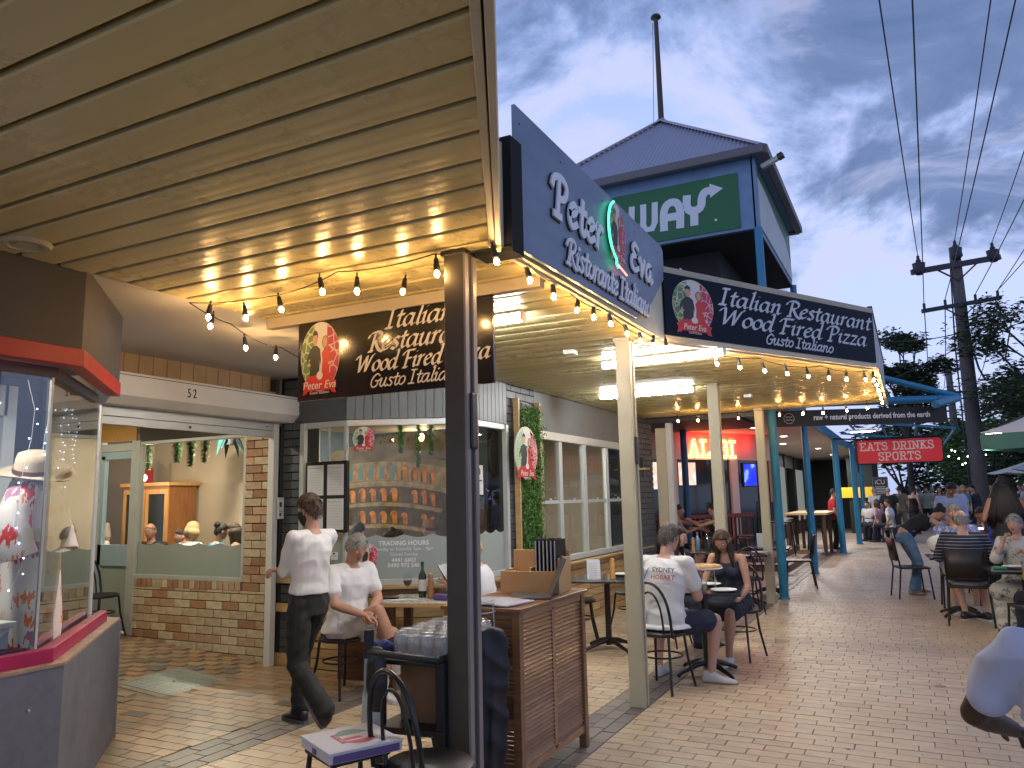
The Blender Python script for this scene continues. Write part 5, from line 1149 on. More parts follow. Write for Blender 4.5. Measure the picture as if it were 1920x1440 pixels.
screen(6.0,6.5,1.75,2.32,'blue','television glowing saturated blue in the bar window')
# neon ALIBI
ns=empty('neon_sign',(-4.2,17.7,2.42),0,'glowing red and cream slab lettered neon sign on the pink bar fascia','sign')
Fn=(Ba+db*4.15+nb*.03+Vector((0,0,2.42)),db,Vector((0,0,1)),nb)
g=MB(); strokes(g,'ALIBI',0,.03,.225,Fn,font=SLAB,pen='r',nib=(.135,0),slant=0,sx=1.35,sp=.16,thick=.02); obj('outer_glow_letter',g,M('neon_cream',(1,.8,.4),emit=(1,.55,.2),es=4.5),parent=ns,world=True)
g=MB(); strokes(g,'ALIBI',0,.03,.225,Fn,font=SLAB,pen='r',nib=(.055,0),slant=0,sx=1.35,sp=.16,d=.03,thick=.006); obj('inner_letter',g,M('neon_inner',(.35,.2,.06),emit=(.75,.16,.03),es=1.6),parent=ns,world=True)
for k in range(5):
    l=point('neon_glow',Ba+db*(4.2+k*.48)+nb*.16+Vector((0,0,2.80)),5,(1,.02,.012),.10); l.parent=ns; l.matrix_parent_inverse=Matrix.Translation(-ns.location)
for i,(x_,y_,e) in enumerate(((-3.2,14.6,14),(-2.9,17.2,14),(-2.75,20.4,40),(-3.2,23.5,60),(-2.6,27,70),(-2.6,32,70))):
    downlight(x_,y_,2.995,e,(1,.93,.88),['round arcade downlight nearest the canopy end','round arcade downlight before the neon sign','round arcade downlight past the neon sign','round arcade downlight by the third blue post','round arcade downlight near the red sign','the farthest arcade downlight'][i],'downlights in the arcade soffit',.09)
# cool strip flood above the red sign
fd=empty('flood_lamp',(-1.0,15.4,2.98),0,'very bright cool flood lamp tucked behind the black shop sign','light')
g=MB(); g.box(-.28,.28,-.06,.06,-.05,0); obj('housing',g,m_white,parent=fd); g=MB(); g.box(-.26,.26,-.05,.05,-.056,-.051); obj('lens',g,M('cool_lens',(1,1,1),emit=(.8,.93,1),es=30),parent=fd)
fd=empty('flood_lamp',(-.9,19.6,3.0),0,'bright cool strip lamp under the pergola bars beyond the black sign','light')
g=MB(); g.box(-.28,.28,-.06,.06,-.05,0); obj('housing',g,m_white,parent=fd); g=MB(); g.box(-.26,.26,-.065,.05,-.056,-.051);obj('lens',g,MATS['cool_lens'],parent=fd)
# EATS DRINKS SPORTS
es=empty('projecting_sign',(-.1,18.8,2.35),0,'red rounded sign board lettered EATS DRINKS SPORTS hung over the path','sign')
Fe=(Vector((-1.03,19,2.20)),Vector((1,0,0)),Vector((0,0,1)),Vector((0,-1,0)))
def rr(w_,h_,r_,n_=6,o=(0,0)):
    P=[]
    for cx,cy,a0 in ((w_-r_,h_-r_,0),(r_,h_-r_,90),(r_,r_,180),(w_-r_,r_,270)):
        for k in range(n_+1): a_=R(a0+90*k/n_); P.append((o[0]+cx+r_*cos(a_),o[1]+cy+r_*sin(a_)))
    return P
g=MB(); g.prism(rr(1.68,.50,.07),Fe,-.03,0); obj('board',g,M('sign_red',(.45,.012,.018),.45,var=.1,vs=3,emit=(.45,.012,.02),es=.35),parent=es,world=True)  # slight emission makes the painted board and its letters glow
g=MB(); P=[Fe[0]+Vector((x_-.02,-.0,z_-.02)) for x_,z_ in rr(1.72,.54,.08)]; g.tube(P,.014,6,closed=True); g.tube([(-1.5,19,2.78),(-1.0,19,2.74),(.7,19,2.74)],.02,6); g.tube([(-1.03,19,2.0),(-1.03,19,2.85)],.02,6); obj('tube_frame',g,m_black,parent=es,world=True)
g=MB(); strokes(g,'EATS',.08,.285,.10,Fe,font=SLAB,pen='r',nib=(.125,0),slant=0,sp=.14,sx=1.22); strokes(g,'DRINKS',.74,.285,.10,Fe,font=SLAB,pen='r',nib=(.125,0),slant=0,sp=.10,sx=1.20); strokes(g,'SPORTS',.86,.06,.10,Fe,font=SLAB,pen='r',nib=(.125,0),slant=0,sp=.14,sx=1.22,align='C')
obj('slab_lettering',g,M('worn_white',(.60,.50,.42),.6,var=.15,vs=12,emit=(.6,.5,.42),es=.15),parent=es,world=True)
# far shops on the left of the path
fsn=empty('far_shop_row',(-3,30,0),0,'dark shop fronts further along the arcade with a blue and yellow bank poster','building')
g=MB(); g.box(-9,-4.1,20.2,38,0,2.98); obj('dark_front',g,M('dark_front',(.035,.042,.045),.5,var=.2,vs=1.5),parent=fsn,world=True)
g=MB(); g.box(-4.3,-2.2,38,39,0,3.4); g.box(-2.2,-1.3,33.0,39,0,2.9); obj('end_shop',g,M('end_shop_green',(.012,.022,.020),.6),parent=fsn,world=True)
for i in range(6):
    g=MB(); g.box(-4.10,-4.04,22+i*2.6,22.14+i*2.6,0,2.98); obj('mullion',g,m_alu if i<2 else m_black,parent=fsn,world=True)
    g=MB(); g.box(-4.09,-4.07,22.14+i*2.6,24.6+i*2.6,.5,2.5); obj('pane',g,[M('lit_pane_a',(.10,.11,.10),.2,emit=(.30,.33,.30),es=.5),m_dg][i%2],parent=fsn,world=True)
g=MB(); g.box(-4.0,-3.98,25,27.2,.9,1.7); obj('yellow_poster',g,M('bank_yellow',(.75,.48,.02),.5,emit=(.75,.46,.02),es=.25),parent=fsn,world=True); g=MB(); g.box(-2.55,-1.35,32.94,32.98,1.35,1.75); obj('yellow_poster',g,M('bank_yellow',(.75,.48,.02),.5,emit=(.75,.46,.02),es=.25),parent=fsn,world=True)
g=MB(); g.box(-4.0,-3.98,25,27.2,1.7,2.35); obj('blue_poster',g,M('bank_blue',(.03,.07,.22),.5,emit=(.04,.10,.3),es=.4),parent=fsn,world=True)
text('MOVING FORWARD',.16,(Vector((-3.97,26.1,1.82)),Vector((0,1,0)),Vector((0,0,1)),Vector((1,0,0))),m_lw,fsn,name='poster_lettering',sx=.8)
ic_=empty('hanging_notice',(-1.75,26.5,1.5),0,'small black framed notice lettered ICU on the dark shop wall','sign')
Fi=(Vector((-1.25,30.5,1.42)),Vector((1,0,0)),Vector((0,0,1)),Vector((0,-1,0)))
g=MB(); g.prism([(0,0),(.52,0),(.52,.66),(0,.66)],Fi,-.03,0); obj('board',g,m_black,parent=ic_,world=True)
g=MB(); P=[Fi[0]+Vector((x_,-.004,z_)) for x_,z_ in ((.03,.03),(.49,.03),(.49,.63),(.03,.63))]; g.tube(P,.006,4,closed=True); 
for k in range(5): g.prism([(.1,.08+k*.055),(.42,.08+k*.055),(.42,.10+k*.055),(.1,.10+k*.055)],Fi,.001,.003)
obj('white_border',g,m_lw,parent=ic_,world=True); text('iCU',.24,(Fi[0]+Vector((.26,0,.40)),Fi[1],Fi[2],Fi[3]),m_lw,ic_,name='notice_lettering',sx=.85)
stp=MB(); stp.box(-4.1,-2.35,16.9,21.5,0,.13); stp.box(-4.1,-2.7,16.9,21.5,.13,.26); tag(obj('timber_deck',stp,woodmat('deck_brown',(.20,.10,.05),(.12,.06,.03),axis=(12,1,12))),kind='structure')
# ================================================================ pole, wires, trees, umbrellas
up=empty('utility_pole',(2.25,33.5,0),0,'tall weathered timber power pole with two crossarms and black insulators','pole')
m_pole=M('weathered_timber',(.11,.10,.10),.85,var=.25,vs=5,stretch=(6,6,.6),bump=.3,bs=14); m_dark=M('silhouette_steel',(.025,.028,.04),.6)
Bp=Vector((2.25,33.5,0)); 
g=MB(); g.tube([(0,0,0),(0,-.1,5.5),(-.02,-.25,10.75)],[.29,.25,.19],14); obj('pole',g,m_pole,parent=up,smooth=60)
xd=Vector((.902,.431,.15)).normalized()
def arm(z,l0,l1,wd,ht): 
    c_=Vector((0,-.5,z)); g=MB(); g.bar(c_-xd*l0,c_+xd*l1,wd,ht); return c_,g
c1,g=arm(10.0,1.75,1.65,.14,.2); g.bar(c1+Vector((0,0,-.62)),c1-xd*.8+Vector((0,0,-.05)),.05,.05); g.bar(c1+Vector((0,0,-.62)),c1+xd*.8+Vector((0,0,-.05)),.05,.05); obj('upper_crossarm',g,m_dark,parent=up)
c2,g=arm(8.45,1.5,1.5,.12,.15); g.bar(c2+Vector((0,0,-.5)),c2-xd*.7,.04,.04); g.bar(c2+Vector((0,0,-.5)),c2+xd*.7,.04,.04); obj('lower_crossarm',g,m_dark,parent=up)
ins=[]
for s_ in (-1.45,0,1.4):
    b_=c1+xd*s_+Vector((0,0,.08+(.45 if s_==0 else .12))); g=MB(); g.lathe([(0,.42),(.05,.40),(.06,.25),(.10,.22),(.08,.15),(.23,.10),(.21,-.05),(.23,-.22),(.12,-.34),(0,-.34)],b_,12); obj('insulator',g,m_dark,parent=up,smooth=50); ins.append(Bp+b_+Vector((0,0,.4)))
for s_ in (-1.4,-.6,.55,1.4):
    b_=c2+xd*s_+Vector((0,0,.1)); g=MB(); g.lathe([(0,.2),(.05,.18),(.05,0),(.02,-.05)],b_,8); obj('small_insulator',g,m_dark,parent=up); ins.append(Bp+b_+Vector((0,0,.18)))
g=MB(); g.tube([(-.35,-.1,0),(-.33,-.2,7),(-.22,-.35,9.9)],.03,6); g.tube([(0,-.3,8.0),(.35,-.3,6.0),(.5,-.3,5.6)],.04,6); obj('conduit',g,m_dark,parent=up)
g=MB(); g.tube([(.28,0,4.3),(1.2,-.2,5.0),(2.3,-.5,5.6)],[.09,.07,.05],8); obj('lamp_arm',g,m_pole,parent=up)
wires=empty('power_lines',(2.2,15,11),0,'dark power lines running overhead to the timber pole','wires')
# (start point overhead, insulator index)
W=[((-.15,6,10.6),0),((.55,6,10.2),3),((2.2,6,11.8),1),((2.75,6,11.4),4),((3.6,6,11.3),2),((4.4,6,10.6),5),((5.0,6,10.2),6),((6.4,6,10.0),6)]
for s_,k in W:
    a_=Vector(s_); a_=ins[k]+Vector((ins[k].x*0+(a_.x-ins[k].x)*1.0,-27.5,(a_.z-ins[k].z))) ; b_=ins[k]; g=MB(); P=[]
    for i in range(15):
        t_=i/14; v=a_.lerp(b_,t_); v.z-=1.2*t_*(1-t_); P.append(v)
    g.tube(P,.016,5); obj('wire',g,m_dark,parent=wires,world=True)
# next pole far
for (x_,y_,h_,lab) in ((3.0,62,10.5,'second timber power pole further down the street'),(3.4,95,10.5,'far off power pole seen past the second one')):
    o=empty('utility_pole',(x_,y_,0),0,lab,'pole'); g=MB(); g.tube([(0,0,0),(0,0,h_)],[.34,.2],10); obj('pole',g,m_pole,parent=o,smooth=60)
    g=MB(); g.bar((-1.6,0,h_-.6),(1.6,0,h_-.6),.14,.18); g.bar((-1.3,0,h_-2.2),(1.3,0,h_-2.2),.12,.15); obj('crossarm',g,m_dark,parent=o)
    for k in (3,4,5,6):
        g=MB(); P=[ins[k].lerp(Vector((x_+(k-4.5)*.9,y_,h_-2)),i/10)-Vector((0,0,3.2*(i/10)*(1-i/10))) for i in range(11)]; g.tube(P,.02,5)
        if y_<70: obj('wire',g,m_dark,parent=wires,world=True)
g=MB()
for k,(ex,ez) in enumerate(((-1.9,7.0),(-1.9,6.2))):
    P=[]; a_=Bp+Vector((-.2,-.3,7.4-.5*k)); b_=Vector((-3.0,22+k*8,6.2-k)); 
    for i in range(13): t_=i/12; v=a_.lerp(b_,t_); v.z-=1.6*t_*(1-t_); P.append(v)
    g.tube(P,.018,5)
obj('service_wire',g,m_dark,parent=wires,world=True)
# trees
m_bark=M('bark',(.06,.05,.045),.9,var=.3,vs=6,bump=.4,bs=20)
LM=[M('foliage_dark',(.018,.035,.016),.6),M('foliage_mid',(.035,.065,.022),.6),M('foliage_light',(.06,.11,.03),.6)]
def tree(loc,h,cr,lab,seed,n_=5200,leaf=.12,mats=LM,trunk=.3,sparse=.0,zc=.62,flat=.6,cat='tree',lean=0,blobs=None,group='trees beyond the outdoor tables'):
    rr_=random.Random(seed); o=empty('tree',loc,0,lab,cat,group)
    g=MB(); tips=[]
    th=h*zc; g.tube([(0,0,0),(lean*.3+.1*rr_.random(),.1,th*.5),(lean*.6,.0,th)],[trunk,trunk*.75,trunk*.5],10)
    nb_=blobs or 9
    for i in range(nb_):
        a_=i*2.4+rr_.random(); rr__=cr*rr_.uniform(.35,.95); zz=h*rr_.uniform(zc*.95,.98); zz=min(zz,h*.96)
        p1=Vector((lean*.6,0,th*rr_.uniform(.6,1))); p3=Vector((lean+cos(a_)*rr__,sin(a_)*rr__,zz)); p2=p1.lerp(p3,.5)+Vector((0,0,-.06*h+.12*h*rr_.random()))
        g.tube([p1,p2,p3],[trunk*.4,trunk*.22,.03],6); tips.append(p3)
        for q in range(2):
            p4=p3+Vector((rr_.uniform(-1,1),rr_.uniform(-1,1),rr_.uniform(-.3,.6)))*cr*.35; g.tube([p2.lerp(p3,.6),p4],[trunk*.14,.02],5); tips.append(p4)
    obj('trunk',g,m_bark,parent=o,smooth=60)
    g=MB()
    for i in range(n_):
        t_=tips[rr_.randrange(len(tips))]; rd=cr*.36*rr_.random()**.5; th_=rr_.uniform(0,6.28); ph=rr_.uniform(-1,1)
        c_=t_+Vector((rd*cos(th_)*math.sqrt(1-ph*ph),rd*sin(th_)*math.sqrt(1-ph*ph),rd*ph*flat))
        if mnoise.noise(c_*1.1+Vector((seed,0,0)))<-.18+sparse: continue
        s_=leaf*rr_.uniform(.6,1.4); M3=Matrix.Rotation(rr_.uniform(0,6.28),3,'Z')@Matrix.Rotation(rr_.uniform(-1.2,1.2),3,'X')
        g.add([c_+M3@Vector(v) for v in ((-s_,0,0),(0,-s_*.35,0),(s_,0,-.3*s_),(0,s_*.35,0))],[(0,1,2,3)],rr_.choices([0,1,2],[5,4,1.5])[0])
    tag(obj('crown',g,mats,parent=o),kind=None); return o
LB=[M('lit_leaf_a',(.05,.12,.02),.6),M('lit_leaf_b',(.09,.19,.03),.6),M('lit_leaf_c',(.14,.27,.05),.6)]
tree((.0,44.5,0),10.0,1.9,'tall spreading gum tree rising behind the end of the canopy',1,16000,.13,trunk=.2,zc=.62,flat=.8,sparse=-.05,blobs=18)
tree((5.2,32,0),8.0,3.2,'feathery leaved tree reaching in at the right edge of the sky',2,15000,.11,trunk=.2,zc=.5,sparse=.0,blobs=15)
tree((8.6,52,0),8.2,4.6,'broad dark tree behind the timber pole',3,14000,.22,trunk=.35,zc=.4,flat=.8)
tree((9.5,44,0),9.0,5.0,'dark bushy tree right of the timber pole',4,14000,.2,trunk=.35,zc=.4,flat=.8)
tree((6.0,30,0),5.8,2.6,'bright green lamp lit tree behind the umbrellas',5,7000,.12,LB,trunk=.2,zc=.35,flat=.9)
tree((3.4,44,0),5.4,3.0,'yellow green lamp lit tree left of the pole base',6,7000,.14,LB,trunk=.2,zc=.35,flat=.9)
tree((13,38,0),8.5,5,'dark tree at the far right behind the grey umbrella',7,12000,.2,trunk=.3,zc=.35,flat=.9)
tree((-.5,62,0),5.5,5,'dark distant tree closing the end of the arcade path',8,7000,.25,trunk=.3,zc=.3,flat=.9)
tree((4.4,75,0),6.5,5,'far tree mass beyond the second power pole',9,6000,.3,trunk=.3,zc=.3,flat=.9)
tree((14,60,0),10,7,'large far tree closing the right of the park',10,7000,.3,trunk=.3,zc=.3,flat=.9)
hedge=MB(); rr_=random.Random(8)
for i in range(9000):
    c_=Vector((rr_.uniform(2.5,26),rr_.uniform(66,70),rr_.uniform(0,3.6))); s_=.28
    M3=Matrix.Rotation(rr_.uniform(0,6.28),3,'Z')@Matrix.Rotation(rr_.uniform(-1.2,1.2),3,'X'); hedge.add([c_+M3@Vector(v) for v in ((-s_,0,0),(0,-s_*.5,0),(s_,0,0),(0,s_*.5,0))],[(0,1,2,3)],rr_.choice([0,0,1]))
tag(obj('far_shrubbery',hedge,LM),'dark mass of shrubs closing the park beyond the umbrellas','shrubbery',kind='stuff')
# umbrellas
m_umb=M('canvas_cream',(.66,.63,.57),.8,var=.06,vs=2); m_umbg=M('canvas_green',(.05,.16,.13),.8); m_umbb=M('canvas_grey_blue',(.30,.33,.40),.8)
def umbrella(x,y,z,r_,hh,lab,mat,val=None,n_=8,rz=0,vh=.25):
    o=empty('market_umbrella',(x,y,0),rz,lab,'umbrella','market umbrellas over the outdoor tables')
    g=MB(); vs=[Vector((0,0,z+hh))]
    for k in range(1,7):
        t_=k/6
        for i in range(n_*4):
            a_=2*pi*i/(n_*4); f=(i%4)/4; sag=.0+.06*r_*4*f*(1-f)*t_; cr_=r_*t_/cos(pi/n_*0+0)*(cos(pi/n_)/cos(((i%4)/4-.5)*2*pi/n_))
            vs.append(Vector((cr_*cos(a_),cr_*sin(a_),z+hh*(1-t_)**1.15-sag*.5)))
    q=n_*4
    g.add(vs,[(0,1+i,1+(i+1)%q) for i in range(q)]+[(1+k*q+i,1+(k+1)*q+i,1+(k+1)*q+(i+1)%q,1+k*q+(i+1)%q) for k in range(5) for i in range(q)])
    obj('canvas',g,mat,parent=o,smooth=50)
    if val:
        g=MB(); g.add([Vector((r_*(cos(pi/n_)/cos(((i%4)/4-.5)*2*pi/n_))*cos(2*pi*i/q),r_*(cos(pi/n_)/cos(((i%4)/4-.5)*2*pi/n_))*sin(2*pi*i/q),z-dz)) for dz in (0.02,vh) for i in range(q)],[(i,(i+1)%q,q+(i+1)%q,q+i) for i in range(q)]); obj('valance',g,val,parent=o)
    g=MB(); g.tube([(0,0,0),(0,0,z+hh+.08)],.03,10); obj('pole',g,m_black,parent=o)
    g=MB()
    for i in range(n_): a_=2*pi*i/n_; g.tube([(0,0,z+hh-.03),(r_*.98*cos(a_),r_*.98*sin(a_),z-.01)],.010,5)
    obj('ribs',g,m_dkgrey,parent=o); g=MB(); g.box(-.3,.3,-.3,.3,0,.06); obj('base',g,m_dkgrey,parent=o)
    return o
umbrella(2.72,12.35,2.30,2.0,.82,'cream and green square umbrella nearest at the right edge',m_umb,m_umbg,4,R(20),.22)
umbrella(4.3,20.5,2.02,2.3,.75,'blue grey umbrella behind the long haired woman',m_umbb,None,8,0)
umbrella(3.9,31,2.1,1.6,.5,'small far cream umbrella left of the pole',m_umb,None,8,0)
ul=empty('umbrella_lamp',(1.0,11.75,2.24),0,'bright white lamp clipped under the cream umbrella edge','light')
g=MB(); g.box(-.10,.10,-.04,.04,0,.05); obj('housing',g,m_black,parent=ul); g=MB(); g.box(-.09,.09,-.045,-.041,.005,.05); g.box(-.09,.09,-.035,.035,-.006,-.001); obj('lens',g,M('warm_lens',(1,1,.9),emit=(1,.95,.8),es=22),parent=ul)
l=area('umbrella_lamp_glow',(1.0,11.75,2.18),.18,.1,10,(1,.93,.8)); l.parent=ul; l.matrix_parent_inverse=Matrix.Translation(-ul.location)
pl_=empty('street_lantern',(3.05,26,0),0,'black street lantern with bright glass head near the pole','lamp')
g=MB(); g.tube([(0,0,0),(0,0,2.85)],[.06,.04],10); obj('post',g,m_black,parent=pl_); g=MB(); g.lathe([(.05,2.85),(.17,3.1),(.2,3.12),(.03,3.22),(0,3.25)],(0,0,0),10); obj('lantern_frame',g,m_alu,parent=pl_); g=MB(); g.sph((0,0,2.93),.07,10,8); obj('lamp',g,M('lantern_glow',(1,1,1),emit=(1,.96,.85),es=30),parent=pl_)
l=point('lantern_light',(3.05,26,3.0),160,(1,.95,.8),.1); l.parent=pl_; l.matrix_parent_inverse=Matrix.Translation(-pl_.location)
pk=empty('fairy_lights',(6,24,2),0,'violet fairy lights strung in the shrubs under the blue umbrella','fairy lights')
g=MB(); rr_=random.Random(4)
for i in range(26): g.sph((4.6+rr_.random()*3.6,28+rr_.random(),1.4+rr_.random()*.7),.025,6,4)
obj('tiny_bulbs',g,M('violet_bulb',(.4,.2,1),emit=(.35,.15,1),es=8),parent=pk,world=True)
fx=empty('festoon_lights',(2.2,36,3.2),0,'string of small white bulbs beyond the red sign','string lights')
g=MB(); g2=MB(); P=[]
for i in range(14):
    v=Vector((1.2+i*.12,30+i*.5,2.75+.25*sin(i*1.1))); P.append(v); g.sph(v-Vector((0,0,.06)),.026,8,6)
g2.tube(P,.008,4); obj('cable',g2,m_cable,parent=fx,world=True); tag(obj('bulbs',g,M('white_bulb',(1,1,1),emit=(.95,1,1),es=9),parent=fx,world=True),kind='stuff')
# ================================================================ people
tmps=bpy.data.scenes.new('work')
def remesh(mb,vox,it=5,fold=0.,seed=0,fs=9.,decim=0):
    me=mb.mesh('w',[]); o=bpy.data.objects.new('w',me); tmps.collection.objects.link(o)
    m=o.modifiers.new('r','REMESH'); m.mode='VOXEL'; m.voxel_size=vox; m.adaptivity=0
    s=o.modifiers.new('s','SMOOTH'); s.factor=.6; s.iterations=it
    vl=tmps.view_layers[0]; vl.update(); dg=vl.depsgraph; dg.update()
    m2=bpy.data.meshes.new_from_object(o.evaluated_get(dg))
    bpy.data.objects.remove(o); bpy.data.meshes.remove(me)
    n=len(m2.vertices); co=np.empty(n*3,'f'); m2.vertices.foreach_get('co',co); co=co.reshape(-1,3)
    if fold:
        nr=np.empty(n*3,'f'); m2.vertices.foreach_get('normal',nr); nr=nr.reshape(-1,3)
        x,y,z=co[:,0]*fs,co[:,1]*fs,co[:,2]*fs; ph=seed*1.7
        w_=np.sin(x*1.3+2.2*np.sin(z*.9+ph)+ph)*np.sin(z*1.9+1.7*np.sin(y*1.1+x*.7+ph))+.6*np.sin(z*3.1+2*np.sin(x*1.9+ph)+y*2.3)
        w_=-np.abs(w_)+.5
        co=co+nr*(fold*w_)[:,None]
    fs_=[tuple(p.vertices) for p in m2.polygons]; bpy.data.meshes.remove(m2)
    r_=MB(); r_.v=[tuple(c_) for c_ in co.tolist()]; r_.f=fs_; r_.m=[0]*len(fs_); return r_
def cap(mb,p,q,r0,r1,n=12):
    p,q=Vector(p),Vector(q); mb.tube([p,q],[r0,r1],n); mb.sph(p,r0,n,8); mb.sph(q,r1,n,8)
def limb(mb,pts,rs,n=12):
    for i in range(len(pts)-1): cap(mb,pts[i],pts[i+1],rs[i],rs[i+1],n)
def IK(a,b_,l1,l2,hint):
    d=b_-a; D=min(d.length,(l1+l2)*.995); dn=d.normalized(); b2=a+dn*D
    ca=(l1*l1+D*D-l2*l2)/(2*l1*D); ca=max(-1,min(1,ca)); sa=math.sqrt(1-ca*ca)
    h=Vector(hint); h=h-dn*h.dot(dn)
    if h.length<1e-4: h=Vector((0,-1,0))
    return a+dn*l1*ca+h.normalized()*l1*sa,b2
def ss(a,b_,x): t=max(0,min(1,(x-a)/(b_-a))); return t*t*(3-2*t)
def headfn(d,fem):
    x,y,z=d; g=lambda cx,cz,wx,wz: math.exp(-((x-cx)/wx)**2-((z-cz)/wz)**2) if y>0 else 0
    px,py,pz=x*.073,y*.092,z*.116
    if z<-.05: k=ss(.05,-.95,z)*0+ss(0,1,(-z-.05)/.9); px*=1-.30*k; 
    if y<0 and z<-.2: py*=1-.45*ss(.2,.9,-z)
    if y>0 and z<-.3: py+=.014*ss(.3,.8,-z)
    out_=0
    nz=g(0,-.10,.13,.18)*.020+g(0,.10,.09,.18)*.010; 
    py+=nz-(g(.36,.10,.17,.11)+g(-.36,.10,.17,.11))*.010+(g(.3,.27,.3,.07)+g(-.3,.27,.3,.07))*(.003 if fem else .005)
    py+=g(0,-.42,.24,.06)*.005-g(0,-.46,.26,.025)*.004+g(0,-.52,.2,.05)*.004+g(0,-.78,.25,.14)*.007
    px+=(.004 if x>0 else -.004)*math.exp(-((abs(x)-.75)/.2)**2-((z+.15)/.2)**2)
    return Vector((px,py,pz))
def dirs(nu,nv):
    for i in range(nv+1):
        th=pi*i/nv
        for j in range(nu):
            ph=2*pi*j/nu; yield Vector((sin(th)*cos(ph),sin(th)*sin(ph),cos(th)))
def sphfaces(nu,nv):
    F_=[]
    for i in range(nv):
        for j in range(nu):
            j2=(j+1)%nu; F_.append((i*nu+j,(i+1)*nu+j,(i+1)*nu+j2,i*nu+j2))
    return F_
def handmesh(mb,W,dv,pn,side,curl,s,m=0,spread=.0):
    d=Vector(dv).normalized(); n=Vector(pn); n=(n-d*n.dot(d)).normalized(); x=d.cross(n).normalized()*side
    rings=[]
    for t_,w_,th in ((-.02,.024,.019),(0,.027,.018),(.03,.038,.017),(.06,.043,.015),(.085,.041,.012)):
        c_=W+d*t_*s; rings.append([c_+x*(w_*cos(2*pi*i/12))*s+n*(th*sin(2*pi*i/12))*s for i in range(12)])
    mb.loft(rings,m)
    for k,(o_,L_,r_) in enumerate(((-.031,.066,.0088),(-.0105,.076,.0092),(.0105,.071,.0088),(.030,.056,.0078))):
        p_=W+(d*.080+x*o_*-1)*s; a_=0; P=[p_-d*.01*s,p_]; 
        dd=(d+x*(-o_*spread*8)).normalized()
        for q,f in enumerate((.42,.32,.26)):
            a_+=curl*(1.0,1.1,.7)[q]*(1+.08*k); v=dd*cos(a_)+n*sin(a_); p_=p_+v*L_*f*s; P.append(p_)
        mb.tube(P,[r_*s,r_*s,r_*.95*s,r_*.85*s,r_*.65*s],7,m)
    p0=W+(d*.018+x*.026)*s; v1=(d*.65+x*.75+n*.25).normalized(); p1=p0+v1*.038*s; v2=(d*.9+x*.25+n*(.25+.3*curl)).normalized(); p2=p1+v2*.030*s; p3=p2+(d*.95+n*(.2+.4*curl)).normalized()*.024*s
    mb.tube([p0,p1,p2,p3],[.013*s,.011*s,.0095*s,.006*s],8,m)
SK=[M('skin_fair',(.50,.29,.21),.5,var=.06,vs=30),M('skin_tan',(.43,.235,.155),.5,var=.06,vs=30),M('skin_dark',(.06,.03,.02),.5),M('skin_mid',(.30,.145,.09),.5,var=.06,vs=30)]
m_lip=M('lip',(.36,.10,.085),.45); m_eye=M('eye_white',(.6,.58,.55),.3); m_iris=M('iris',(.03,.02,.015),.2)
HM={k:M('hair_'+k,c_,.55,c2=tuple(v*.5 for v in c_),vs=45,stretch=(3,3,.5),bump=.9,bs=60) for k,c_ in dict(black=(.010,.008,.008),brown=(.055,.028,.015),grey=(.38,.36,.33),ltgrey=(.46,.44,.40),blonde=(.52,.37,.17),red=(.17,.07,.03),dkgrey=(.10,.09,.08)).items()}
def cloth(n,c_,r=.85,**k): return M('cloth_'+n,c_,r,sheen=.0,bump=.12,bs=220,**k)
PEOPLE=[]
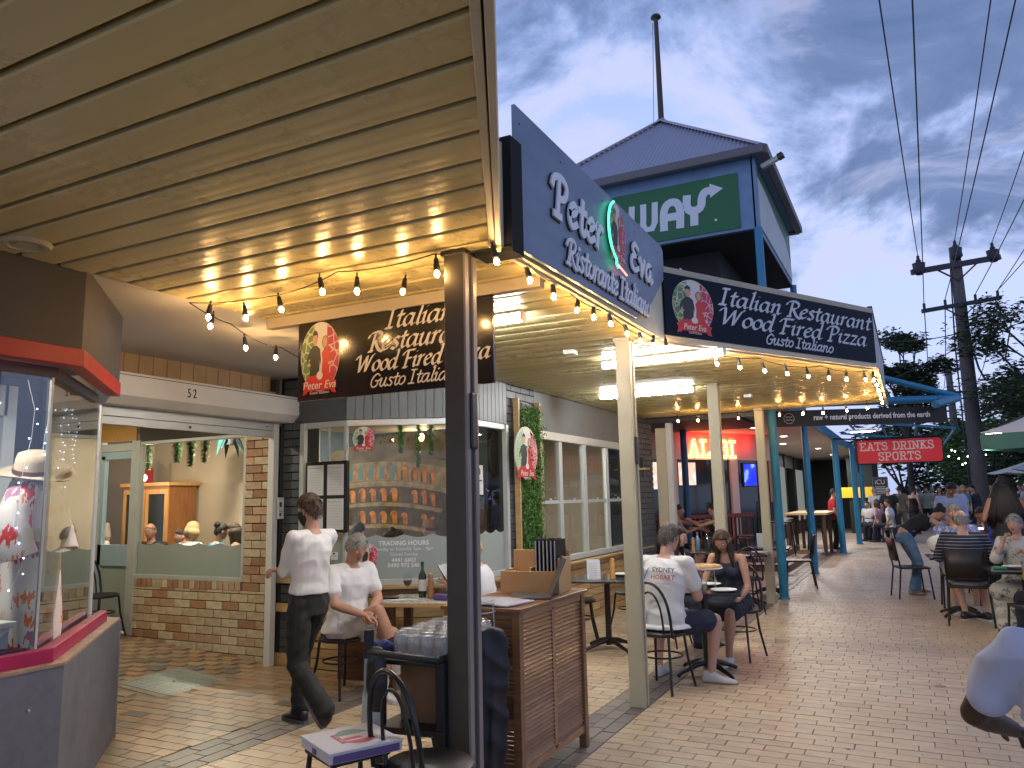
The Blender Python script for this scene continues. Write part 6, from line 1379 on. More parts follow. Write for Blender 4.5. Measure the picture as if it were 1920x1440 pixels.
def person(loc,face,label,H=1.75,fem=False,skin=0,vox=.012,seat=None,lean=4,side=0,twist=0,pel=(0,0),head=(0,0,0),neck=0,
    hl=None,hr=None,el=None,er=None,fl=None,fr=None,kl=None,kr=None,fyl=0,fyr=0,fpl=0,fpr=0,curl=.35,palm=(0,0,-1),
    top=None,sleeve='short',neckline=.5,hem=-.10,bottom=None,btype='trousers',shoe=None,sole=None,sock=None,hair='brown',hstyle='short',beard=None,build=1.,belly=0.,fold=.006,group=None,glasses=None,eyes=True,hpn=None,loose=.014,skirt_len=None,sitz=0,brow=True,handsoff=False):
    s=H/1.75; o=empty('person',loc,R(face),label,'person',group)
    V=Vector; sit=seat is not None
    pz=(seat+.095 if sit else .93*s)+sitz; P0=V((pel[0],pel[1],pz))
    def dirv(a_): return V((sin(R(side)),sin(R(a_))*cos(R(side)),cos(R(a_))*cos(R(side))))
    b1=P0+dirv(lean*.75)*.28*s; N_=b1+dirv(lean*1.15)*.225*s
    X=V((1,0,0)); tw=Matrix.Rotation(R(twist),3,'Z'); Xs=tw@X
    def spine(h):
        h*=s
        if h<0: return P0+V((0,0,h))
        if h<.28*s: return P0.lerp(b1,h/(.28*s))
        return b1+(N_-b1)*((h-.28*s)/(.225*s))
    def sdir(h): return (spine(h+.02)-spine(h-.02)).normalized()
    sw_=.185 if not fem else .160; hw=.088 if not fem else .092
    SL=N_-dirv(lean)*.055*s-Xs*sw_*s*build**.5; SR=N_-dirv(lean)*.055*s+Xs*sw_*s*build**.5
    prof=[(-.11,.125,.105),(-.03,.163,.118),(.04,.165,.118),(.13,.142 if not fem else .125,.100),(.25,.156 if not fem else .138,.112),(.36,.168 if not fem else .145,.118),(.43,.150 if not fem else .13,.100),(.475,.098,.075),(.515,.058,.055)]
    def torso(mb,inf=0,h0=-.2,h1=1,n=20,extra=None):
        rings=[]
        pr=[p_ for p_ in prof if h0<=p_[0]<=h1]
        if extra: pr=extra+pr
        for h,rx,ry in pr:
            c_=spine(h); t_=min(1,max(0,h/.45)); x_=X.lerp(Xs,t_).normalized(); z_=sdir(max(.0,h)) if h>0 else V((0,0,1)); y_=z_.cross(x_).normalized()
            bb=build*(1 if h<.4 else .5*(1+1/build)); rings.append([c_+x_*((rx*bb+inf)*s*cos(2*pi*i/n))+y_*((ry*bb+inf)*s*sin(2*pi*i/n)) for i in range(n)])
        mb.loft(rings)
        if belly and h1>.2: c_=spine(.13); mb.sph(c_+sdir(.13).cross(X)*0+ (sdir(.13).cross(X)*-1 if False else V((0,1,0)))*.045*s*1,(.14*s*build+inf,.085*s+belly*.06+inf,.14*s+inf),16,10)
        if fem and h1>.3:
            y_=sdir(.33).cross(Xs).normalized()
            for q in(-1,1): mb.sph(spine(.33)+y_*.075*s+Xs*q*.065*s,.062*s+inf,12,8)
    HL=P0+X*-hw*s+V((0,0,-.03*s)); HR=P0+X*hw*s+V((0,0,-.03*s))
    fl=V(fl) if fl else (V((-.12,.46*s,.09)) if sit else V((-.11,.02,.09*s))); fr=V(fr) if fr else (V((.12,.46*s,.09)) if sit else V((.11,-.02,.09*s)))
    KL,fl=IK(HL,fl,.435*s,.42*s,kl or (-.15,1,.4)); KR,fr=IK(HR,fr,.435*s,.42*s,kr or (.15,1,.4))
    hl=V(hl) if hl else SL+V((-.05,.05,-.50*s)); hr=V(hr) if hr else SR+V((.05,.05,-.50*s))
    EL,hl=IK(SL,hl,.285*s,.25*s,el or (-.5,-.8,-.5)); ER,hr=IK(SR,hr,.285*s,.25*s,er or (.5,-.8,-.5))
    # ---- skin
    mb=MB(); torso(mb,-.004)
    fk=.86 if fem else 1.; ba=build**.5
    for S,E_,W_ in ((SL,EL,hl),(SR,ER,hr)):
        cap(mb,N_-dirv(lean)*.05*s,S,.040*s,.050*s*fk*ba); limb(mb,[S,S.lerp(E_,.4),E_,E_.lerp(W_,.3),W_],[.050*s*fk*ba,.050*s*fk*ba,.039*s*fk,.041*s*fk,.026*s*fk])
    for Hh,K,A in ((HL,KL,fl),(HR,KR,fr)):
        limb(mb,[Hh,Hh.lerp(K,.45),K,K.lerp(A,.32),K.lerp(A,.75),A],[.088*s*ba,.078*s*ba,.054*s,.057*s,.038*s,.034*s])
    hd=dirv(lean*.6+neck); Hb=N_+hd*.055*s
    hy,hp,hrl=head; HMt=Matrix.Rotation(R(hy),3,'Z')@Matrix.Rotation(R(-hp),3,'X')@Matrix.Rotation(R(hrl),3,'Y')
    HC_=Hb+V((0,.012,0))*s+ (HMt@V((0,.012,.095)))*s
    limb(mb,[N_-dirv(lean)*.03*s,HC_-(HMt@V((0,.018,.045)))*s],[.056*s*(.86 if fem else 1),.050*s*(.86 if fem else 1)])
    body=remesh(mb,vox,3)
    nu,nv=(36,28) if vox<.0165 else (20,16)
    hs_=1.0*s if not fem else .96*s
    D=list(dirs(nu,nv)); vs=[HC_+HMt@(headfn(d,fem)*hs_) for d in D]; fcs=sphfaces(nu,nv); o0=len(body.v); body.add(vs,fcs,0)
    for fi,f in enumerate(fcs):
        c_=(D[f[0]]+D[f[2]])/2
        if c_.y>.7 and abs(c_.x)<.26 and -.56<c_.z<-.36: body.m[len(body.f)-len(fcs)+fi]=1
    for q in(-1,1):
        body.sph(HC_+HMt@(V((q*.074,-.008,-.008))*hs_),(.010,.020,.031),8,8,0,M3=HMt)
        if eyes and vox<.02:
            e_=HC_+HMt@(V((q*.030,.0785,.012))*hs_); body.sph(e_,.0105*hs_,10,8,2); body.sph(e_+HMt@V((0,.0065,-.001)),.0052,8,6,3)
    if not handsoff:
        for q,E_,W_ in ((-1,EL,hl),(1,ER,hr)):
            pn=(hpn[0] if q<0 else hpn[1]) if hpn else V((0,0,-1)) if abs((W_-E_).normalized().z)<.75 else V((-q,0,0))
            handmesh(body,W_,(W_-E_),pn,-q,curl if isinstance(curl,(int,float)) else curl[0 if q<0 else 1],s*(.92 if fem else 1.))
    obj('body',body,[SK[skin],m_lip,m_eye,m_iris],parent=o,smooth=180)
    # ---- top
    if top:
        mb=MB(); ex=[(hem,.186+.012,.156),(hem+.03,.184,.146)] if hem<-.02 else []
        torso(mb,loose,hem+.03,neckline,extra=ex if hem<-.0 else None)
        if sleeve!='none':
            fr_=dict(short=.62,full=2.,rolled=1.35,elbow=.95)[sleeve]
            for S,E_,W_ in ((SL,EL,hl),(SR,ER,hr)):
                cap(mb,N_-dirv(lean)*.045*s,S,.057*s,.061*s*ba)
                if fr_<1: limb(mb,[S,S.lerp(E_,fr_)],[.058*s*ba,.055*s*ba+loose*.5])
                else:
                    limb(mb,[S,S.lerp(E_,.5),E_],[.064*s*ba,.060*s*ba,.053*s]); limb(mb,[E_,E_.lerp(W_,min(.93,fr_-1))],[.053*s,.046*s if fr_<1.5 else .036*s])
        obj('top',remesh(mb,vox*.95,3,fold,len(PEOPLE)),[top],parent=o,smooth=180)
    # ---- bottom
    if bottom:
        mb=MB(); rings=[]
        fr_=dict(trousers=1.0,shorts=.62,skirt=.9,dress=.9,jeans=1.0)[btype]
        pr2=[(-.12,.135,.115),(-.03,.163,.120),(.04,.158,.114)]+([] if top and hem<-.02 else [(.10,.15,.11)])
        
        mb.loft([[spine(h)+X*((rx*build+.006)*s*cos(2*pi*i/18))+V((0,1,0))*((ry*build+.006)*s*sin(2*pi*i/18)) for i in range(18)] for h,rx,ry in pr2])
        for Hh,K,A in ((HL,KL,fl),(HR,KR,fr)):
            if btype in('trousers','jeans'):
                lo=.018 if btype=='trousers' else .012
                limb(mb,[Hh,Hh.lerp(K,.45),K,K.lerp(A,.5),K.lerp(A,.97)],[.088*s*ba+lo*.4,.085*s*ba+lo*.5,.066*s+lo*.5,.060*s+lo*.6,.054*s+lo])
            elif btype=='shorts': limb(mb,[Hh,Hh.lerp(K,.4),Hh.lerp(K,skirt_len or fr_)],[.098*s*ba,.096*s*ba,.088*s*ba])
        if btype in('skirt','dress'):
            e_=(KL+KR)/2; L_=skirt_len or .9
            if sit:
                for t_ in (0,.25,.5,.75,1): 
                    a_=HL.lerp(KL,L_*t_); b_=HR.lerp(KR,L_*t_); cap(mb,a_,b_,.10*s,.10*s)
                if L_>1:
                    for t_ in (.3,.6,.9): cap(mb,KL.lerp(fl,t_),KR.lerp(fr,t_),.10*s,.10*s)
            else:
                rings=[]
                for t_ in range(7):
                    z_=P0.z-(P0.z-.10)*min(1,L_)*t_/6; rings.append([V((P0.x+(.17+.07*t_/6)*(1+.10*sin(6*2*pi*i/30)*t_/6)*cos(2*pi*i/30),P0.y+(.125+.10*t_/6)*(1+.10*sin(5*2*pi*i/30)*t_/6)*sin(2*pi*i/30),z_)) for i in range(30)])
                mb.loft(rings)
        obj(btype,remesh(mb,vox*.95,3,fold*.8,len(PEOPLE)+3,11),[bottom],parent=o,smooth=180)
    # ---- shoes
    for q,K,A,fy,fp in ((-1,KL,fl,fyl,fpl),(1,KR,fr,fyr,fpr)):
        if not shoe: continue
        Mf=Matrix.Rotation(R(fy+(-q)*-8*0),3,'Z')@Matrix.Rotation(R(-fp),3,'X'); f_=s*(.93 if fem else 1.)
        g=MB(); rings=[]
        for t_,w_,h0,h1 in ((-.075,.018,-.075,-.03),(-.065,.030,-.085,0.0),(-.02,.036,-.085,.02),(.02,.038,-.085,.015),(.06,.041,-.085,-.015),(.11,.046,-.085,-.035),(.155,.044,-.085,-.045),(.19,.032,-.083,-.055),(.205,.014,-.08,-.064)):
            rings.append([A+Mf@(V((w_*cos(a_)*(1 if sin(a_)<0 else .85),t_,(h0+h1)/2+(h1-h0)/2*max(-1,min(1,sin(a_)*1.25)))))*1 if False else A+Mf@(V((w_*cos(a_),t_,(h0+h1)/2+(h1-h0)/2*max(-1,min(1,sin(a_)*1.25))))*f_) for a_ in [2*pi*i/14 for i in range(14)]])
        g.loft(rings); sh_=obj('shoe',g,[shoe],parent=o,smooth=60)
        if sole:
            g=MB(); pts=[(w_+.003,t_) for t_,w_ in ((-.077,.02),(-.05,.034),(0,.037),(.06,.042),(.12,.048),(.17,.042),(.208,.016))]; poly=[(x_,y_) for x_,y_ in pts]+[(-x_,y_) for x_,y_ in pts[::-1]]
            k=len(poly); vs=[A+Mf@(V((x_,y_,z_))*f_) for z_ in(-.094,-.068) for x_,y_ in poly]; g.add(vs,[tuple(range(k-1,-1,-1)),tuple(range(k,2*k))]+[(i,(i+1)%k,(i+1)%k+k,i+k) for i in range(k)]); 
            obj('sole',g,[sole],parent=sh_)
        if sock:
            g=MB(); cap(g,A+V((0,0,-.01)),A.lerp(K,.14 if not isinstance(sock,tuple) else sock[1]),.041*s,.043*s,12); obj('sock',g,[sock[0] if isinstance(sock,tuple) else sock],parent=o,smooth=180)
    # ---- hair
    hm=HM[hair]; g=MB(); vs=[]; nu2,nv2=(60,44) if vox<.016 else (22,18)
    for d in dirs(nu2,nv2):
        hl_=(.02+.58*d.y) if d.y>0 else (.02+.50*d.y)
        if hstyle in('long','bob','bun'): hl_=(.05+.62*d.y) if d.y>0 else (.02+.75*d.y)
        hl_+=.10*mnoise.noise(d*5+V((0,len(PEOPLE),0))); m_=ss(-.12,.16,d.z-hl_)
        if hstyle=='bald': m_*=ss(.62,.45,d.z-.25*max(0,d.y)) 
        if hstyle=='none': m_=0
        th={'short':.012,'crop':.006,'bald':.006,'long':.017,'bob':.026,'bun':.012,'none':0,'quiff':.014}[hstyle]
        if hstyle in('short','quiff','bob') : th*=1+.5*ss(.3,1,d.z)+(.9*ss(.2,.8,d.y)*ss(.4,.9,d.z) if hstyle=='quiff' else 0)
        nz=.0045*mnoise.noise(V((d.x*9,d.y*9,d.z*4))+V((len(PEOPLE),0,0)))+.003*mnoise.noise(V((d.x*26,d.y*26,d.z*9)))
        vs.append(HC_+HMt@((headfn(d,fem)+d*(th*m_-.012*(1-m_)+nz*m_))*hs_))
    g.add(vs,sphfaces(nu2,nv2))
    hr_rng=random.Random(len(PEOPLE))
    if hstyle in('short','quiff','crop','bald') and vox<.016:
        for q_ in range(900 if hstyle!='crop' else 300):
            d=V((hr_rng.gauss(0,1),hr_rng.gauss(0,1),hr_rng.gauss(0,1))).normalized(); hl_=((.02+.58*d.y) if d.y>0 else (.02+.50*d.y))-.05*hr_rng.random()
            if d.z<hl_ or (hstyle=='bald' and d.z>.5): continue
            fl_=V((0,0,-1))+V((d.x*.6,-.3+d.y*.5,0)) if d.z<.75 else V((hr_rng.uniform(-.5,.5),.9 if hstyle=='quiff' else .3,.2)); fl_=(fl_-d*fl_.dot(d)).normalized()
            L__=.030*hr_rng.uniform(.6,1.2); w__=.0035; b0=headfn(d,fem)+d*.009; sd=d.cross(fl_)*w__; e_=b0+fl_*L__+d*(.008+.006*hr_rng.random())
            g.add([HC_+HMt@(v_*hs_) for v_ in (b0-sd,b0+sd,b0+fl_*L__*.6+d*.008+sd,e_,b0+fl_*L__*.6+d*.008-sd)],[(0,1,2,3,4)])
    if hstyle in('long',):
        for i in range(34):
            a_=R(-20+220*i/33); d=V((cos(a_),-abs(sin(a_)) if 20<i*6<200 else -sin(a_),0)) if False else V((cos(a_),-sin(a_),.15)).normalized()
            st=HC_+HMt@(headfn(V((d.x,d.y,.35)).normalized(),fem)*1.06*hs_); L_=(skirt_len_h if False else .34)*s*hr_rng.uniform(.85,1.1)
            m2_=HC_+HMt@(headfn(V((d.x,d.y-.1,-.45)).normalized(),fem)*1.16*hs_)+V((0,0,-.02))
            e2=m2_+V((hr_rng.uniform(-.015,.015)+d.x*.02,-.015+min(0,d.y)*.02,-L_*.62))
            g.tube([st,st.lerp(m2_,.5)+d*.01,m2_,m2_.lerp(e2,.5)+V((0,0,0)),e2],[.018,.024,.024,.022,.007],7)
    if hstyle=='bob':
        for i in range(30):
            a_=R(-12+204*i/29); d=V((cos(a_),-sin(a_),.1)).normalized(); st=HC_+HMt@(headfn(V((d.x,d.y,.3)).normalized(),fem)*1.12*hs_); e2=HC_+HMt@(headfn(V((d.x,d.y,-.9)).normalized(),fem)*1.22*hs_)+V((0,0,-.01))
            g.tube([st,st.lerp(e2,.5)+(HMt@d)*.022,e2],[.018,.026,.008],7)
    if hstyle=='bun': g.sph(HC_+HMt@(V((0,-.075,.085))*hs_),.048*s,14,10)
    obj('hair',g,[hm],parent=o,smooth=180)
    if brow and vox<.02:
        g=MB()
        for q in(-1,1): g.tube([HC_+HMt@(V((q*.014,.098,.030))*hs_),HC_+HMt@(V((q*.030,.094,.035))*hs_),HC_+HMt@(V((q*.046,.080,.030))*hs_)],[.002,.0032,.0016],6)
        obj('eyebrows',g,[hm],parent=o)
    if beard:
        g=MB(); vs=[]
        for d in dirs(30,24):
            m_=ss(.05,-.12,d.z-.05*0)*ss(-.25,.0,d.y)*(1-ss(.55,.75,d.y)*ss(-.62,-.45,d.z)*ss(.36,.22,abs(d.x))); vs.append(HC_+HMt@((headfn(d,fem)+d*(.014*m_-.012*(1-m_)))*hs_))
        g.add(vs,sphfaces(30,24)); obj('beard',g,[HM[beard]],parent=o,smooth=180)
    if glasses:
        g=MB(); zz=.013 if glasses=='on' else .088; yy=.108 if glasses=='on' else .062
        for q in(-1,1):
            c_=V((q*.031,yy,zz)); g.tube([HC_+HMt@((c_+V((.024*cos(t_),0,.018*sin(t_))))*hs_) for t_ in [2*pi*i/16 for i in range(16)]],.0022,5,closed=True)
            g.tube([HC_+HMt@((c_+V((q*.024,0,0)))*hs_),HC_+HMt@(V((q*.084,yy-.06,zz-.005))*hs_),HC_+HMt@(V((q*.082,-.02,zz-.01))*hs_)],.002,5)
        g.tube([HC_+HMt@(V((-.008,yy,zz))*hs_),HC_+HMt@(V((.008,yy,zz))*hs_)],.002,5); obj('glasses',g,[m_black],parent=o)
        g=MB()
        for q in(-1,1): g.tube([HC_+HMt@(V((q*.031,yy-.001,zz))*hs_),HC_+HMt@(V((q*.031,yy+.001,zz))*hs_)],.022*hs_,14)
        obj('lenses',g,[M('smoke_lens',(.25,.27,.28),.1,metal=.3)],parent=o)
    o['_n']=len(PEOPLE); del o['_n']
    PEOPLE.append(dict(o=o,HL=HL,HR=HR,KL=KL,KR=KR,fl=fl,fr=fr,SL=SL,SR=SR,EL=EL,ER=ER,hl=hl,hr=hr,HC=HC_,HMt=HMt,N=N_,P0=P0,spine=spine,sdir=sdir,Xs=Xs,s=s))
    return PEOPLE[-1]
wshirt=cloth('white_shirt',(.62,.62,.60),.75); wtee=cloth('white_tee',(.66,.66,.66),.85); blk=cloth('black',(.010,.010,.012),.8); navy=cloth('navy',(.010,.016,.035),.8); whsh=cloth('white_shorts',(.60,.59,.56),.85)
m_bshoe=M('black_shoe',(.012,.012,.013),.4); m_wshoe=M('white_shoe',(.58,.58,.56),.5); m_gum=M('gum_sole',(.28,.18,.11),.6); m_wsock=cloth('white_sock',(.6,.6,.6)); m_bsock=cloth('black_sock',(.01,.01,.01))
# 1 waiter
P1=person((-4.0,4.52,0),82,'bearded waiter in a white rolled sleeve shirt and black trousers walking with folded arms',H=1.70,skin=1,vox=.010,lean=-3,hl=(.09,.20,1.08),hr=(-.10,.19,1.11),el=(-.8,.25,-1),er=(.8,.25,-1),fl=(-.09,-.30,.17),fr=(.07,.16,.088),kl=(-.1,1,0),kr=(.1,1,0),fpl=-52,fyl=4,fyr=-4,
 top=wshirt,sleeve='rolled',hem=-.01,build=.93,bottom=blk,btype='trousers',shoe=m_bshoe,sole=M('grey_sole',(.10,.10,.11),.5),hair='brown',hstyle='quiff',beard='black',head=(8,4,0),fold=.008,loose=.018,curl=.6,belly=0)
# 2 seated man in white
P2=person((-4.38,5.42,0),-103,'grey haired man in white tee and shorts sitting cross legged with glasses on his head',H=1.80,skin=1,vox=.010,seat=.46,lean=6,build=1.10,belly=.35,head=(-10,30,0),neck=10,hl=(.02,.34,.70),hr=(.10,.36,.68),el=(-1,-.3,-.4),er=(1,-.3,-.4),
 fl=(-.04,.42,.09),fr=(-.13,.50,.30),kr=(.1,.3,1),fpr=-35,fyr=30,top=wtee,sleeve='short',hem=-.04,bottom=whsh,btype='shorts',skirt_len=.60,shoe=m_wshoe,sole=m_wshoe,sock=m_wsock,hair='grey',hstyle='short',glasses='up',curl=.5,fold=.008,loose=.014)
g=MB(); A_=P2['fr']; K_=P2['KR']; cap(g,A_.lerp(K_,.05),A_.lerp(K_,.42),.046,.052); obj('ankle_brace',g,[m_bsock],parent=P2['o'],smooth=180)
g=MB(); w_=P2['hl']; g.lathe([(.030,-.01),(.033,0),(.030,.01)],w_-(P2['hl']-P2['EL']).normalized()*.02,14,M3=(P2['hl']-P2['EL']).to_track_quat('Z','Y').to_matrix()); obj('watch',g,[m_alu],parent=P2['o'])
# 3 blonde woman behind the post
person((-3.42,6.16,0),92,'blonde woman in a sleeveless white top reading a menu across the table',H=1.66,fem=True,skin=1,vox=.011,seat=.46,lean=14,head=(0,14,0),hl=(-.10,.36,.86),hr=(.12,.36,.86),top=wtee,sleeve='none',hem=-.05,bottom=whsh,btype='shorts',shoe=m_wshoe,hair='blonde',hstyle='bob',curl=.8,eyes=False,neckline=.50)
# 4 man in the printed shirt
P4=person((-1.98,6.62,0),-12,'broad man in a white shirt printed SYDNEY HOBART seen from behind at the small table',H=1.82,skin=0,vox=.010,seat=.46,lean=14,build=1.13,head=(-14,10,0),neck=6,hl=(-.18,.46,.74),hr=(.14,.42,.74),fl=(-.24,.34,.085),fr=(.25,.36,.085),kr=(.5,1,.4),kl=(-.4,1,.3),fyl=10,fyr=-72,top=wshirt,sleeve='short',hem=-.06,bottom=navy,btype='shorts',skirt_len=.78,shoe=m_wshoe,sole=m_gum,sock=None,hair='dkgrey',hstyle='short',fold=.006,loose=.016,curl=.5)
# 5 woman in navy
P5=person((-1.66,8.02,0),168,'dark haired woman in a navy sleeveless dress looking down at the pizza',H=1.68,fem=True,skin=1,vox=.010,seat=.46,lean=16,head=(6,36,0),neck=8,hl=(-.14,.30,.56),hr=(.14,.40,.70),fl=(-.10,.42,.085),fr=(.05,.46,.085),top=navy,sleeve='none',hem=-.05,bottom=navy,btype='dress',skirt_len=.85,shoe=m_wshoe,hair='brown',hstyle='long',curl=.5,fold=.006,neckline=.44)
# 6 young woman behind post 2
person((-2.50,8.48,0),-100,'young woman with long black hair in a cream top leaning over her plate',H=1.64,fem=True,skin=1,vox=.012,seat=.46,lean=20,head=(0,10,0),hl=(-.05,.42,.80),hr=(.12,.42,.82),top=cloth('cream_top',(.50,.42,.36)),sleeve='short',bottom=navy,btype='trousers',shoe=m_bshoe,hair='black',hstyle='long')
# bar tables
person((-3.95,14.2,0),-80,'woman in a pink top reaching across the bar table under the neon',H=1.66,fem=True,skin=1,vox=.016,seat=.60,lean=10,head=(0,5,0),hl=(-.12,.55,1.12),hr=(.12,.45,1.0),top=cloth('pink_top',(.45,.25,.25)),sleeve='none',bottom=navy,btype='shorts',shoe=m_bshoe,hair='brown',hstyle='bun')
person((-3.15,14.35,0),95,'woman in a black strappy top holding hands across the bar table',H=1.66,fem=True,skin=0,vox=.016,seat=.60,lean=8,head=(0,8,0),hl=(-.10,.50,1.14),hr=(.12,.45,.98),top=blk,sleeve='none',bottom=blk,btype='shorts',shoe=m_bshoe,hair='brown',hstyle='bun',neckline=.40)
# ---- interior diners
def diner(x,y,face,lab,topm,hair,hs,fem=False,skin=0,lean=8,hl=None,head=(0,10,0),seat=.52,H=1.7):
    person((x,y,0),face,lab,H=H,fem=fem,skin=skin,vox=.018,seat=seat,lean=lean,head=head,hl=hl,top=topm,sleeve='short',bottom=blk,btype='trousers',hair=hair,hstyle=hs,group='diners inside the restaurant',eyes=False)
pk_=cloth('peach_tee',(.50,.33,.24)); bl_=cloth('blue_print',(.10,.16,.38),var=.3,vs=20)
diner(-9.75,7.75,200,'bald man dining at the left side of the entry window',blk,'dkgrey','bald',skin=3)
diner(-9.25,7.9,160,'small dark haired diner beside the bald man',cloth('brown_top',(.2,.1,.06)),'brown','short',H=1.5)
diner(-8.80,7.5,10,'blonde woman in a white top dining with her back to the entry window',wtee,'blonde','bob',fem=True)
diner(-8.30,7.5,-20,'woman with a black hair bun and teal top dining inside',cloth('teal_top',(.04,.18,.26)),'black','bun',fem=True)
diner(-7.98,7.7,120,'woman with long brown hair dining at the right side of the entry window',cloth('tan_top',(.3,.2,.12)),'brown','long',fem=True)
diner(-7.62,7.9,100,'curly haired diner in white next to the brick column',wtee,'brown','short')
diner(-10.9,7.6,60,'diner in a white tee seen through the door glass',wtee,'black','short')
diner(-10.6,7.2,40,'diner in a blue printed shirt seen through the door glass',bl_,'brown','short')
person((-11.4,8.0,0),20,'waitress in a cream top and black apron straps standing beyond the door',H=1.66,fem=True,vox=.018,top=cloth('cream2',(.45,.4,.33)),sleeve='short',bottom=blk,hair='brown',hstyle='bun',eyes=False,group='diners inside the restaurant')
diner(-6.05,7.5,0,'diner with dark hair and bare shoulders seated left in the bay',cloth('skin_top',(.42,.22,.15)),'black','short',lean=18)
person((-5.62,7.55,0),-60,'dark haired woman in white leaning her cheek on her hand in the bay',H=1.68,fem=True,skin=1,vox=.014,seat=.46,lean=16,head=(10,18,12),hl=(-.05,.22,1.14),el=(-.3,.4,-1),top=wtee,sleeve='short',bottom=blk,hair='black',hstyle='bun',curl=1.2,eyes=False,group='diners inside the restaurant')
diner(-5.15,7.3,180,'diner with short black hair bending low in the bay window',blk,'black','short',lean=24,H=1.55)
diner(-4.78,7.62,70,'man in a peach tee leaning in beside the dark post',pk_,'red','crop',lean=22,head=(0,25,0),H=1.84)
# ---- right hand tables
stripe=M('navy_striped_polo',(.012,.018,.045),.85); t=stripe.node_tree; tcn=t.nodes.new('ShaderNodeTexCoord'); sx_=t.nodes.new('ShaderNodeSeparateXYZ'); t.links.new(tcn.outputs['Object'],sx_.inputs[0]); w1=math_('LESS_THAN',math_('FRACT',math_('MULTIPLY',sx_.outputs[2],26.,nt=t),nt=t),.16,nt=t); t.links.new(mix_(w1,(.012,.018,.045),(.34,.34,.36),nt=t),t.nodes['Principled BSDF'].inputs['Base Color'])
haw=M('hawaiian_shirt',(.14,.17,.30),.85); print_nodes(haw,[(.45,.45,.52),(.40,.42,.5),(.12,.15,.28),(.5,.5,.55)],15,.36,(.12,.15,.29))
leafd=M('leaf_print_dress',(.50,.50,.45),.85); print_nodes(leafd,[(.10,.16,.13),(.16,.22,.20),(.5,.5,.45),(.08,.12,.11)],13,.36,(.50,.50,.45))
cream_sh=cloth('cream_shorts',(.36,.33,.29)); lblue=cloth('light_blue_shirt',(.33,.40,.60)); denim=M('denim',(.10,.19,.32),.85,var=.25,vs=14,bump=.15,bs=200)
person((.50,10.95,0),-3,'grey haired man in a navy striped polo seen from behind at the right table',H=1.78,skin=0,vox=.012,seat=.46,lean=8,build=1.16,head=(10,12,0),neck=5,hl=(-.22,.40,.74),hr=(.22,.40,.74),top=stripe,sleeve='elbow',hem=-.05,bottom=cream_sh,btype='shorts',shoe=m_bshoe,sole=m_wshoe,hair='ltgrey',hstyle='bald',fl=(-.06,.34,.085),fr=(.16,.36,.085),fyl=-30,fyr=35)
person((.48,12.35,0),182,'ruddy grey haired man in a blue floral shirt facing the street tables',H=1.84,skin=1,vox=.012,seat=.48,lean=0,build=1.16,belly=.3,head=(-4,4,0),hl=(-.26,.36,.74),hr=(.2,.36,.72),top=haw,sleeve='elbow',hem=-.05,bottom=cream_sh,btype='shorts',shoe=m_wshoe,sole=m_wshoe,hair='grey',hstyle='short')
person((-.12,13.75,0),-72,'woman in a black tank top and blue jeans bending over the right hand table',H=1.72,fem=True,skin=0,vox=.012,lean=68,head=(0,50,0),neck=-20,pel=(0,-.05),hl=(-.10,.72,1.15),hr=(.18,.76,1.08),el=(-.5,-.2,-.8),er=(.5,.2,-.8),fl=(-.17,.12,.088),fr=(.17,-.05,.088),kl=(0,1,0),kr=(0,1,0),top=blk,sleeve='none',hem=-.02,bottom=denim,btype='jeans',shoe=M('tan_shoe',(.25,.17,.11),.6),hair='black',hstyle='bun',neckline=.44,eyes=False,build=1.03)
person((.92,14.2,0),170,'person in a bright blue shirt seated beyond the bottle',H=1.72,skin=3,vox=.016,seat=.46,lean=10,head=(20,14,0),top=cloth('royal_blue',(.06,.10,.50)),sleeve='short',bottom=blk,hair='brown',hstyle='short')
person((1.02,10.55,0),165,'woman in a pale leaf print dress with sunglasses pushed up on her head',H=1.68,fem=True,skin=0,vox=.011,seat=.46,lean=4,build=1.2,belly=.2,head=(-12,6,0),hl=(-.10,.40,.90),hr=(.10,.22,1.02),er=(.4,.2,-1),top=leafd,sleeve='elbow',bottom=leafd,btype='skirt',skirt_len=1.2,shoe=m_bshoe,hair='ltgrey',hstyle='short',glasses='up',curl=.9,hem=-.08)
person((1.42,12.35,0),170,'person with wavy red hair behind the woman in sunglasses',H=1.68,fem=True,skin=0,vox=.016,seat=.52,lean=6,head=(0,10,0),top=blk,sleeve='short',bottom=blk,hair='red',hstyle='bob')
longh=person((1.14,12.85,0),5,'woman with very long black hair and a black backless dress standing by the table',H=1.80,fem=True,skin=3,vox=.012,lean=4,head=(-10,6,0),hl=(-.24,.20,1.02),hr=(.22,.25,1.05),top=blk,sleeve='none',hem=-.05,bottom=blk,btype='dress',skirt_len=.75,shoe=m_bshoe,hair='black',hstyle='long',neckline=.26,eyes=False,build=1.08)
g=MB(); h_=longh['HC']; rr_=random.Random(6)
for i in range(60):
    a_=R(-15+210*i/59); d=Vector((cos(a_),-sin(a_),0)); st=h_+Vector((d.x*.085,d.y*.09,.03)); sp_=rr_.uniform(.14,.25)
    g.tube([st,h_+Vector((d.x*.14,d.y*.13,-.14)),h_+Vector((d.x*sp_,d.y*.15-.02,-.38)),h_+Vector((d.x*sp_*.9+rr_.uniform(-.03,.03),d.y*.13-.03,-.62*rr_.uniform(.8,1)))],[.02,.034,.034,.008],6)
obj('loose_hair',g,[HM['black']],parent=longh['o'],smooth=180)
person((.58,16.2,0),190,'young man in a light shirt standing and looking down behind the diners',H=1.80,skin=3,vox=.016,lean=10,head=(10,38,0),neck=10,hl=(-.12,.30,1.05),hr=(.12,.30,1.05),top=lblue,sleeve='rolled',bottom=navy,shoe=m_bshoe,hair='black',hstyle='quiff')
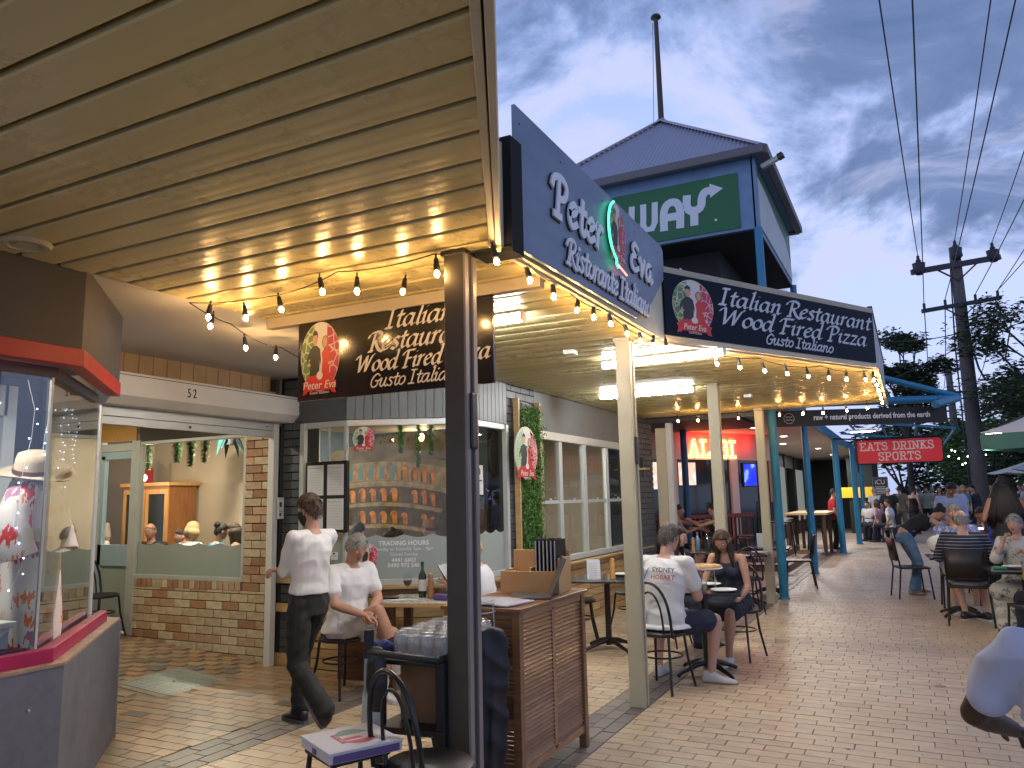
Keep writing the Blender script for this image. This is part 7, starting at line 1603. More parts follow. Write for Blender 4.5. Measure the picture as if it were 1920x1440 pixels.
fg=person((.375,2.34,0),4,'close passer by at the right edge in a pale short sleeved shirt, elbow out',H=1.52,skin=2,vox=.010,lean=2,build=1.15,hl=(-.16,.30,.93),hr=(.2,.3,.95),el=(-1.3,-.2,-.8),top=cloth('lilac_white',(.50,.56,.72),.8),sleeve='short',hem=-.10,bottom=navy,btype='trousers',shoe=m_bshoe,hair='black',hstyle='short',fold=.013,loose=.028)
person((1.16,9.20,0),20,'diner in a mustard yellow top cut off by the right edge',H=1.66,fem=True,skin=0,vox=.014,seat=.46,lean=14,head=(0,10,0),top=cloth('mustard',(.42,.27,.03)),sleeve='elbow',bottom=navy,btype='trousers',shoe=m_bshoe,hair='brown',hstyle='short')
# ---- people further along
far_=[((-1.35,28.6,0),150,'boy in a white tee eating at the far table',dict(seat=.46,top=wtee,hair='black',hstyle='short',H=1.6)),
((-1.0,27.6,0),60,'girl in a faded pink top seated at the far table',dict(seat=.46,top=cloth('faded_pink',(.5,.3,.33)),hair='brown',hstyle='long',fem=True)),
((-.66,27.2,0),75,'person in a white top with green bag seated last at the far table',dict(seat=.46,top=wtee,hair='brown',hstyle='short')),
((-.72,29.0,0),10,'bald man in a black tee standing at the far shop corner',dict(top=blk,hair='grey',hstyle='bald',bottom=blk,H=1.76,build=1.15)),
((-.42,31.5,0),5,'man in a khaki top standing by the yellow poster',dict(top=cloth('khaki',(.20,.17,.11)),hair='brown',hstyle='crop',bottom=cloth('khaki_b',(.2,.17,.11)),H=1.8,build=1.1)),
((.0,32.4,0),-30,'woman in a long black dress walking near the dark shop',dict(top=blk,sleeve='none',hair='brown',hstyle='bun',bottom=blk,btype='dress',skirt_len=.9,fem=True,neckline=.38)),
((-1.15,29.9,0),30,'person in a white shirt standing behind the far table',dict(top=wtee,hair='grey',hstyle='short',bottom=cream_sh)),
((.5,36.4,0),180,'person in a pale green shirt walking far along the path',dict(top=cloth('pale_green',(.3,.38,.3)),hair='brown',bottom=blk)),
((.78,37.8,0),10,'man in a white shirt walking away far along the path',dict(top=wtee,hair='grey',bottom=navy)),
((.95,34.4,0),170,'woman with brown hair in the far crowd',dict(top=cloth('brown_f',(.2,.12,.1)),hair='brown',hstyle='long',fem=True)),
((1.25,27.8,0),160,'man in a blue shirt chatting in the far group',dict(top=lblue,hair='grey',bottom=navy)),
((1.5,30.3,0),190,'woman in a teal top in the far group',dict(top=cloth('teal_f',(.1,.25,.28)),hair='blonde',hstyle='bob',fem=True)),
((1.9,34.8,0),200,'tall man in black in the far group',dict(top=blk,hair='black')),
((1.85,30.5,0),120,'man in a dark navy jacket near the pole base',dict(top=navy,sleeve='full',hair='black',build=1.1)),
((2.7,35.2,0),170,'woman in a bright white top beside the pole base',dict(top=wtee,hair='blonde',hstyle='long',fem=True)),
((1.55,36.6,0),175,'person in a red top deep in the crowd',dict(top=cloth('red_f',(.35,.05,.05)),hair='brown')),
((3.6,38,0),175,'person in a cream top under the small far umbrella',dict(top=cloth('cream_f',(.5,.45,.38)),hair='brown')),
((-2.05,23.9,0),-70,'waiter in a red tee standing by the arcade posts',dict(top=cloth('red_tee',(.35,.012,.02)),hair='black',bottom=blk,H=1.72))]
for l_,f_,lab,kw in far_:
    kw=dict(kw); kw.setdefault('bottom',navy); person(l_,f_,lab,vox=.026,shoe=m_bshoe,group='people further down the path',eyes=False,skin=random.choice([0,1,0]),sole=None,**kw)
# the crowd at the end of the path: copies of the far people, each its own thing
fp_=[q['o'] for q in PEOPLE if q['o'].get('group')=='people further down the path' and q['o'].location.y>28.9]
rc=random.Random(17); spots=['by the second power pole','beside the far umbrella','in front of the shrubs','near the street lantern','beside the dark shop','behind the navy jacket','beyond the far table']
names=['walking away','facing the street','turned to the left','talking to a neighbour','standing still']
cols=['white top','black tee','khaki top','long black dress','white shirt','pale green shirt','white and navy','brown top','teal top','black clothes','navy jacket','bright white top','red top','cream top']
for i in range(26):
    src=fp_[i%len(fp_)]; top_=src['label']
    x_=rc.uniform(.1,4.6); y_=rc.uniform(36,50)
    c_=copy_tree(src); c_.location=(x_,y_,0); c_.rotation_euler=(0,0,rc.uniform(0,6.28)); s_=rc.uniform(.93,1.04); c_.scale=(s_,s_,s_)
    c_['label']='crowd member in %s, %s, %s'%(['black tee','khaki top','long black dress','white shirt','pale green shirt','white and navy','brown top','teal top','black clothes','navy jacket','bright white top','red top','cream top'][i%len(fp_)],names[(i+i//13)%5],spots[(i+i//13)%7])
    c_['group']='people further down the path'
# printed shirt lettering
def backprint(P,body_,size,h,dx,mat,off=0,sx=1.,sp=1.,rot=0):
    c_=P['spine'](h); z_=P['sdir'](h); x_=P['Xs']; y_=z_.cross(x_).normalized(); n_=-y_
    Ro=P['o'].rotation_euler.to_matrix(); base=P['o'].location+Ro@(c_+n_*.168*P['s']+x_*dx); 
    return base,(Ro@x_),(Ro@z_),(Ro@n_)
for body_,size,h,mat,dx in (('SYDNEY',.052,.345,M('print_dark',(.08,.08,.10),.7),.080),('HOBART',.052,.290,M('print_red',(.40,.08,.09),.7),.080),('YACHT RACE 2023',.016,.262,M('print_pale',(.42,.42,.46),.7),.080)):
    b_,u,v,n=backprint(P4,body_,size,h,dx,mat); t_=text(body_,size,(b_,u,v,n),mat,P4['o'],name='shirt_print',off=.0010,ext=.0004,d=0,sx=1.05,sp=1.05)
    t_['wrap']=1
g=MB(); b_,u,v,n=backprint(P4,'',0,.285,-.10,None)
for poly,mi in (([(-.02,.09),(-.005,.0),(.01,.0),(.0,.09)],0),([(.02,.07),(-.0,-.0),(.012,0),(.045,.10)],1)): g.prism(poly,(b_,u,v,n),-.002,.0,mi)
o=obj('shirt_emblem',g,[M('print_dark',(.08,.08,.1)),M('print_blue',(.10,.22,.45))],parent=P4['o'],world=True)
# ================================================================ furniture
m_bk=M('black_gloss_metal',(.010,.010,.011),.28); m_vinyl=M('black_vinyl',(.014,.014,.015),.45)
def arch(w_,h_,n=14,y0=0,tilt=.12,base=0):
    P=[]
    for i in range(n+1):
        t=i/n; a=pi*t; x=-w_*cos(a); z=h_*(sin(a)**.62) ; P.append((x,y0-tilt*z,base+z))
    return P
def bentwood(label,group='black bentwood style cafe chairs'):
    o=empty('cafe_chair',(0,0,0),0,label,'chair',group)
    g=MB(); g.lathe([(0,.435),(.185,.435),(.20,.445),(.20,.462),(.18,.474),(0,.478)],(0,0,0),28); obj('seat',g,m_vinyl,parent=o,smooth=50)
    for sx,sy in ((-1,1),(1,1),(-1,-1),(1,-1)):
        g=MB(); g.tube([(sx*.135,sy*.135,.44),(sx*.15,sy*.155,.25),(sx*.185,sy*.21,.0)],[.012,.012,.011],8); obj('leg',g,m_bk,parent=o,smooth=60)
    g=MB(); g.tube([(.165*cos(2*pi*i/24),.165*sin(2*pi*i/24),.27) for i in range(24)],.008,6,closed=True); obj('ring_stretcher',g,m_bk,parent=o,smooth=60)
    g=MB(); P=[(-.175,-.12,.44)]+[(x,y-.16,z) for x,y,z in arch(.185,.43,16,0,.13,.45)]+[(.175,-.12,.44)]; g.tube(P,.0125,8); obj('back_hoop',g,m_bk,parent=o,smooth=60)
    g=MB(); P=[(-.10,-.15,.45)]+[(x,y-.15,z) for x,y,z in arch(.105,.34,14,0,.13,.46)]+[(.10,-.15,.45)]; g.tube(P,.009,8); obj('inner_hoop',g,m_bk,parent=o,smooth=60)
    return o
ch0=bentwood('black bentwood style chair the man with crossed legs sits on')
for loc,rz,lab in [((-4.42,5.42,0),-103,None),((-3.38,6.16,0),92,'black bentwood style chair under the blonde woman behind the dark post'),((-1.98,6.58,0),-12,'black bentwood style chair seen from behind under the man in the printed shirt'),
 ((-1.64,8.06,0),168,'black bentwood style chair under the woman in the navy dress'),((-2.50,8.48,0),-100,'black bentwood style chair under the young long haired woman'),
 ((-1.97,3.00,0),-20,'nearest black bentwood style chair beside the drinks trolley'),((-3.42,8.25,0),-70,'empty black bentwood style chair left of the round leg cafe table'),((-3.1,9.15,0),150,'empty black bentwood style chair behind the cafe table with the menu card'),
 ((-8.15,5.80,.17),-80,'black bentwood style chair standing alone in the tiled entry'),((-2.1,11.05,0),20,'black bentwood style chair facing the first red lit table'),((-2.9,11.0,0),-10,'black bentwood style chair at the red lit table behind the navy dress'),((-2.9,12.9,0),170,'black bentwood style chair on the far side of the red lit tables')]:
    place(ch0,USED,loc,R(rz),lab)
def squarechair(label,group='square backed black outdoor chairs'):
    o=empty('outdoor_chair',(0,0,0),0,label,'chair',group)
    g=MB(); g.box(-.22,.22,-.2,.22,.43,.46); obj('seat',g,m_vinyl,parent=o,bevel=.012)
    for sx,sy in ((-1,1),(1,1),(-1,-1),(1,-1)):
        g=MB(); g.tube([(sx*.21,sy*.19,.44),(sx*.235,sy*.225,.0)] if sy>0 else [(sx*.215,-.26,.88),(sx*.21,-.19,.44),(sx*.235,-.25,0)],.0125,8); obj('leg',g,m_bk,parent=o,smooth=60)
    g=MB(); vs=[];
    for i in range(9):
        x=-.20+.4*i/8; vs+=[Vector((x,-.235-.02*sin(pi*i/8),.55)),Vector((x,-.265-.03*sin(pi*i/8),.88))]
    g.add(vs,[(2*i,2*i+2,2*i+3,2*i+1) for i in range(8)]); b_=obj('backrest',g,m_vinyl,parent=o,smooth=60); s_=b_.modifiers.new('s','SOLIDIFY'); s_.thickness=.018
    return o
sc0=squarechair('black outdoor chair under the man in the striped polo')
for loc,rz,lab in [((.50,10.95,0),-3,None),((-.12,13.35,0),-75,'empty black outdoor chair pulled out behind the woman in jeans'),((.48,12.4,0),182,'black outdoor chair under the man in the floral shirt'),((1.02,10.6,0),165,'black outdoor chair under the woman in the leaf print dress'),((1.02,9.2,0),20,'black outdoor chair under the diner in mustard yellow'),
 ((-1.82,14.25,0),100,'black outdoor chair beside the first blue post'),((.92,14.3,0),170,'black outdoor chair under the person in royal blue'),((-.66,27.15,0),75,'green backed outdoor chair at the far table'),((-1.0,27.6,0),60,'black outdoor chair at the far table'),((-2.3,13.35,0),-60,'black outdoor chair between the red lit tables'),((1.42,12.4,0),170,'black outdoor chair under the red haired person'),((-1.35,28.7,0),150,'black outdoor chair under the boy in the white tee')]:
    place(sc0,USED,loc,R(rz),lab)
m_ttop=M('black_table_top',(.020,.021,.024),.16,coat=.3)
def cafetable(label,w_=.35,h=.74,rnd=True,mat=None,group='pedestal cafe tables'):
    o=empty('cafe_table',(0,0,0),0,label,'table',group)
    g=MB(); g.box(-w_,w_,-w_,w_,h-.028,h); obj('table_top',g,mat or m_ttop,parent=o,bevel=.006)
    g=MB(); g.tube([(0,0,.05),(0,0,h-.03)],.032,12); obj('pedestal',g,m_bk,parent=o,smooth=60)
    for k in range(4):
        a=pi/4+k*pi/2; g=MB(); g.tube([(0,0,.10),(.12*cos(a),.12*sin(a),.085),(.30*cos(a),.30*sin(a),.03),(.33*cos(a),.33*sin(a),.012)],[.032,.026,.016,.018],8); obj('foot',g,m_bk,parent=o,smooth=60)
    return o
t0=cafetable('small black cafe table between the printed shirt man and the woman in navy')
for loc,rz,lab in [((-1.78,7.28,0),8,None),((-2.98,8.0,0),12,'black cafe table with a white menu card and pepper mill'),((-2.25,11.75,0),5,'first black table top reflecting red neon'),((-3.1,12.1,0),5,'second black table top reflecting red neon with bottles'),((-2.15,13.1,0),5,'black table beside the last cream post with a clear jug'),
 ((.45,11.62,0),4,'black table between the striped polo and the floral shirt'),((.98,9.92,0),4,'black table in front of the woman with sunglasses'),((-3.55,14.25,0),5,'bar table between the two women under the neon'),((.95,13.5,0),4,'black table beyond the floral shirt with a glowing phone'),((-1.1,28.0,0),10,'far table with the boy in white')]:
    place(t0,USED,loc,R(rz),lab)
# timber table of the crossed legs man
tt=empty('timber_table',(-3.85,5.93,0),R(14),'honey timber topped table with a patterned runner in front of the bay window','table')
g=MB(); g.box(-.42,.42,-.31,.31,.70,.735); obj('table_top',g,m_ply,parent=tt,bevel=.004)
m_pat=M('patterned_top',(.40,.40,.38),.5); t=m_pat.node_tree; ck=t.nodes.new('ShaderNodeTexVoronoi'); ck.inputs['Scale'].default_value=34; tcn=t.nodes.new('ShaderNodeTexCoord'); t.links.new(tcn.outputs['Object'],ck.inputs['Vector']); t.links.new(mix_(math_('LESS_THAN',ck.outputs['Distance'],.42,nt=t),(.44,.44,.42),(.14,.14,.14),nt=t),t.nodes['Principled BSDF'].inputs['Base Color'])
g=MB(); g.box(-.40,.40,-.29,.29,.7355,.737); obj('patterned_inlay',g,m_pat,parent=tt)
for sx in(-.3,.3):
    for sy in (-.22,.22): g=MB(); g.box(sx-.035,sx+.035,sy-.035,sy+.035,0,.70); obj('leg',g,woodmat('dark_leg',(.10,.05,.025),(.06,.03,.015),axis=(12,12,1)),parent=tt)
# timber bench behind
bh=empty('timber_crate_bench',(-4.55,5.97,0),R(10),'low brown timber box bench under the table against the plank wall','bench')
g=MB(); g.box(-.28,.22,-.1,.1,0,.42); obj('box',g,woodmat('brown_crate',(.14,.065,.03),(.09,.04,.02),axis=(1,12,12)),parent=bh,bevel=.006)
TZ=.738
def bottle(loc,label,mat,h=.31,r_=.036,lab=True,group=None):
    o=empty('bottle',loc,0,label,'bottle',group); g=MB(); g.lathe([(0,0),(r_,0),(r_,h*.58),(r_*.85,h*.66),(.014,h*.76),(.013,h*.97),(.015,h*.97),(.015,h),(0,h)],(0,0,0),18); obj('glass',g,mat,parent=o,smooth=45)
    if lab: g=MB(); g.lathe([(r_+.0008,h*.18),(r_+.0008,h*.5)],(0,0,0),18); obj('label',g,M('label_paper',(.55,.53,.48),.6),parent=o)
    return o
m_wineb=M('dark_green_glass',(.010,.022,.010),.1,coat=.5); m_clear=glassmat('clear_glass',(.90,.94,.94),refl=1.8)
bottle((-3.98,5.98,TZ),'dark green wine bottle with a white label on the timber table',m_wineb)
def wineglass(loc,label,wine=True):
    o=empty('wine_glass',loc,0,label,'glass'); g=MB(); g.lathe([(.034,0),(.030,.004),(.004,.008),(.004,.085),(.018,.10),(.038,.13),(.040,.165),(.033,.21)],(0,0,0),20); obj('bowl',g,m_clear,parent=o,smooth=60)
    if wine: g=MB(); g.lathe([(0,.10),(.016,.102),(.035,.13),(.037,.148),(0,.148)],(0,0,0),18); obj('wine',g,M('red_wine',(.03,.002,.006),.1),parent=o,smooth=60)
wineglass((-4.10,5.92,TZ),'glass of red wine on the timber table')
def mill(loc,label,c_=(.28,.12,.04)):
    o=empty('pepper_mill',loc,0,label,'pepper mill'); g=MB(); g.lathe([(0,0),(.030,0),(.030,.06),(.022,.09),(.027,.15),(.020,.165),(.0,.165)],(0,0,0),16); obj('body',g,M('mill_%d'%int(c_[0]*100),c_,.35,coat=.3),parent=o,smooth=50); g=MB(); g.lathe([(0,.167),(.024,.168),(.026,.19),(.018,.21),(0,.215)],(0,0,0),16); obj('cap',g,MATS['mill_%d'%int(c_[0]*100)],parent=o,smooth=50)
mill((-3.86,5.93,TZ),'brown timber pepper mill beside the wine bottle')
mill((-2.86,7.86,.742),'tall orange timber pepper mill on the cafe table',(.55,.28,.06)); mill((-3.02,11.9,.742),'timber pepper mill among the bottles',(.35,.2,.08))
def item(name,label,cat,mb,mat,bevel=0,smooth=None,loc=None,rot=None):
    o=obj(name,mb,mat,bevel=bevel,smooth=smooth,loc=loc,rot=rot); return tag(o,label,cat)
item('wallet','purple fabric wallet by the edge of the timber table','wallet',MB().box(-.07,.07,-.035,.035,0,.05),M('purple_cloth',(.07,.05,.16),.8),.01,loc=(-3.70,5.86,TZ))
item('phone','black phone lying at the end of the timber table','phone',MB().box(-.07,.07,-.03,.03,0,.012),m_bk,.004,loc=(-4.20,5.80,TZ+.002),rot=(0,0,R(10)))
item('napkin','white napkin at the front edge of the timber table','napkin',MB().box(-.12,.12,-.03,.03,0,.006),m_white,.002,loc=(-4.00,5.72,TZ+.002),rot=(0,0,R(14)))
g=MB(); g.lathe([(.028,0),(.031,.10)],(0,0,0),16); item('tumbler','clear water tumbler behind the pepper mill','glass',g,m_clear,smooth=60,loc=(-3.80,6.02,TZ))
g=MB(); g.lathe([(.028,0),(.031,.10)],(0,0,0),16); item('tumbler','second clear tumbler near the purple wallet','glass',g,m_clear,smooth=60,loc=(-3.72,5.98,TZ))
g=MB(); g.add([(-.14,0,-.1),(.14,0,-.1),(.14,.02,.12),(-.14,.02,.12)],[(0,1,2,3)]); mn_=item('menu_folder','black menu folder held by the blonde woman','menu',g,m_bk,loc=(-3.78,6.18,.92),rot=(R(-30),0,R(92))); s_=mn_.modifiers.new('s','SOLIDIFY'); s_.thickness=.01
g=MB(); 
for s_ in (0,.03,.06): g.tube([(-.07+.14*t_/10,s_,.20*sin(pi*t_/10)) for t_ in range(11)],.005,6)
item('bag_handles','coiled dark bag handles hanging behind the blonde woman','bag',g,m_bk,loc=(-3.12,6.25,.62))
# ---- pizza table things
ps_=empty('pizza_stand',(-1.76,7.26,.742),0,'wire pizza stand holding a whole pizza over the small table','pizza stand')
g=MB()
for k in range(3): a=k*2.1; g.tube([(.10*cos(a),.10*sin(a),0),(.09*cos(a),.09*sin(a),.17)],.004,6)
g.tube([(.10*cos(2*pi*i/20),.10*sin(2*pi*i/20),.17) for i in range(20)],.004,5,closed=True); obj('wire_frame',g,m_alu,parent=ps_)
g=MB(); g.lathe([(0,.176),(.15,.176),(.172,.186),(.168,.19),(0,.184)],(0,0,0),32); obj('plate',g,m_white,parent=ps_,smooth=60)
pz=empty('pizza',(-1.76,7.26,.93),0,'whole golden pizza on the raised stand','pizza')
g=MB(); rp=random.Random(3); vs=[]
for r_,z_ in ((0,.006),(.05,.008),(.10,.008),(.135,.010),(.150,.024),(.160,.016),(.158,.0)):
    for i in range(30): vs.append((r_*cos(2*pi*i/30)*(1+.02*sin(i*1.7)),r_*sin(2*pi*i/30)*(1+.02*sin(i*1.7)),z_+rp.uniform(-.002,.003)))
g.add(vs,[(k*30+i,k*30+(i+1)%30,(k+1)*30+(i+1)%30,(k+1)*30+i) for k in range(6) for i in range(30)]); obj('crust',g,M('pizza_crust',(.48,.27,.10),.6,c2=(.55,.38,.17),vs=25,bump=.3,bs=40),parent=pz,smooth=70)
g=MB()
for i in range(26):
    a=rp.uniform(0,6.28); r_=.13*rp.random()**.5; g.sph((r_*cos(a),r_*sin(a),.012),(rp.uniform(.008,.018),rp.uniform(.008,.018),.005),8,5,rp.choice([0,1]))
obj('topping',g,[M('cheese_pale',(.60,.47,.25),.5),M('tomato_bit',(.40,.09,.03),.5)],parent=pz,smooth=70)
g=MB(); g.lathe([(0,.004),(.06,.004),(.10,.016),(.115,.02),(.113,.024),(.06,.009),(0,.009)],(0,0,0),28)
pm=g.mesh('plate',[m_white],60)
for i,(loc,lab) in enumerate([((-1.55,7.08,.742),'white dinner plate at the near corner of the small table'),((-1.78,7.50,.742),'white plate in front of the woman in navy'),((-2.86,8.22,.742),'white plate in front of the young long haired woman'),((.25,11.75,.742),'white plate on the corner of the table by the jeans woman'),((.90,9.98,.742),'white plate before the woman with sunglasses'),((-2.02,11.7,.742),'plate on the first red lit table')]):
    tag(obj('plate',pm,None,loc=loc),lab,'plate')
g=MB(); g.lathe([(0,.0),(.034,0),(.038,.09),(.035,.09),(.032,.008),(0,.008)],(0,0,0),18); tm=g.mesh('tumbler',[m_clear],60)
for loc,lab in [((-1.72,7.04,.742),'short glass of soft drink on the small table'),((-2.70,8.1,.742),'small glass of yellow juice by the young woman'),((.35,11.45,.742),'tumbler of dark drink on the striped polo table'),((.50,11.52,.742),'clear tumbler on the striped polo table'),((.98,9.78,.742),'tumbler of lemonade on the right hand table')]:
    o=tag(obj('tumbler',tm,None,loc=loc),lab,'glass')
for loc,c_,lab in [((-2.70,8.1,.744),(.75,.50,.03),'juice'),((.35,11.45,.744),(.05,.01,.005),'cola'),((-1.72,7.04,.744),(.45,.40,.25),'soft_drink')]:
    g=MB(); g.lathe([(0,.008),(.031,.008),(.034,.065),(0,.065)],loc,14); 
    par=[o for o in scene.objects if o.name.startswith('tumbler') and (o.location-Vector(loc)).length<.01][0]
    obj(lab,g,M('liquid_'+lab,c_,.15),parent=par,world=True)
mc_=empty('menu_card',(-3.05,7.80,.742),R(30),'white folded menu card standing on the cafe table','menu')
g=MB(); g.add([(-.07,-.05,0),(.07,-.05,0),(.07,0,.2),(-.07,0,.2),(.07,.05,0),(-.07,.05,0)],[(0,1,2,3),(3,2,4,5)]); obj('card',g,M('card_white',(.60,.62,.64),.6),parent=mc_)
g=MB(); 
for k in range(9): g.add([(-.05,-.0465+.0044*k+.0*0-.003,.014+.0176*k+.002),(.03+.015*(k%2),-.0465+.0044*k-.003,.014+.0176*k+.002),(.03+.015*(k%2),-.0465+.0044*k-.002,.014+.0176*k+.006),(-.05,-.0465+.0044*k-.002,.014+.0176*k+.006)],[(0,1,2,3)])
obj('print',g,MATS['grey_print'],parent=mc_)
for loc,lab in [((-2.55,10.2+1.3,.742),'white menu card on the first red lit table'),((-3.3,12.2,.742),'white menu card on the second red lit table'),((-2.25,13.2,.742),'white menu card beside the last cream post'),((-3.75,14.1,.742),'white menu card between the two bar women')]:
    g=MB(); g.box(-.06,.06,-.01,.01,0,.21); item('menu_card',lab,'menu',g,M('card_white',(.60,.62,.64),.6),loc=loc,rot=(0,0,R(20)))
m_bb=M('blue_bottle',(.08,.20,.30),.15,coat=.4)
for loc,mt,lab in [((-3.0,12.1,.742),m_bb,'pale blue labelled bottle on the red lit table'),((-2.9,12.25,.742),m_clear,'clear glass bottle beside the blue one'),((-2.82,12.0,.742),m_wineb,'dark bottle at the edge of the red lit table'),((.78,11.55,.742),m_clear,'clear water bottle between the two right hand tables'),((-2.1,13.3,.742),m_clear,'clear carafe beside the last cream post')]:
    bottle(loc,lab,mt,h=.28,lab=False)
# ---- lectern of slatted timber
le=empty('waiter_station',(-2.2,4.5,0),0,'brown slatted timber waiter station cabinet with an open laptop','cabinet')
m_sl=[woodmat('stained_slat_%d'%i,c_,tuple(v*.62 for v in c_),rough=.42,axis=(2,2,14),coat=.1) for i,c_ in enumerate([(.36,.19,.085),(.42,.23,.11),(.30,.15,.066)])]
X_a,X_b,Y_a,Y_b,ZT=-2.46,-2.02,3.98,4.90,.985
for (x_,y_) in ((X_a,Y_a),(X_b,Y_a),(X_a,Y_b),(X_b,Y_b)): g=MB(); g.box(x_-.025,x_+.025,y_-.025,y_+.025,0,ZT-.02); obj('corner_post',g,m_sl[2],parent=le,world=True,bevel=.003)
rb=random.Random(12)
for (y0,y1) in ((Y_a+.03,(Y_a+Y_b)/2-.02),((Y_a+Y_b)/2+.02,Y_b-.03)):
    for k in range(34):
        z_=.15+k*.0235; g=MB(); yy=(y0+y1)/2; g.obox((X_b+.004,yy,z_),(.0035,(y1-y0)/2,.0098),Matrix.Rotation(R(-38),3,'Y')); obj('slat',g,rb.choice(m_sl),parent=le,world=True)
g=MB(); 
for z_ in (.12,ZT-.04): g.box(X_b-.012,X_b+.014,Y_a+.02,Y_b-.02,z_-.025,z_+.02)
g.box(X_b-.010,X_b+.014,(Y_a+Y_b)/2-.02,(Y_a+Y_b)/2+.02,.12,ZT-.05); obj('street_side_rail',g,m_sl[1],parent=le,world=True,bevel=.002)
for k in range(34):
    z_=.15+k*.0235; 
    if k in (11,12,22,23): continue
    g=MB(); g.obox(((X_a+X_b)/2,Y_a-.004,z_),((X_b-X_a)/2-.02,.004,.0085),Matrix.Rotation(R(20),3,'X')); obj('slat',g,rb.choice(m_sl),parent=le,world=True)
g=MB(); 
for z_ in (.12,.42,.69,ZT-.04): g=MB(); g.box(X_a+.02,X_b-.02,Y_a-.012,Y_a+.012,z_-.02,z_+.02); obj('end_rail',g,m_sl[2],parent=le,world=True,bevel=.002)
g=MB(); g.box(X_a+.02,X_b-.03,Y_a+.03,Y_b-.02,.38,.40); g.box(X_a+.02,X_b-.03,Y_a+.03,Y_b-.02,.67,.69); g.box(X_a-.01,X_a+.01,Y_a,Y_b,.1,.95); obj('shelf',g,m_sl[2],parent=le,world=True)
g=MB(); g.box(X_a-.04,X_b+.04,Y_a-.04,Y_b+.05,ZT-.022,ZT); obj('top_board',g,woodmat('station_top',(.27,.13,.055),(.19,.085,.035),rough=.35,axis=(10,1,10)),parent=le,world=True,bevel=.004)
ob_=empty('reservations_book',(-2.25,4.12,ZT+.002),R(-8),'open white plastic covered reservations book on the waiter station','book')
g=MB(); g.add([(-.20,-.14,.004),(0,-.14,.014),(.20,-.14,.004),(.20,.14,.004),(0,.14,.014),(-.20,.14,.004)],[(0,1,4,5),(1,2,3,4)]); s_=obj('pages',g,M('page_white',(.58,.62,.72),.25,coat=.4),parent=ob_); s2=s_.modifiers.new('s','SOLIDIFY'); s2.thickness=.006; s2.offset=1
lp=empty('laptop',(-2.17,4.46,ZT+.002),R(-62),'open dark grey laptop seen from behind its lid','laptop')
m_lap=M('laptop_grey',(.13,.125,.12),.35,metal=.5)
g=MB(); g.box(-.17,.17,-.12,.12,0,.014); obj('keyboard_base',g,m_lap,parent=lp,bevel=.004)
g=MB(); g.bar((0,.12,.014),(0,.215,.235),.34,.008); obj('screen_lid',g,m_lap,parent=lp,bevel=.002)
wb=empty('timber_organiser',(-2.25,4.72,ZT+.002),R(6),'pale timber organiser box holding upright black menus','box')
g=MB(); Fo=(Vector((-.20,-.13,0)),Vector((1,0,0)),Vector((0,0,1)),Vector((0,-1,0)))
g.box(-.20,.20,-.13,-.115,0,.14); g.box(-.20,.20,.115,.13,0,.26); g.box(-.20,-.188,-.115,.115,0,.14); g.box(-.005,.007,-.115,.115,0,.16); g.box(.188,.20,-.115,.115,0,.22); g.box(-.19,.19,-.115,.115,0,.012); obj('box',g,woodmat('birch_ply',(.52,.33,.15),(.44,.27,.11),axis=(1,12,1)),parent=wb,bevel=.002)
for k in range(6):
    g=MB(); g.box(.03+k*.026,.045+k*.026,-.10,.11,.014,.34-.006*(k%2)); o=item('menu_folder',['nearest','second','third','fourth','fifth','last'][k]+' black menu folder standing in the timber organiser','menu',g,m_bk,loc=(-2.25,4.72,ZT+.002),rot=(0,0,R(6)))
    g=MB(); g.box(.0335+k*.026,.0415+k*.026,-.103,-.1005,.02,.33); obj('page_edge',g,M('page_edge',(.5,.5,.52),.6),parent=o)
# ---- drinks trolley
TRX,TRY=-2.27,3.60
thickg=bpy.data.materials.new('thick_glass'); thickg.use_nodes=True; t=thickg.node_tree; t.nodes.clear(); o_=t.nodes.new('ShaderNodeOutputMaterial'); m1=t.nodes.new('ShaderNodeMixShader'); m2=t.nodes.new('ShaderNodeMixShader'); tr_=t.nodes.new('ShaderNodeBsdfTransparent'); gl_=t.nodes.new('ShaderNodeBsdfGlossy'); df_=t.nodes.new('ShaderNodeBsdfDiffuse'); lw=t.nodes.new('ShaderNodeLayerWeight'); lw.inputs[0].default_value=.45
df_.inputs[0].default_value=(.8,.85,.86,1); gl_.inputs['Roughness'].default_value=.08; m1.inputs[0].default_value=.20; tr_.inputs[0].default_value=(.96,.98,.98,1)  # diffuse white stands in for tube light refracted by the tumblers
t.links.new(tr_.outputs[0],m1.inputs[1]); t.links.new(df_.outputs[0],m1.inputs[2]); t.links.new(math_('MULTIPLY',lw.outputs['Facing'],.8,nt=t),m2.inputs[0]); t.links.new(m1.outputs[0],m2.inputs[1]); t.links.new(gl_.outputs[0],m2.inputs[2]); t.links.new(m2.outputs[0],o_.inputs[0])
tr=empty('drinks_trolley',(TRX,TRY,0),R(4),'black service trolley crowded with upturned glasses by the dark post','trolley')
g=MB(); g.box(-.19,.19,-.36,.36,.80,.825); g.box(-.19,-.17,-.36,.36,.825,.86); g.box(.17,.19,-.36,.36,.825,.86); g.box(-.17,.17,.34,.36,.825,.86);obj('top_tray',g,m_vinyl,parent=tr,bevel=.008)
g=MB(); g.box(-.17,.17,-.34,.34,.8255,.829); obj('steel_liner',g,M('steel_tray',(.45,.48,.50),.3,metal=.6),parent=tr)
for z_ in (.48,.16): g=MB(); g.box(-.19,.19,-.36,.36,z_,z_+.03); obj('shelf',g,m_vinyl,parent=tr,bevel=.006)
for sx in(-.17,.17):
    for sy in(-.33,.33): g=MB(); g.box(sx-.022,sx+.022,sy-.022,sy+.022,.05,.82); obj('leg',g,m_vinyl,parent=tr,bevel=.006)
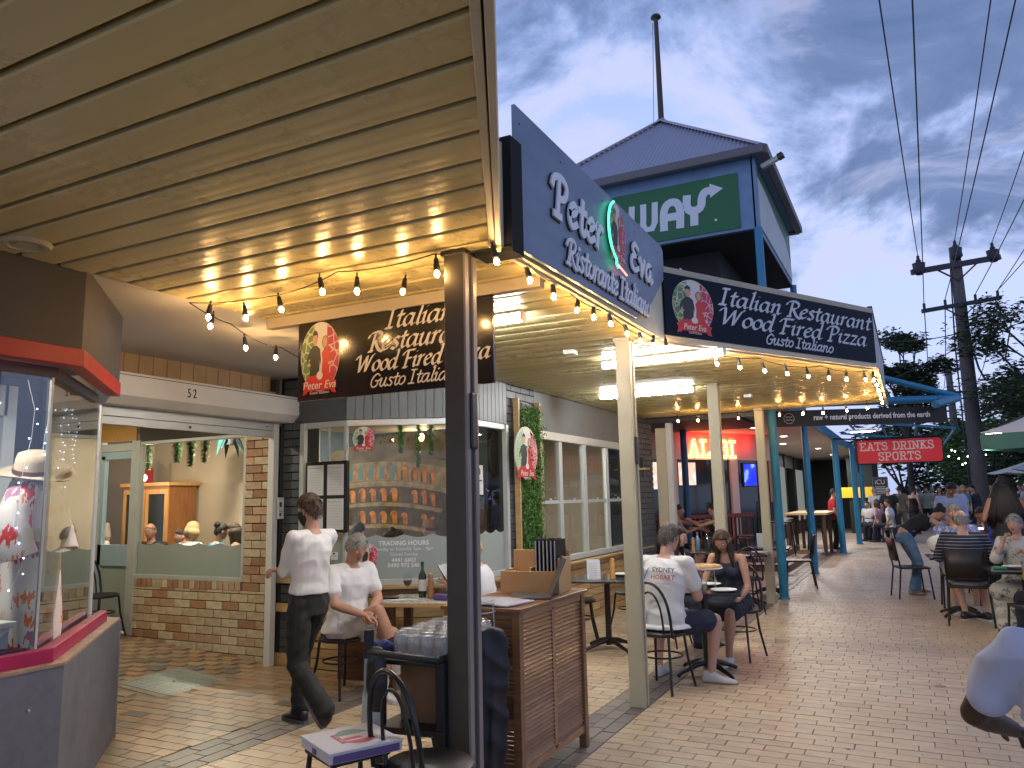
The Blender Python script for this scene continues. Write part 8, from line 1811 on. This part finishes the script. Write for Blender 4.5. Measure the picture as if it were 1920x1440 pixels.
g=MB(); g.tube([(-.17,-.36,.84),(-.17,-.43,.87),(-.12,-.46,.875),(.10,-.46,.86),(.17,-.43,.85),(.17,-.36,.83)],.016,8); obj('handle',g,m_vinyl,parent=tr,smooth=60)
g=MB(); g.lathe([(.036,0),(.038,.003),(.034,.085),(.030,.104),(.026,.110),(.0,.110)],(0,0,0),18); gm=g.mesh('upturned_glass',[thickg],70)
k=0
for i in range(5):
    for j in range(8):
        if (i,j) in ((4,7),(0,0)): continue
        x_=-.145+i*.075+(.02 if j%2 else -.0); y_=-.30+j*.084
        v=Matrix.Rotation(R(4),3,'Z')@Vector((x_,y_,.829+(.0)))
        o=obj('upturned_glass',gm,None,loc=tuple(Vector((TRX,TRY,0))+v)); k+=1
        tag(o,'clear upturned tumbler, %s from the handle end, %s row from the left'%(['first','second','third','fourth','fifth','sixth','seventh','eighth'][j],['first','second','third','fourth','fifth'][i]),'glass','upturned tumblers on the drinks trolley')
g=MB(); g.tube([(.11*cos(2*pi*i/24),.11*sin(2*pi*i/24),.0) for i in range(24)],.004,5,closed=True); g.tube([(.105*cos(2*pi*i/24),.105*sin(2*pi*i/24),.05) for i in range(24)],.004,5,closed=True)
for k in range(3): a=k*2.1; g.tube([(.11*cos(a),.11*sin(a),.05),(.12*cos(a),.12*sin(a),-.13)],.0035,5)
item('wire_rack','round chrome wire pizza rack standing among the glasses','rack',g,m_alu,loc=(-2.24,3.90,.97))
# blue cloth, steel tongs tube, paper bag, jacket
g=MB(); rings=[]
rj=random.Random(5)
for t_,w_,d_ in ((0,.13,.05),(.15,.17,.10),(.35,.19,.12),(.6,.20,.13),(.8,.21,.13),(.9,.18,.10),(.93,.05,.03)):
    rings.append([Vector((w_*cos(2*pi*i/24)*(1+.10*sin(5*i)),d_*sin(2*pi*i/24)*(1+.2*sin(3*i+t_*4)),t_)) for i in range(24)])
g.loft(rings); jm=remesh(g,.012,4,.012,3,8)
item('hanging_jacket','black jacket hung over the trolley end beside the dark post','jacket',jm,M('jacket_black',(.010,.011,.016),.55),smooth=180,loc=(-2.15,3.66,.02),rot=(0,0,R(27)))
g=MB(); rings=[]
for t_,w_,d_ in ((0,.10,.06),(.15,.10,.06),(.30,.105,.055),(.36,.11,.045)): rings.append([Vector((w_*cx_,d_*cy_,t_+.01*sin(i*2))) for i,(cx_,cy_) in enumerate(((-1,-1),(-.3,-1.1),(.3,-.95),(1,-1),(1.05,0),(1,1),(.2,1.05),(-.5,.95),(-1,1),(-1.05,0)))])
g.loft(rings); item('paper_bag','crumpled brown paper bag under the trolley tray','bag',g,M('kraft_paper',(.23,.13,.06),.8,bump=.5,bs=14),smooth=40,loc=(-2.27,3.42,.515))
g=MB(); g.tube([(0,0,0),(.01,0,.42)],.018,10); item('grey_tube','slim grey folded umbrella shaft leaning on the trolley','umbrella',g,M('grey_tube',(.30,.32,.34),.4),smooth=60,loc=(-2.44,3.18,.42),rot=(R(4),R(2),0))
g=MB(); g.tube([(0,0,0),(0,0,.05),(0.0,0,.14)],[.028,.024,.026],12); item('black_grip','black rubber grip on the grey umbrella shaft','handle',g,m_vinyl,smooth=60,loc=(-2.43,3.18,.83))
jm2=MB(); jm2.loft([[Vector((.05*cos(2*pi*i/14)*w_,.03*sin(2*pi*i/14)*w_,z_)) for i in range(14)] for z_,w_ in ((0,.5),(.1,1.2),(.22,1.1),(.3,.6))]); item('hanging_pouch','black padded pouch hanging from the trolley handle','pouch',remesh(jm2,.008,2,.004,2,14),m_vinyl,smooth=180,loc=(-2.36,3.15,.60))
jm2=MB(); jm2.loft([[Vector((.06*cos(2*pi*i/14)*w_,.02*sin(2*pi*i/14)*w_,z_)) for i in range(14)] for z_,w_ in ((0,.5),(.05,1.0),(.16,.9),(.22,.6))]); item('spray_bottle','pale grey spray bottle hung at the trolley corner','bottle',jm2,M('pale_plastic',(.42,.46,.46),.4),smooth=60,loc=(-2.40,3.16,.50))
item('blue_cloth','dark blue spotted cloth tucked beside the glasses','cloth',remesh(MB().sph((0,0,0),(.06,.05,.035),14,8),.008,2,.006,4,20),M('blue_spot',(.02,.03,.16),.8,var=.5,vs=60),smooth=180,loc=(-2.44,3.30,.87))
# ---- stool with pizza box
st_=empty('low_stool',(-2.30,2.86,0),R(-25),'black low stool carrying the pizza box','stool')
g=MB(); g.box(-.14,.14,-.14,.14,.50,.525); obj('seat',g,m_vinyl,parent=st_,bevel=.01)
for sx,sy in ((-1,1),(1,1),(-1,-1),(1,-1)): g=MB(); g.tube([(sx*.12,sy*.12,.50),(sx*.16,sy*.16,0)],.012,8); obj('leg',g,m_bk,parent=st_)
pb=empty('pizza_box',(-2.28,2.86,.527),R(-28),'white cardboard pizza box printed with the round restaurant logo','pizza box')
m_card=M('white_card',(.56,.56,.60),.7)
g=MB(); g.box(-.165,.165,-.165,.165,0,.042); obj('box',g,m_card,parent=pb,bevel=.003)
g=MB(); g.box(-.168,.168,-.168,.168,.034,.046); obj('lid',g,m_card,parent=pb,bevel=.002)
Mz=Matrix.Rotation(R(-28),3,'Z'); lc=Vector((-2.28,2.86,.527+.0462))
m_g3=M('print_green',(.22,.34,.28),.7);m_r3=M('print_red3',(.50,.10,.12),.7)
lg=MB(); el=lambda cx,cy,rx,ry,n_=26:[(cx+rx*cos(2*pi*i/n_),cy+ry*sin(2*pi*i/n_)) for i in range(n_)]
Fp=(Vector((0,0,.0462)),Vector((1,0,0)),Vector((0,1,0)),Vector((0,0,1)))
lg.prism([(x,y) for x,y in el(-.03,.02,.085,.075) if x<-.035],Fp,0,.0006,0); lg.prism([(x,y) for x,y in el(.02,.02,.085,.075) if x>.04],Fp,0,.0006,1); lg.prism([(-.07,-.07),(.07,-.07),(.07,-.045),(-.07,-.045)],Fp,.0006,.0012,1); lg.prism([(.0,-.04),(.035,-.04),(.03,.04),(.005,.04)],Fp,0,.0006,1)
obj('printed_logo',lg,[m_g3,m_r3],parent=pb); text('Peter Eva',.026,(Vector((0,-.064,.0478)),Vector((1,0,0)),Vector((0,1,0)),Vector((0,0,1))),m_lw2,pb,name='logo_lettering',world=False,ext=.0002,d=0,shear=.2)
g=MB(); g.box(-.02,.02,-.1695,-.168,.008,.03); g.box(.1682,.1695,-.15,.15,.004,.034); obj('side_print',g,[M('purple_print',(.13,.08,.22),.7)],parent=pb)
# ---- handbag, cases on right tables, laptop bag
g=MB(); g.sph((0,0,.12),(.17,.07,.12),18,12); item('handbag','white handbag standing by the hawaiian shirt table','bag',remesh(g,.012,2),m_white,smooth=180,loc=(.28,12.2,.742))
item('phone','phone glowing white beyond the floral shirt','phone',MB().box(-.07,.07,-.005,.005,0,.02),M('phone_glow',(1,1,1),emit=(.8,.95,1),es=5),loc=(.78,12.95,1.02))
item('green_napkin','folded green napkin on the right hand table','napkin',MB().box(-.06,.06,-.04,.04,0,.02),M('green_nap',(.06,.30,.16),.7),.004,loc=(.76,9.88,.742))
# ---- bar stools and slatted bar furniture by the bar front
def barstool(label):
    o=empty('bar_stool',(0,0,0),0,label,'stool','tall black slat backed bar stools')
    g=MB(); g.box(-.19,.19,-.19,.19,.70,.73); obj('seat',g,m_vinyl,parent=o,bevel=.01)
    for sx,sy in ((-1,1),(1,1),(-1,-1),(1,-1)): g=MB(); g.tube([(sx*.17,sy*.17,.70 if sy>0 else 1.12),(sx*.18,sy*.17,.6),(sx*.21,sy*.21,0)],.013,6); obj('leg',g,m_bk,parent=o)
    for k in range(5): g=MB(); g.bar((-.12+k*.06,-.175,.74),(-.12+k*.06,-.18,1.10),.018,.01); obj('slat',g,m_bk,parent=o)
    g=MB(); g.bar((-.18,-.18,1.12),(.18,-.18,1.12),.03,.03); obj('top_rail',g,m_bk,parent=o); return o
bs0=barstool('slat backed bar stool nearest the neon wall')
for loc,rz,lab in [((-3.7,16.2,0),20,None),((-3.2,17.0,0),10,'slat backed bar stool second along the neon wall'),((-2.6,17.6,.26),-40,'slat backed bar stool on the timber deck edge'),((-2.7,18.6,.26),-60,'slat backed bar stool second on the deck'),((-2.8,19.8,.26),-70,'slat backed bar stool third on the deck'),((-2.4,22.5,0),-80,'bar stool by the third blue post'),((-2.3,23.3,0),-80,'bar stool beyond the third blue post'),((-4.3,15.4,0),30,'slat backed bar stool deep beside the grey pier')]:
    place(bs0,USED,loc,R(rz),lab)
rd=empty('red_bench_back',(-4.6,15.2,0),0,'dark red slatted timber bench back in front of the bar windows','bench')
m_rw=M('red_wood',(.16,.02,.018),.5)
for k in range(30): g=MB(); p_=Ba+db*(1.0+k*.16)+nb*.35; g.bar(p_+Vector((0,0,.3)),p_+Vector((0,0,1.08)),.05,.02,up=(1,0,0)); obj('slat',g,m_rw,parent=rd,world=True)
g=MB(); g.bar(Ba+db*.9+nb*.35+Vector((0,0,1.12)),Ba+db*5.8+nb*.35+Vector((0,0,1.12)),.06,.08); g.bar(Ba+db*.9+nb*.35+Vector((0,0,.62)),Ba+db*5.8+nb*.35+Vector((0,0,.62)),.04,.05); obj('rail',g,m_rw,parent=rd,world=True)
ht=empty('bar_counter',(-2.3,22.9,0),0,'high timber counter by the third blue post','counter')
g=MB(); g.box(-3.0,-1.95,21.2,24.2,1.02,1.07); obj('counter_top',g,m_ply,parent=ht,world=True); 
for y_ in (21.3,22.7,24.1):
    for x_ in (-2.9,-2.05): g=MB(); g.box(x_-.04,x_+.04,y_-.04,y_+.04,0,1.02); obj('leg',g,MATS['dark_leg'],parent=ht,world=True)
# red tone seen on tables comes from the neon; a little litter and detail
ms=MB(); rl=random.Random(21)
for i in range(60):
    x_,y_=rl.uniform(-3.9,2.8),rl.uniform(4.2,13); ms.add([(x_,y_,.0025),(x_+rl.uniform(.006,.03),y_+rl.uniform(-.01,.01),.0025),(x_+rl.uniform(0,.02),y_+rl.uniform(.006,.014),.004)],[(0,1,2)])
tag(obj('leaf_litter',ms,M('litter_brown',(.05,.04,.03),.8)),'few dark crumbs and leaf bits on the paving','litter',kind='stuff')

gs=MB(); rl=random.Random(33)
for i in range(170):
    x_,y_=rl.uniform(-4.0,2.9),rl.uniform(3.6,16); r_=rl.uniform(.006,.016)
    if rl.random()<.12: r_=rl.uniform(.03,.07)
    gs.add([(x_+r_*rl.uniform(.7,1.2)*cos(2*pi*k/9),y_+r_*rl.uniform(.7,1.2)*sin(2*pi*k/9),.0022) for k in range(9)],[tuple(range(9))],0 if r_<.02 else 1)
tag(obj('gum_spots',gs,[M('gum_dark',(.07,.06,.05),.8),M('stain_brown',(.25,.19,.13),.6)]),'old dark gum spots and stains on the tan paving',kind='stuff')
# ================================================================ lettering objects become plain meshes
bpy.context.view_layer.update()
dg_=bpy.context.evaluated_depsgraph_get()
for o in [o for o in scene.objects if o.type=='FONT']:
    me=bpy.data.meshes.new_from_object(o.evaluated_get(dg_)); me.name=o.name
    n_=bpy.data.objects.new('tmp',me); col.objects.link(n_); n_.parent=o.parent; n_.matrix_parent_inverse=o.matrix_parent_inverse.copy(); n_.matrix_basis=o.matrix_basis.copy()
    nm=o.name; bpy.data.objects.remove(o); n_.name=nm
